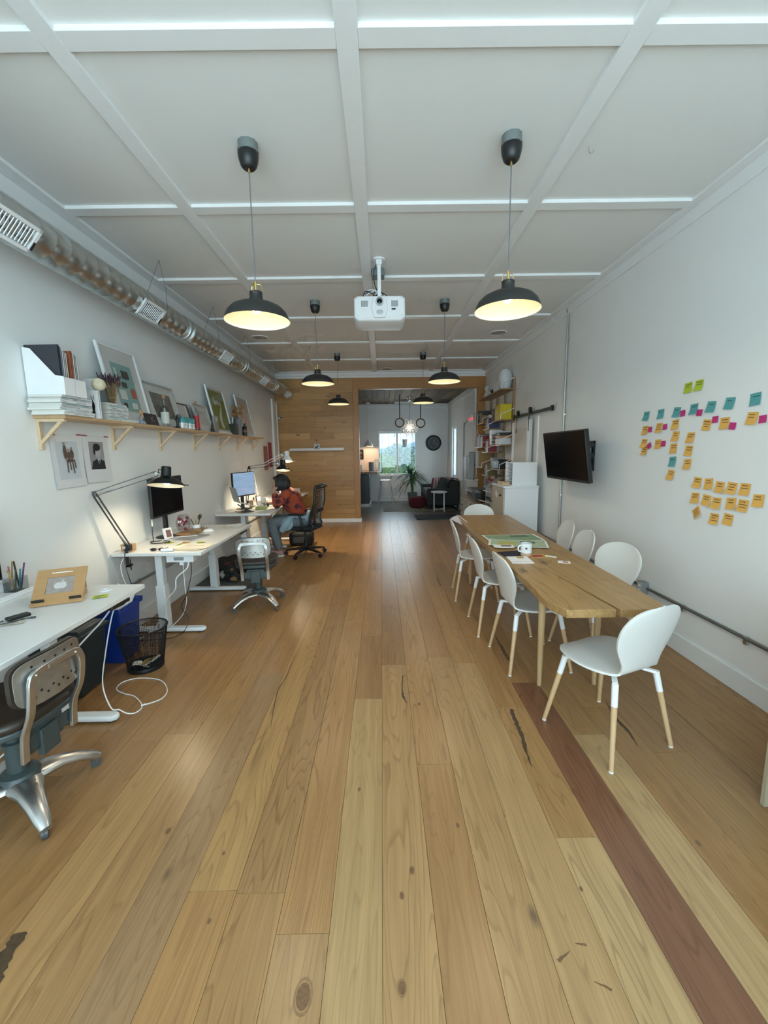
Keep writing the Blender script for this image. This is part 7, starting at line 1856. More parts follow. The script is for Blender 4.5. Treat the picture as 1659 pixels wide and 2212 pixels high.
# gym rings
for x, z_, lb in ((0.495, 2.322, 'left wooden gym ring hanging beside the chandelier'), (1.047, 2.303, 'right wooden gym ring hanging beside the chandelier')):
    t = thing('gym_ring', lb, 'gym ring', (x, 11.15, 3.03), 0, 'hanging wooden gym rings')
    MB().b2((-0.012, -0.002, z_ + 0.12 - 3.03), (0.012, 0.002, 0.0)).build('strap', BLACK, t)
    MB().tube([(0.112 * math.cos(a), 0, z_ - 3.03 + 0.112 * math.sin(a)) for a in [2 * PI * j / 36 for j in range(36)]], 0.0165, 10, closed=True).build('ring', wood('ring_wood', (0.22, 0.13, 0.075), 'X', dark=0.7), t)
tag(MB().b2((-0.45, -0.04, -0.05), (0.42, 0.04, 0.0)).build('ceiling_bar', TRIM, loc=(0.86, 12.6, 3.03)), 'white wooden bar fixed under the far room ceiling boards', 'bar')
# bar stool
bs = thing('bar_stool', 'light metal bar stool with a low back at the counter', 'bar stool', (0.11, 12.25, 0), -0.12)
SM = pbr('stool_metal', (0.55, 0.58, 0.60), 0.35, metal=0.3)
MB().box((0, 0, 0.735), (0.30, 0.28, 0.02)).build('seat', SM, bs, bevel=0.006)
for sx_ in (-1, 1):
    for sy_ in (-1, 1):
        MB().bar((0.13 * sx_, 0.12 * sy_, 0.73), (0.22 * sx_, 0.21 * sy_, 0.0), 0.016, 0.016).build('leg', SM, bs)
for a, b in (((-0.19, -0.18), (0.19, -0.18)), ((-0.19, 0.18), (0.19, 0.18)), ((-0.19, -0.18), (-0.19, 0.18)), ((0.19, -0.18), (0.19, 0.18))):
    MB().bar((a[0], a[1], 0.28), (b[0], b[1], 0.28), 0.012, 0.012).build('stretcher', SM, bs)
MB().tube(smooth_path([(0.14, -0.13, 0.74), (0.19, -0.14, 0.87), (0.195, 0.0, 0.89), (0.19, 0.14, 0.87), (0.14, 0.13, 0.74)], 6), 0.009, 8).build('backrest', SM, bs)
# plant
pt_ = thing('potted_plant', 'large potted palm-like plant in front of the far window', 'plant', (0.92, 12.5, 0))
MB().lathe([(0.0, 0.0), (0.11, 0.0), (0.15, 0.33), (0.155, 0.34), (0.14, 0.34), (0.135, 0.30), (0.0, 0.29)], n=28).build('pot', pbr('pot_grey', (0.20, 0.20, 0.20), 0.6), pt_)
MB().lathe([(0.0, 0.295), (0.134, 0.295)], n=20).build('soil', pbr('soil', (0.03, 0.02, 0.015), 0.95), pt_)
rq = rnd(17)
MB().cyl((0, 0, 0.29), (0.02, 0, 0.72), 0.035, 0.025, 12).cyl((0, 0.02, 0.29), (-0.06, 0.03, 0.85), 0.022, 0.018, 10).build('trunk', pbr('bark', (0.10, 0.07, 0.045), 0.9), pt_)
PLF = pbr('palm_leaf', (0.035, 0.10, 0.03), 0.4, var=0.35, scale=6)
for k in range(84):
    c = Vector((0.02, 0, 0.72)) if k % 2 else Vector((-0.06, 0.03, 0.87))
    a = k * 2.399; el = rq.uniform(-0.25, 1.3); L_ = rq.uniform(0.40, 0.62)
    d = Vector((math.cos(a), math.sin(a), 0))
    pts = []
    for i in range(7):
        q = i / 6
        pts.append(c + d * (L_ * q * math.cos(el) + 0.02) + Vector((0, 0, L_ * (q * math.sin(el) - 0.65 * q * q * math.cos(el) - 0.1 * q * q))))
    sd = Vector((-d.y, d.x, 0))
    vs = []; fs = []
    for i, p in enumerate(pts):
        w_ = 0.021 * math.sin(PI * (0.12 + 0.88 * i / 6)) ** 0.7 + 0.0008
        vs += [p + sd * w_ + Vector((0, 0, 0.006)), p, p - sd * w_ + Vector((0, 0, 0.006))]
        if i:
            b = 3 * i
            fs += [(b - 3, b - 2, b + 1, b), (b - 2, b - 1, b + 2, b + 1)]
    MB().add(vs, fs).build('leaf', PLF, pt_)
hp = thing('hanging_pot', 'small white pot hanging in front of the far window', 'hanging pot', (0.73, 13.0, 2.0))
MB().lathe([(0.0, -0.30), (0.05, -0.30), (0.085, -0.06), (0.09, -0.06), (0.075, -0.08), (0.0, -0.10)], n=18).build('pot', CER, hp)
MB().tube([(0.08, 0, -0.06), (0.0, 0, 0.2)], 0.002, 4).tube([(-0.08, 0, -0.06), (0.0, 0, 0.2)], 0.002, 4).tube([(0, 0, 0.2), (0, 0.15, 0.3)], 0.002, 4).build('cord', DKGREY, hp)
# sofa
sf = thing('sofa', 'dark grey sofa with rolled arm along the far right wall', 'sofa', (1.66, 11.95, 0))
SG = pbr('sofa_charcoal', (0.030, 0.036, 0.036), 0.85, var=0.2, scale=60, bump=0.2)
MB().b2((-0.42, -0.85, 0.12), (0.42, 0.85, 0.34)).build('base', SG, sf, bevel=0.02)
MB().b2((0.16, -0.85, 0.3), (0.43, 0.85, 0.76)).build('backrest', SG, sf, bevel=0.05, seg=3)
for yy in (-0.875, 0.715): MB().b2((-0.445, yy, 0.11), (0.425, yy + 0.16, 0.57)).build('armrest', SG, sf, bevel=0.04, seg=3)
for yy in (-0.68, 0.02): MB().b2((-0.44, yy, 0.33), (0.18, yy + 0.68, 0.48)).build('seat_cushion', pbr('sofa_seat', (0.13, 0.15, 0.15), 0.85, var=0.15), sf, bevel=0.04, seg=3)
for sx_ in (-0.38, 0.38):
    for sy_ in (-0.80, 0.80): MB().cyl((sx_, sy_, 0), (sx_, sy_, 0.13), 0.018, 0.024, 10).build('leg', BLACK, sf)
def cushion(label, loc, rot, size, mats, stripes=0):
    t = thing('cushion', label, 'cushion', loc, 0, 'cushions on the sofa')
    t.rotation_euler = rot
    o = MB()
    n = 10
    def f(side):
        def g(u, v):
            x, z_ = (u - 0.5) * size, (v - 0.5) * size
            k = (1 - (2 * u - 1) ** 4) * (1 - (2 * v - 1) ** 4)
            return (x, side * (0.008 + 0.06 * k), z_)
        return g
    o.sheet(f(1), n, n); o.sheet(f(-1), n, n)
    if stripes:
        o.mi = []
        for s__ in range(2):
            for i in range(n):
                for j in range(n): o.mi.append((0, 1, 2, 1, 0, 2, 0, 1, 2, 0)[i])
    o.build('cover', mats, t, ang=60)
cushion('striped red and white cushion on the sofa', (1.60, 11.85, 0.62), (0.35, 0, 0.3), 0.40, [pbr('cush_red', (0.30, 0.04, 0.06), 0.8), pbr('cush_white', (0.5, 0.45, 0.45), 0.8), pbr('cush_grey', (0.2, 0.16, 0.17), 0.8)], 1)
cushion('plain charcoal cushion in the sofa middle', (1.74, 11.50, 0.62), (0.3, 0.3, 0.4), 0.40, [pbr('cush_char', (0.06, 0.07, 0.07), 0.85)])
bl = thing('plaid_throw', 'pink and grey checked throw over the sofa back', 'throw', (1.96, 11.45, 0.765))
MB().sheet(lambda u, v: (-0.20 + 0.36 * u, -0.28 + 0.56 * v, 0.012 + 0.05 * math.sin(PI * u) + 0.018 * math.sin(9 * v + 5 * u) - 0.22 * max(0, 0.35 - u)), 12, 16).build('cloth', pbr('throw_check', (0.25, 0.14, 0.14), 0.9, var=0.75, scale=26), bl)
po = thing('red_pouf', 'round dark red knitted pouf on the rug', 'pouf', (1.0, 11.6, 0))
MB().lathe([(0.0, 0.008), (0.16, 0.008), (0.23, 0.05), (0.255, 0.13), (0.245, 0.22), (0.19, 0.29), (0.09, 0.315), (0.0, 0.318)], n=36).build('cover', pbr('pouf_red', (0.10, 0.008, 0.016), 0.9, var=0.25, scale=70, bump=0.4), po)
MB().ell((0, 0, 0.318), (0.02, 0.02, 0.008), n=10).build('button', pbr('pouf_button', (0.08, 0.006, 0.012), 0.8), po)
stt = thing('side_table', 'small round white metal side table beside the sofa', 'side table', (1.50, 10.85, 0))
MB().lathe([(0.0, 0.485), (0.205, 0.485), (0.215, 0.50), (0.215, 0.515), (0.205, 0.515), (0.20, 0.502), (0.0, 0.50)], n=36).build('tray_top', WHITEM, stt)
for k in range(4):
    a = k * PI / 2 + 0.7
    MB().cyl((0.185 * math.cos(a), 0.185 * math.sin(a), 0.0), (0.185 * math.cos(a), 0.185 * math.sin(a), 0.487), 0.012, n=10).build('leg', WHITEM, stt)
MB().bar((0.185 * math.cos(0.7), 0.185 * math.sin(0.7), 0.05), (-0.185 * math.cos(0.7), -0.185 * math.sin(0.7), 0.05), 0.012, 0.012).bar((-0.185 * math.sin(0.7), 0.185 * math.cos(0.7), 0.05), (0.185 * math.sin(0.7), -0.185 * math.cos(0.7), 0.05), 0.012, 0.012).build('cross_brace', WHITEM, stt)
rgm = pbr('rug_beige', (0.24, 0.23, 0.20), 0.95, var=0.3, scale=45, bump=0.3)
rg_ = tag(MB().sheet(lambda u, v: (-0.95 + 1.9 * u, -0.85 + 1.7 * v, 0.008), 2, 2).b2((-0.95, -0.85, 0), (0.95, 0.85, 0.0075)).build('woven_rug', rgm, loc=(0.98, 11.72, -0.003)), 'pale beige woven rug under the sofa and pouf', 'rug')
MB().b2((-0.952, -0.865, 0.001), (0.952, -0.85, 0.008)).build('edge_binding', DKGREY, rg_)
mt_ = tag(MB().b2((-0.50, -0.36, 0), (0.50, 0.36, 0.010)).build('door_mat', pbr('mat_slate', (0.022, 0.03, 0.038), 0.95, var=0.25, scale=80, bump=0.3), loc=(1.30, 9.86, -0.003), bevel=0.002), 'dark slate doormat at the threshold to the far room', 'doormat')
yb_ = thing('yellow_ball', 'little yellow toy bowl on the rug by the pouf', 'toy', (1.10, 10.98, 0.008))
MB().lathe([(0.0, 0.0), (0.035, 0.0), (0.045, 0.05), (0.042, 0.05), (0.03, 0.006), (0.0, 0.006)], n=16).build('bowl', pbr('toy_yellow', (0.35, 0.30, 0.06), 0.5), yb_)
# exit sign, wiring, flat door leaves on the right of the far room
ex = thing('exit_sign', 'small glowing red exit sign high on the right beyond the shelving', 'exit sign', (2.08, 9.72, 2.28))
MB().b2((-0.04, -0.12, -0.09), (0.02, 0.12, 0.09)).build('housing', WHITEM, ex, bevel=0.004)
text_mesh('letters', 'EXIT', 0.09, emit('exit_red', (1.0, 0.05, 0.06), 1.2), ex, M_of((-0.0415, 0, 0), (PI / 2, 0, -PI / 2)))
text_mesh('letters', 'EXIT', 0.09, emit('exit_red', (1.0, 0.05, 0.06), 1.2), ex, M_of((-0.01, -0.1215, 0), (PI / 2, 0, 0), (0.26, 1, 1)))
wr_ = tag(MB().tube(smooth_path([(2.09, 9.85, 2.28), (2.09, 10.3, 2.28), (2.085, 10.55, 2.22), (2.085, 10.6, 2.1), (2.085, 10.6, 0.6)], 6), 0.012, 6).build('wall_pipe', GREYP), 'thin grey pipe bending down the far right wall', 'pipe')
for i, (y0, c) in enumerate(((9.62, (0.42, 0.43, 0.42)), (10.05, (0.50, 0.52, 0.53)))):
    p = tag(MB().b2((-0.03, 0, 0), (0.0, 0.36, 1.42)).build('leaning_panel', pbr('panel_%d' % i, c, 0.5), loc=(2.09 - 0.01 * i, y0, 0.0), bevel=0.003), ('grey flat panel', 'pale flat panel')[i] + ' leaning against the far right wall', 'panel')
    MB().b2((-0.034, 0.02, 0.02), (-0.030, 0.34, 0.06)).build('edge_strip', DKGREY, p)
mr = tag(MB().b2((-0.02, -0.09, 0), (0.0, 0.09, 0.58)).build('mirror', pbr('mirror_glass', (0.85, 0.9, 0.92), 0.03, metal=1.0), loc=(1.95, 9.05, 0.95), rot=(0, 0.05, 0.5)), 'narrow frameless mirror strip reflecting the window behind the printers', 'mirror')
MB().b2((0.0, -0.1, -0.01), (0.01, 0.1, 0.59)).build('backing', DKGREY, mr)
bt = thing('console_stand', 'small white stand carrying the mirror strip behind the printers', 'stand', (1.97, 9.08, 0))
MB().b2((-0.12, -0.07, 0), (0.12, 0.10, 0.93)).build('column', DG, bt, bevel=0.004)
MB().b2((-0.13, -0.08, 0.93), (0.13, 0.11, 0.945)).build('top', WHITE, bt, bevel=0.002)
# ------------------------------------------------------------ far desk things
lp = thing('laptop', 'open silver laptop on a black stand on the far desk', 'laptop', (-1.95, 5.82, ZD), -0.95)
MB().b2((-0.12, -0.10, 0.0), (0.12, 0.10, 0.006)).bar((-0.11, 0.06, 0.004), (-0.09, -0.06, 0.10), 0.02, 0.012).bar((0.11, 0.06, 0.004), (0.09, -0.06, 0.10), 0.02, 0.012).build('stand', BLACK, lp)
Ml = M_of((0, 0.0, 0.115), (-0.32, 0, 0))
SIL = pbr('laptop_silver', (0.45, 0.46, 0.46), 0.35, metal=0.6)
MB().b2((-0.15, -0.105, -0.006), (0.15, 0.105, 0.006), Ml).build('keyboard_base', SIL, lp, bevel=0.003)
Ms = Ml @ M_of((0, -0.105, 0.004), (PI / 2 + 0.55, 0, 0))
MB().b2((-0.15, 0.0, -0.003), (0.15, 0.205, 0.003), Ms).build('lid', SIL, lp, bevel=0.002)
MB().b2((-0.14, 0.012, -0.0036), (0.14, 0.195, -0.003), Ms).build('display', SCRB, lp)
arm_lamp('clamp_lamp', 'black jointed clamp lamp at the back of the far desk', (-2.16, 6.60, ZD), (-2.08, 6.55, 1.36), (-1.60, 6.45, 1.42), BLACKM, lamp_black, 0.11, 28, 1.31, None)
arm_lamp('clamp_lamp', 'white jointed clamp lamp glowing over the far desk', (-2.05, 6.80, ZD), (-2.12, 6.82, 1.30), (-1.62, 6.85, 1.55), WHITEM, WHITE, 0.095, 110, 1.44, None, WHITEM)
for i, (x, y, lb, prof, mat) in enumerate(((-1.79, 6.22, 'tall clear drinking glass on the far desk', [(0.0, 0.0), (0.032, 0.0), (0.037, 0.15), (0.035, 0.15), (0.030, 0.006), (0.0, 0.006)], BG), (-1.74, 6.15, 'short clear tumbler on the far desk', [(0.0, 0.0), (0.030, 0.0), (0.035, 0.09), (0.033, 0.09), (0.028, 0.006), (0.0, 0.006)], BG), (-1.90, 6.40, 'white mug at the back of the far desk', [(0.0, 0.0), (0.038, 0.0), (0.04, 0.09), (0.037, 0.09), (0.034, 0.008), (0.0, 0.008)], CER), (-1.84, 6.52, 'white jar beside the far desk lamps', [(0.0, 0.0), (0.045, 0.0), (0.05, 0.09), (0.03, 0.12), (0.0, 0.12)], CER), (-2.0, 6.42, 'black spray bottle on the far desk', [(0.0, 0.0), (0.022, 0.0), (0.022, 0.09), (0.010, 0.11), (0.012, 0.14), (0.0, 0.14)], BLACK))):
    lathe_thing('desk_cup', lb, 'cup', (x, y, ZD), [('vessel', prof, mat)])
box_thing('tan_box', 'small tan box by the monitor on the far desk', 'box', (-1.98, 6.28, ZD), [('box', (0, 0, 0.055), (0.06, 0.09, 0.11), pbr('tan_card', (0.42, 0.30, 0.18), 0.7), None), ('label', (0.031, 0, 0.06), (0.002, 0.05, 0.05), PAPER, None)])
box_thing('pencil_case', 'olive green pencil case on the far desk', 'pencil case', (-1.77, 6.02, ZD), [('case', (0, 0, 0.022), (0.16, 0.07, 0.044), pbr('case_olive', (0.30, 0.32, 0.10), 0.7), (0, 0, 0.2)), ('zip', (0, 0, 0.045), (0.14, 0.006, 0.003), DKGREY, (0, 0, 0.2))])
box_thing('framed_card', 'brown framed card on the far desk under the lamps', 'picture frame', (-1.97, 6.58, ZD), [('frame', (0, 0, 0.075), (0.014, 0.11, 0.15), pbr('brown_frame', (0.10, 0.05, 0.035), 0.4), (0, -0.15, -0.4)), ('picture', (0.008, -0.003, 0.075), (0.003, 0.085, 0.12), PAPER, (0, -0.15, -0.4))])
note('white note pad lying in front of the person on the far desk', -1.60, 6.08, ZD, 0.16, 0.2, PAPER, None, True, 'note_pad', 'note pad', 0.11)
note('printed white sheet at the back of the far desk', -1.68, 6.52, ZD, 0.25, 0.7, PAPER, None, True, 'paper_sheet', 'paper', 0.18)
hd_ = thing('headphones', 'black over-ear headphones lying on the far desk', 'headphones', (-1.68, 6.32, ZD))
MB().tube([(0.07 * math.cos(a), 0.07 * math.sin(a), 0.03) for a in [PI * j / 10 for j in range(11)]], 0.007, 6).build('band', BLACK, hd_)
for sx_ in (-0.07, 0.07): MB().ell((sx_, -0.01, 0.032), (0.018, 0.035, 0.032), n=12).build('ear_cup', BLACK, hd_)
tag(MB().b2((-0.2, -0.14, 0), (0.2, 0.14, 0.24)).build('black_bag', pbr('bag_black', (0.012, 0.012, 0.013), 0.8, var=0.2), loc=(-1.40, 7.05, 0), bevel=0.06, seg=4), 'slumped black bag on the floor behind the office chair', 'bag')
bgx = bpy.data.objects['black_bag']
MB().tube(smooth_path([(-0.1, 0, 0.22), (-0.06, 0, 0.33), (0.06, 0, 0.33), (0.1, 0, 0.22)], 6), 0.01, 6).build('handle', BLACK, bgx)
MB().b2((-0.12, -0.146, 0.06), (0.12, -0.138, 0.16)).build('front_pocket', DKGREY, bgx, bevel=0.003)
wl_ = thing('far_wall_unit', 'tall white box sitting on the furthest desk by the timber wall', 'box', (-1.80, 8.1, ZD))
MB().box((0, 0, 0.05), (0.30, 0.5, 0.10)).build('box', WHITE, wl_, bevel=0.004)
MB().box((0, 0, 0.105), (0.306, 0.506, 0.012)).build('lid', WHITE, wl_, bevel=0.002)

# ------------------------------------------------------------ office chair
oc = thing('office_chair', 'black mesh-back office chair with the person sitting in it', 'chair', (-1.20, 6.33, 0), math.radians(80))
CB = pbr('chair_black', (0.012, 0.013, 0.015), 0.45, var=0.1)
CF = pbr('chair_fabric', (0.014, 0.015, 0.017), 0.85, var=0.2, scale=80)
for k in range(5):
    a = k * 2 * PI / 5 + 0.45
    c, s_ = math.cos(a), math.sin(a)
    l_ = MB().add([(0.03 * c - 0.025 * s_, 0.03 * s_ + 0.025 * c, 0.135), (0.03 * c + 0.025 * s_, 0.03 * s_ - 0.025 * c, 0.135), (0.32 * c + 0.014 * s_, 0.32 * s_ - 0.014 * c, 0.085), (0.32 * c - 0.014 * s_, 0.32 * s_ + 0.014 * c, 0.085), (0.03 * c - 0.025 * s_, 0.03 * s_ + 0.025 * c, 0.085), (0.03 * c + 0.025 * s_, 0.03 * s_ - 0.025 * c, 0.085), (0.32 * c + 0.014 * s_, 0.32 * s_ - 0.014 * c, 0.065), (0.32 * c - 0.014 * s_, 0.32 * s_ + 0.014 * c, 0.065)], [(0, 1, 2, 3), (7, 6, 5, 4), (0, 4, 5, 1), (1, 5, 6, 2), (2, 6, 7, 3), (3, 7, 4, 0)]).build('leg', CB, oc, bevel=0.006)
    x, y = 0.315 * c, 0.315 * s_
    MB().cyl((x + 0.018 * s_, y - 0.018 * c, 0.03), (x - 0.018 * s_, y + 0.018 * c, 0.03), 0.03, n=16).cyl((x, y, 0.03), (x, y, 0.075), 0.008, n=8).build('caster', pbr('caster_wine', (0.03, 0.010, 0.014), 0.5), l_)
MB().cyl((0, 0, 0.07), (0, 0, 0.24), 0.032, n=18).cyl((0, 0, 0.24), (0, 0, 0.40), 0.018, n=14).build('gas_lift', CB, oc)
MB().box((0, 0.0, 0.40), (0.16, 0.26, 0.05)).bar((0, -0.10, 0.40), (0, -0.27, 0.46), 0.10, 0.03).build('mechanism', CB, oc, bevel=0.008)
MB().prism([(-0.22, -0.20), (-0.24, 0.05), (-0.225, 0.2), (-0.18, 0.235), (0.18, 0.235), (0.225, 0.2), (0.24, 0.05), (0.22, -0.20), (0.15, -0.23), (-0.15, -0.23)], 0.425, 0.475).build('seat', CF, oc, bevel=0.018, seg=3)
def bkl(v):   # back curve: y, z, half width
    z_ = 0.47 + 0.62 * v
    y_ = -0.205 - 0.06 * v * v + 0.05 * math.sin(2.2 * PI * v) * (1 - v)
    w_ = 0.17 + 0.07 * math.sin(PI * (0.15 + 0.7 * v))
    return y_, z_, w_
for sx_ in (-1, 1):
    pts = [(sx_ * bkl(v / 10)[2], bkl(v / 10)[0], bkl(v / 10)[1]) for v in range(11)]
    MB().tube(smooth_path(pts, 3), 0.020, 8).build('back_frame', CB, oc)
MB().tube(smooth_path([(sx_ * bkl(1)[2], bkl(1)[0] - 0.02 * (1 - sx_ * sx_), bkl(1)[1] + 0.012 * (1 - sx_ * sx_)) for sx_ in (-1, -0.5, 0, 0.5, 1)], 4), 0.016, 8).build('top_rail', CB, oc)
for k in range(26):
    v = 0.03 + 0.94 * k / 25
    y_, z_, w_ = bkl(v)
    MB().tube([(-w_, y_, z_), (-w_ * 0.5, y_ - 0.022, z_), (0, y_ - 0.030, z_), (w_ * 0.5, y_ - 0.022, z_), (w_, y_, z_)], 0.0085, 5).build('back_slat', CB, oc)
MB().tube(smooth_path([(-0.16, bkl(0.95)[0] - 0.01, 1.05), (-0.14, bkl(0.95)[0] - 0.07, 1.07), (0.14, bkl(0.95)[0] - 0.07, 1.07), (0.16, bkl(0.95)[0] - 0.01, 1.05)], 5), 0.010, 6).build('coat_hanger', CB, oc)
MB().box((0, bkl(0.4)[0] - 0.05, bkl(0.4)[1]), (0.26, 0.03, 0.07)).build('lumbar_pad', CB, oc, bevel=0.012)
for sx_ in (-1, 1):
    ar = MB().tube(smooth_path([(0.19 * sx_, -0.05, 0.41), (0.275 * sx_, -0.06, 0.45), (0.285 * sx_, -0.05, 0.58), (0.28 * sx_, -0.02, 0.665)], 6), 0.017, 8).build('arm_post', CB, oc)
    MB().box((0.28 * sx_, 0.02, 0.675), (0.075, 0.25, 0.028)).build('armrest', CB, oc, bevel=0.010)

# ------------------------------------------------------------ person, one fused body with clothes as children
PX, PY = -1.26, 6.33     # pelvis on the floor plan; the person faces -x
def remesh(o, vox, smooth_it=4):
    r = o.modifiers.new('fuse', 'REMESH'); r.mode = 'VOXEL'; r.voxel_size = vox; r.use_smooth_shade = True
    s = o.modifiers.new('smooth', 'SMOOTH'); s.iterations = smooth_it; s.factor = 0.5
def limb(m, pts, n=12):
    """tapered limb through (point, radius) pairs with round ends"""
    P = []; Rr = []
    for (a, ra), (b, rb) in zip(pts[:-1], pts[1:]):
        a, b = Vector(a), Vector(b)
        for i in range(4):
            q = i / 4; P.append(a.lerp(b, q)); Rr.append(ra + (rb - ra) * q)
    P.append(Vector(pts[-1][0])); Rr.append(pts[-1][1])
    m.tube(P, Rr, n)
    for (p, r) in (pts[0], pts[-1]): m.ell(p, (r, r, r), n=n)
    for (p, r) in pts[1:-1]: m.ell(p, (r, r, r), n=n)
SKIN = pbr('skin', (0.42, 0.24, 0.17), 0.55, var=0.06)
# local frame: +x forward would be world -x; build directly in world coordinates minus (PX,PY)
hip = Vector((0.02, 0, 0.555)); chest = Vector((-0.14, 0, 0.86)); neck = Vector((-0.23, -0.01, 1.03)); head = Vector((-0.285, -0.02, 1.135))
sh_l = Vector((-0.17, -0.165, 0.965)); sh_r = Vector((-0.17, 0.165, 0.965))
el_l = Vector((-0.30, -0.23, 0.828)); el_r = Vector((-0.33, 0.20, 0.832))
wr_l = Vector((-0.365, -0.12, 1.01)); wr_r = Vector((-0.47, 0.06, 0.815))
kn_l = Vector((-0.42, -0.11, 0.54)); kn_r = Vector((-0.40, 0.12, 0.55))
an_l = Vector((-0.34, -0.08, 0.115)); an_r = Vector((-0.44, 0.14, 0.11))
bd = MB()
bd.ell(hip, (0.13, 0.165, 0.12), n=16); limb(bd, [(hip, 0.125), (Vector((-0.06, 0, 0.70)), 0.125), (chest, 0.135), (neck + Vector((0.03, 0, -0.06)), 0.09)])
limb(bd, [(sh_l, 0.06), (sh_r, 0.06)])
limb(bd, [(neck + Vector((0.03, 0, -0.05)), 0.055), (head + Vector((0.02, 0, -0.05)), 0.05)])
bd.ell(head + Vector((0.015, 0, 0.02)), (0.098, 0.076, 0.10), (0, -0.35, 0), 18)
bd.ell(head + Vector((-0.045, 0, -0.045)), (0.058, 0.052, 0.062), (0, -0.5, 0), 14)          # jaw and face
bd.ell(head + Vector((-0.098, 0, -0.03)), (0.018, 0.012, 0.022), (0, -0.5, 0), 10)              # nose
for sy_ in (-1, 1):
    bd.ell(head + Vector((0.02, 0.076 * sy_, -0.012)), (0.016, 0.008, 0.026), n=10)              # ears
for s, e, w_, k_ in ((sh_l, el_l, wr_l, -1), (sh_r, el_r, wr_r, 1)):
    limb(bd, [(s, 0.052), (e, 0.042), (w_, 0.027)])
    # hand with five fingers
    if k_ < 0:
        u = (head + Vector((-0.055, -0.05, 0.03)) - w_).normalized()      # the hand props up the forehead
        side = Vector((0, 0, 1)).cross(u).normalized()
    else:
        u = Vector((-0.95, -0.3, -0.08)).normalized(); side = Vector((0, 0, 1)).cross(u).normalized()
    nrm = u.cross(side).normalized()
    palm = w_ + u * 0.05
    for q in (-0.028, -0.010, 0.010, 0.028): bd.ell(palm + side * q, (0.018, 0.018, 0.018), n=8)
    limb(bd, [(w_, 0.026), (palm, 0.026)], 10)
    for i, (q, L_) in enumerate(((-0.031, 0.058), (-0.011, 0.072), (0.011, 0.076), (0.031, 0.066))):
        b0 = palm + u * 0.026 + side * q
        b1 = b0 + u * L_ * 0.55 + nrm * 0.006
        b2 = b1 + (u * 0.7 + nrm * 0.7).normalized() * L_ * 0.45
        limb(bd, [(b0, 0.0095), (b1, 0.0085), (b2, 0.0075)], 8)
    b0 = w_ + u * 0.028 - side * 0.026
    limb(bd, [(b0, 0.012), (b0 + (u * 0.6 - side * 0.7).normalized() * 0.035, 0.0105), (b0 + (u * 0.95 - side * 0.5).normalized() * 0.062, 0.009)], 8)
for h_, k_, a_ in ((hip + Vector((-0.02, -0.085, -0.01)), kn_l, an_l), (hip + Vector((-0.02, 0.085, -0.01)), kn_r, an_r)):
    limb(bd, [(h_, 0.085), (k_, 0.062), (k_.lerp(a_, 0.35), 0.056), (a_, 0.034)])
    limb(bd, [(a_ + Vector((0.02, 0, -0.065)), 0.034), (a_ + Vector((-0.15, -0.01, -0.080)), 0.030)])
pr_ = bd.build('person', SKIN, loc=(PX, PY, 0))
tag(pr_, 'person in a red plaid shirt bent over the far desk, hand on forehead', 'person')
remesh(pr_, 0.009, 3)
fc_ = MB()
for sy_ in (-1, 1): fc_.ell(head + Vector((-0.088, 0.03 * sy_, 0.0)), (0.008, 0.012, 0.008), n=8)
fc_.build('eyes', BLACKG, pr_)
MB().ell(head + Vector((-0.098, 0, -0.072)), (0.006, 0.02, 0.006), (0, -0.5, 0), 8).build('mouth', pbr('lips', (0.30, 0.10, 0.09), 0.5), pr_)
# hair: chin-length dark bob falling forward
hr = MB()
hr.ell(head + Vector((0.025, 0, 0.035)), (0.112, 0.098, 0.108), (0, -0.3, 0), 18)
hr.ell(head + Vector((0.07, 0, -0.05)), (0.07, 0.088, 0.09), (0, -0.3, 0), 14)
for sy_ in (-1, 1):
    for q in range(5):
        limb(hr, [(head + Vector((-0.03 + 0.035 * q, 0.08 * sy_, 0.03)), 0.028), (head + Vector((-0.035 + 0.037 * q, 0.092 * sy_, -0.04)), 0.026), (head + Vector((-0.04 + 0.035 * q, 0.082 * sy_, -0.115)), 0.014)], 8)
limb(hr, [(head + Vector((-0.06, -0.05, 0.075)), 0.03), (head + Vector((-0.085, 0, 0.065)), 0.03), (head + Vector((-0.06, 0.05, 0.075)), 0.03)], 8)
hr.ell(head + Vector((0.085, 0, -0.085)), (0.05, 0.075, 0.075), (0, -0.3, 0), 14)
o = hr.build('hair', pbr('hair_black', (0.008, 0.0065, 0.0065), 0.6, var=0.3, scale=60), pr_)
remesh(o, 0.010, 12)
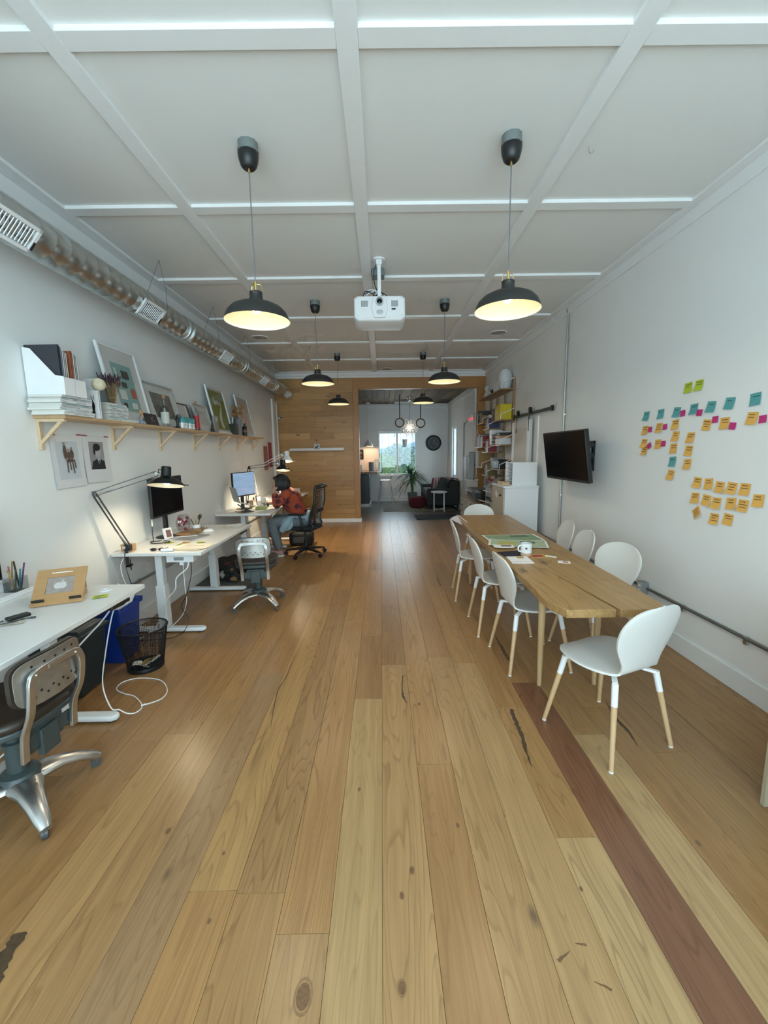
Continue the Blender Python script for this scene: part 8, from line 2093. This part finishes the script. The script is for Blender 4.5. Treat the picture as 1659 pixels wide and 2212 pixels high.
# plaid shirt
PL = bpy.data.materials.new('plaid_flannel'); PL.use_nodes = True
def _plaid():
    n = PL.node_tree.nodes; L = PL.node_tree.links
    b = n['Principled BSDF']; b.inputs['Roughness'].default_value = 0.9
    tcn = n.new('ShaderNodeTexCoord'); mp = n.new('ShaderNodeMapping'); mp.inputs['Rotation'].default_value = (0.15, 0.6, 0.15)
    L.new(tcn.outputs['Object'], mp.inputs['Vector'])
    ck1 = n.new('ShaderNodeTexChecker'); ck1.inputs['Scale'].default_value = 15
    ck1.inputs['Color1'].default_value = (0.30, 0.045, 0.02, 1); ck1.inputs['Color2'].default_value = (0.014, 0.012, 0.035, 1)
    L.new(mp.outputs[0], ck1.inputs['Vector'])
    ck2 = n.new('ShaderNodeTexChecker'); ck2.inputs['Scale'].default_value = 7.5
    ck2.inputs['Color1'].default_value = (1, 1, 1, 1); ck2.inputs['Color2'].default_value = (0, 0, 0, 1)
    L.new(mp.outputs[0], ck2.inputs['Vector'])
    mx = n.new('ShaderNodeMix'); mx.data_type = 'RGBA'; mx.inputs['A'].default_value = (0.32, 0.055, 0.022, 1)
    mf = n.new('ShaderNodeMath'); mf.operation = 'MULTIPLY'; mf.inputs[1].default_value = 0.85
    L.new(ck2.outputs['Fac'], mf.inputs[0]); L.new(mf.outputs[0], mx.inputs['Factor'])
    L.new(ck1.outputs['Color'], mx.inputs['B']); L.new(mx.outputs['Result'], b.inputs['Base Color'])
_plaid()
st_ = MB()
limb(st_, [(Vector((-0.03, 0, 0.64)), 0.15), (Vector((-0.07, 0, 0.74)), 0.148), (chest, 0.155), (neck + Vector((0.05, 0, -0.09)), 0.105)], 16)
limb(st_, [(sh_l, 0.078), (sh_r, 0.078)], 14)
st_.ell(chest + Vector((0.06, 0, 0.03)), (0.11, 0.17, 0.14), (0, -0.4, 0), 16)
for s, e, w_ in ((sh_l, el_l, wr_l), (sh_r, el_r, wr_r)):
    limb(st_, [(s, 0.075), (e, 0.064), (e.lerp(w_, 0.62), 0.05)], 14)
o = st_.build('plaid_shirt', PL, pr_); remesh(o, 0.011, 3)
# trousers
tr_ = MB()
tr_.ell(hip + Vector((0, 0, 0.0)), (0.15, 0.185, 0.125), n=16)
for h_, k_, a_ in ((hip + Vector((-0.02, -0.085, -0.01)), kn_l, an_l), (hip + Vector((-0.02, 0.085, -0.01)), kn_r, an_r)):
    limb(tr_, [(h_, 0.10), (k_, 0.080), (k_.lerp(a_, 0.5), 0.076), (a_ + Vector((0, 0, 0.045)), 0.060)], 14)
o = tr_.build('grey_jeans', pbr('jeans_grey_blue', (0.17, 0.20, 0.22), 0.85, var=0.15, scale=50), pr_); remesh(o, 0.012, 3)
# pale denim shirt tied round the waist
dn = MB()
ring = [(0.0 + 0.175 * math.cos(a), 0.195 * math.sin(a), 0.635 + 0.015 * math.sin(2 * a)) for a in [2 * PI * j / 20 for j in range(20)]]
dn.tube(ring, 0.032, 8, closed=True)
dn.ell((0.12, 0.0, 0.60), (0.055, 0.19, 0.10), (0, 0.15, 0), 14)
limb(dn, [((-0.10, -0.17, 0.64), 0.045), ((-0.14, -0.20, 0.58), 0.055), ((-0.20, -0.215, 0.50), 0.06), ((-0.24, -0.22, 0.44), 0.05)], 10)
dn.ell((-0.17, -0.205, 0.52), (0.10, 0.025, 0.11), (0, 0.6, 0), 12)
o = dn.build('denim_shirt', pbr('denim_pale', (0.30, 0.42, 0.50), 0.85, var=0.15, scale=40), pr_); remesh(o, 0.010, 2)
for a_, nm in ((an_l, 'shoe'), (an_r, 'shoe')):
    s_ = MB()
    limb(s_, [(a_ + Vector((0.03, 0, -0.062)), 0.042), (a_ + Vector((-0.07, 0, -0.064)), 0.042), (a_ + Vector((-0.155, -0.01, -0.072)), 0.036)], 12)
    o = s_.build(nm, pbr('shoe_pink', (0.42, 0.24, 0.24), 0.7), pr_); remesh(o, 0.008, 2)
    MB().prism([(0.07, -0.038), (0.075, 0.0), (0.07, 0.038), (-0.1, 0.045), (-0.185, 0.03), (-0.2, 0.0), (-0.185, -0.035), (-0.1, -0.045)], 0.0, 0.022, M_of((a_.x, a_.y, 0.0))).build('sole', WHITE, o, bevel=0.004)

# ------------------------------------------------------------ sleeping dog on its mat
dm = tag(MB().b2((-0.36, -0.62, 0), (0.36, 0.62, 0.018)).build('dog_mat', pbr('mat_grey', (0.075, 0.080, 0.080), 0.95, var=0.25, scale=50, bump=0.3), loc=(-1.90, 5.28, 0), bevel=0.008), 'grey padded floor mat under the desks with the dog on it', 'mat')
MB().tube([(-0.35, -0.61, 0.012), (0.35, -0.61, 0.012), (0.35, 0.61, 0.012), (-0.35, 0.61, 0.012)], 0.006, 6, closed=True).build('piping', DKGREY, dm)
DX, DY = -1.93, 5.18
dg = MB()
# curled trunk: a C with the back to the wall side and the head tucked to the camera
spine = []
for i in range(9):
    a = math.radians(-60 + 215 * i / 8)
    spine.append((Vector((-0.02 + 0.16 * math.cos(a) - 0.03, 0.10 + 0.16 * math.sin(a), 0.115 + 0.02 * math.sin(PI * i / 8))), 0.075 + 0.045 * math.sin(PI * min(1, (i + 1) / 8))))
limb(dg, spine, 14)
dg.ell((-0.05, 0.10, 0.12), (0.16, 0.16, 0.12), n=16)
dg.ell((-0.13, 0.02, 0.13), (0.12, 0.14, 0.125), n=16)      # shoulder
dg.ell((0.03, 0.22, 0.11), (0.13, 0.12, 0.11), n=14)         # rump
limb(dg, [((-0.12, -0.06, 0.17), 0.075), ((-0.03, -0.13, 0.15), 0.062), ((0.02, -0.16, 0.125), 0.058)], 12)   # neck
dg.ell((0.04, -0.165, 0.115), (0.068, 0.06, 0.058), (0, 0.2, -0.5), 14)   # skull
limb(dg, [((0.075, -0.19, 0.095), 0.042), ((0.125, -0.215, 0.068), 0.032), ((0.15, -0.225, 0.062), 0.027)], 10)   # muzzle
dg.ell((-0.005, -0.225, 0.125), (0.035, 0.014, 0.05), (0.3, 0.5, 0.2), 10)     # near ear
dg.ell((0.06, -0.115, 0.15), (0.03, 0.014, 0.045), (-0.4, 0.4, -0.4), 10)       # far ear
limb(dg, [((-0.13, -0.07, 0.10), 0.055), ((-0.05, -0.20, 0.055), 0.032), ((0.07, -0.255, 0.040), 0.025), ((0.13, -0.265, 0.038), 0.026)], 10)   # fore leg: elbow, wrist, paw
limb(dg, [((0.10, 0.18, 0.11), 0.07), ((0.165, 0.05, 0.075), 0.045), ((0.13, -0.05, 0.045), 0.028), ((0.17, -0.14, 0.040), 0.026)], 10)       # hind leg: knee, hock, paw
limb(dg, [((0.06, 0.30, 0.07), 0.03), ((0.16, 0.22, 0.045), 0.024), ((0.20, 0.08, 0.040), 0.016)], 8)                                         # tail round the paws
DF = bpy.data.materials.new('dog_coat'); DF.use_nodes = True
def _dog():
    n = DF.node_tree.nodes; L = DF.node_tree.links
    b = n['Principled BSDF']; b.inputs['Roughness'].default_value = 0.75
    tcn = n.new('ShaderNodeTexCoord')
    def spot(c, r, col, cur):
        d = n.new('ShaderNodeVectorMath'); d.operation = 'DISTANCE'; d.inputs[1].default_value = c
        L.new(tcn.outputs['Object'], d.inputs[0])
        m = n.new('ShaderNodeMapRange'); m.inputs[1].default_value = r * 0.75; m.inputs[2].default_value = r; m.inputs[3].default_value = 1; m.inputs[4].default_value = 0
        L.new(d.outputs['Value'], m.inputs[0])
        x = n.new('ShaderNodeMix'); x.data_type = 'RGBA'; x.inputs['B'].default_value = col + (1,)
        L.new(m.outputs[0], x.inputs['Factor'])
        if isinstance(cur, tuple): x.inputs['A'].default_value = cur + (1,)
        else: L.new(cur, x.inputs['A'])
        return x.outputs['Result']
    cur = spot((-0.06, -0.19, 0.075), 0.06, (0.45, 0.42, 0.38), (0.008, 0.008, 0.009))
    cur = spot((0.10, -0.205, 0.06), 0.04, (0.30, 0.27, 0.24), cur)
    cur = spot((0.10, -0.27, 0.03), 0.05, (0.26, 0.14, 0.06), cur)
    cur = spot((0.17, -0.13, 0.03), 0.05, (0.26, 0.14, 0.06), cur)
    cur = spot((0.06, -0.21, 0.15), 0.02, (0.22, 0.12, 0.05), cur)
    L.new(cur, b.inputs['Base Color'])
_dog()
dgo = tag(dg.build('dog', DF, loc=(DX, DY, 0.018)), 'black and tan dog sleeping curled up under the desk', 'dog')
remesh(dgo, 0.009, 4)
MB().ell((0.176, -0.236, 0.066), (0.012, 0.014, 0.010), n=10).build('nose', BLACKG, dgo)
MB().tube([(-0.045 + 0.07 * math.cos(a) * 0.75, -0.115 + 0.072 * math.sin(a) * 0.6, 0.155 + 0.06 * math.cos(a + 0.8)) for a in [2 * PI * j / 24 for j in range(24)]], 0.006, 6, closed=True).build('collar', pbr('collar_red', (0.25, 0.02, 0.02), 0.6), dgo)
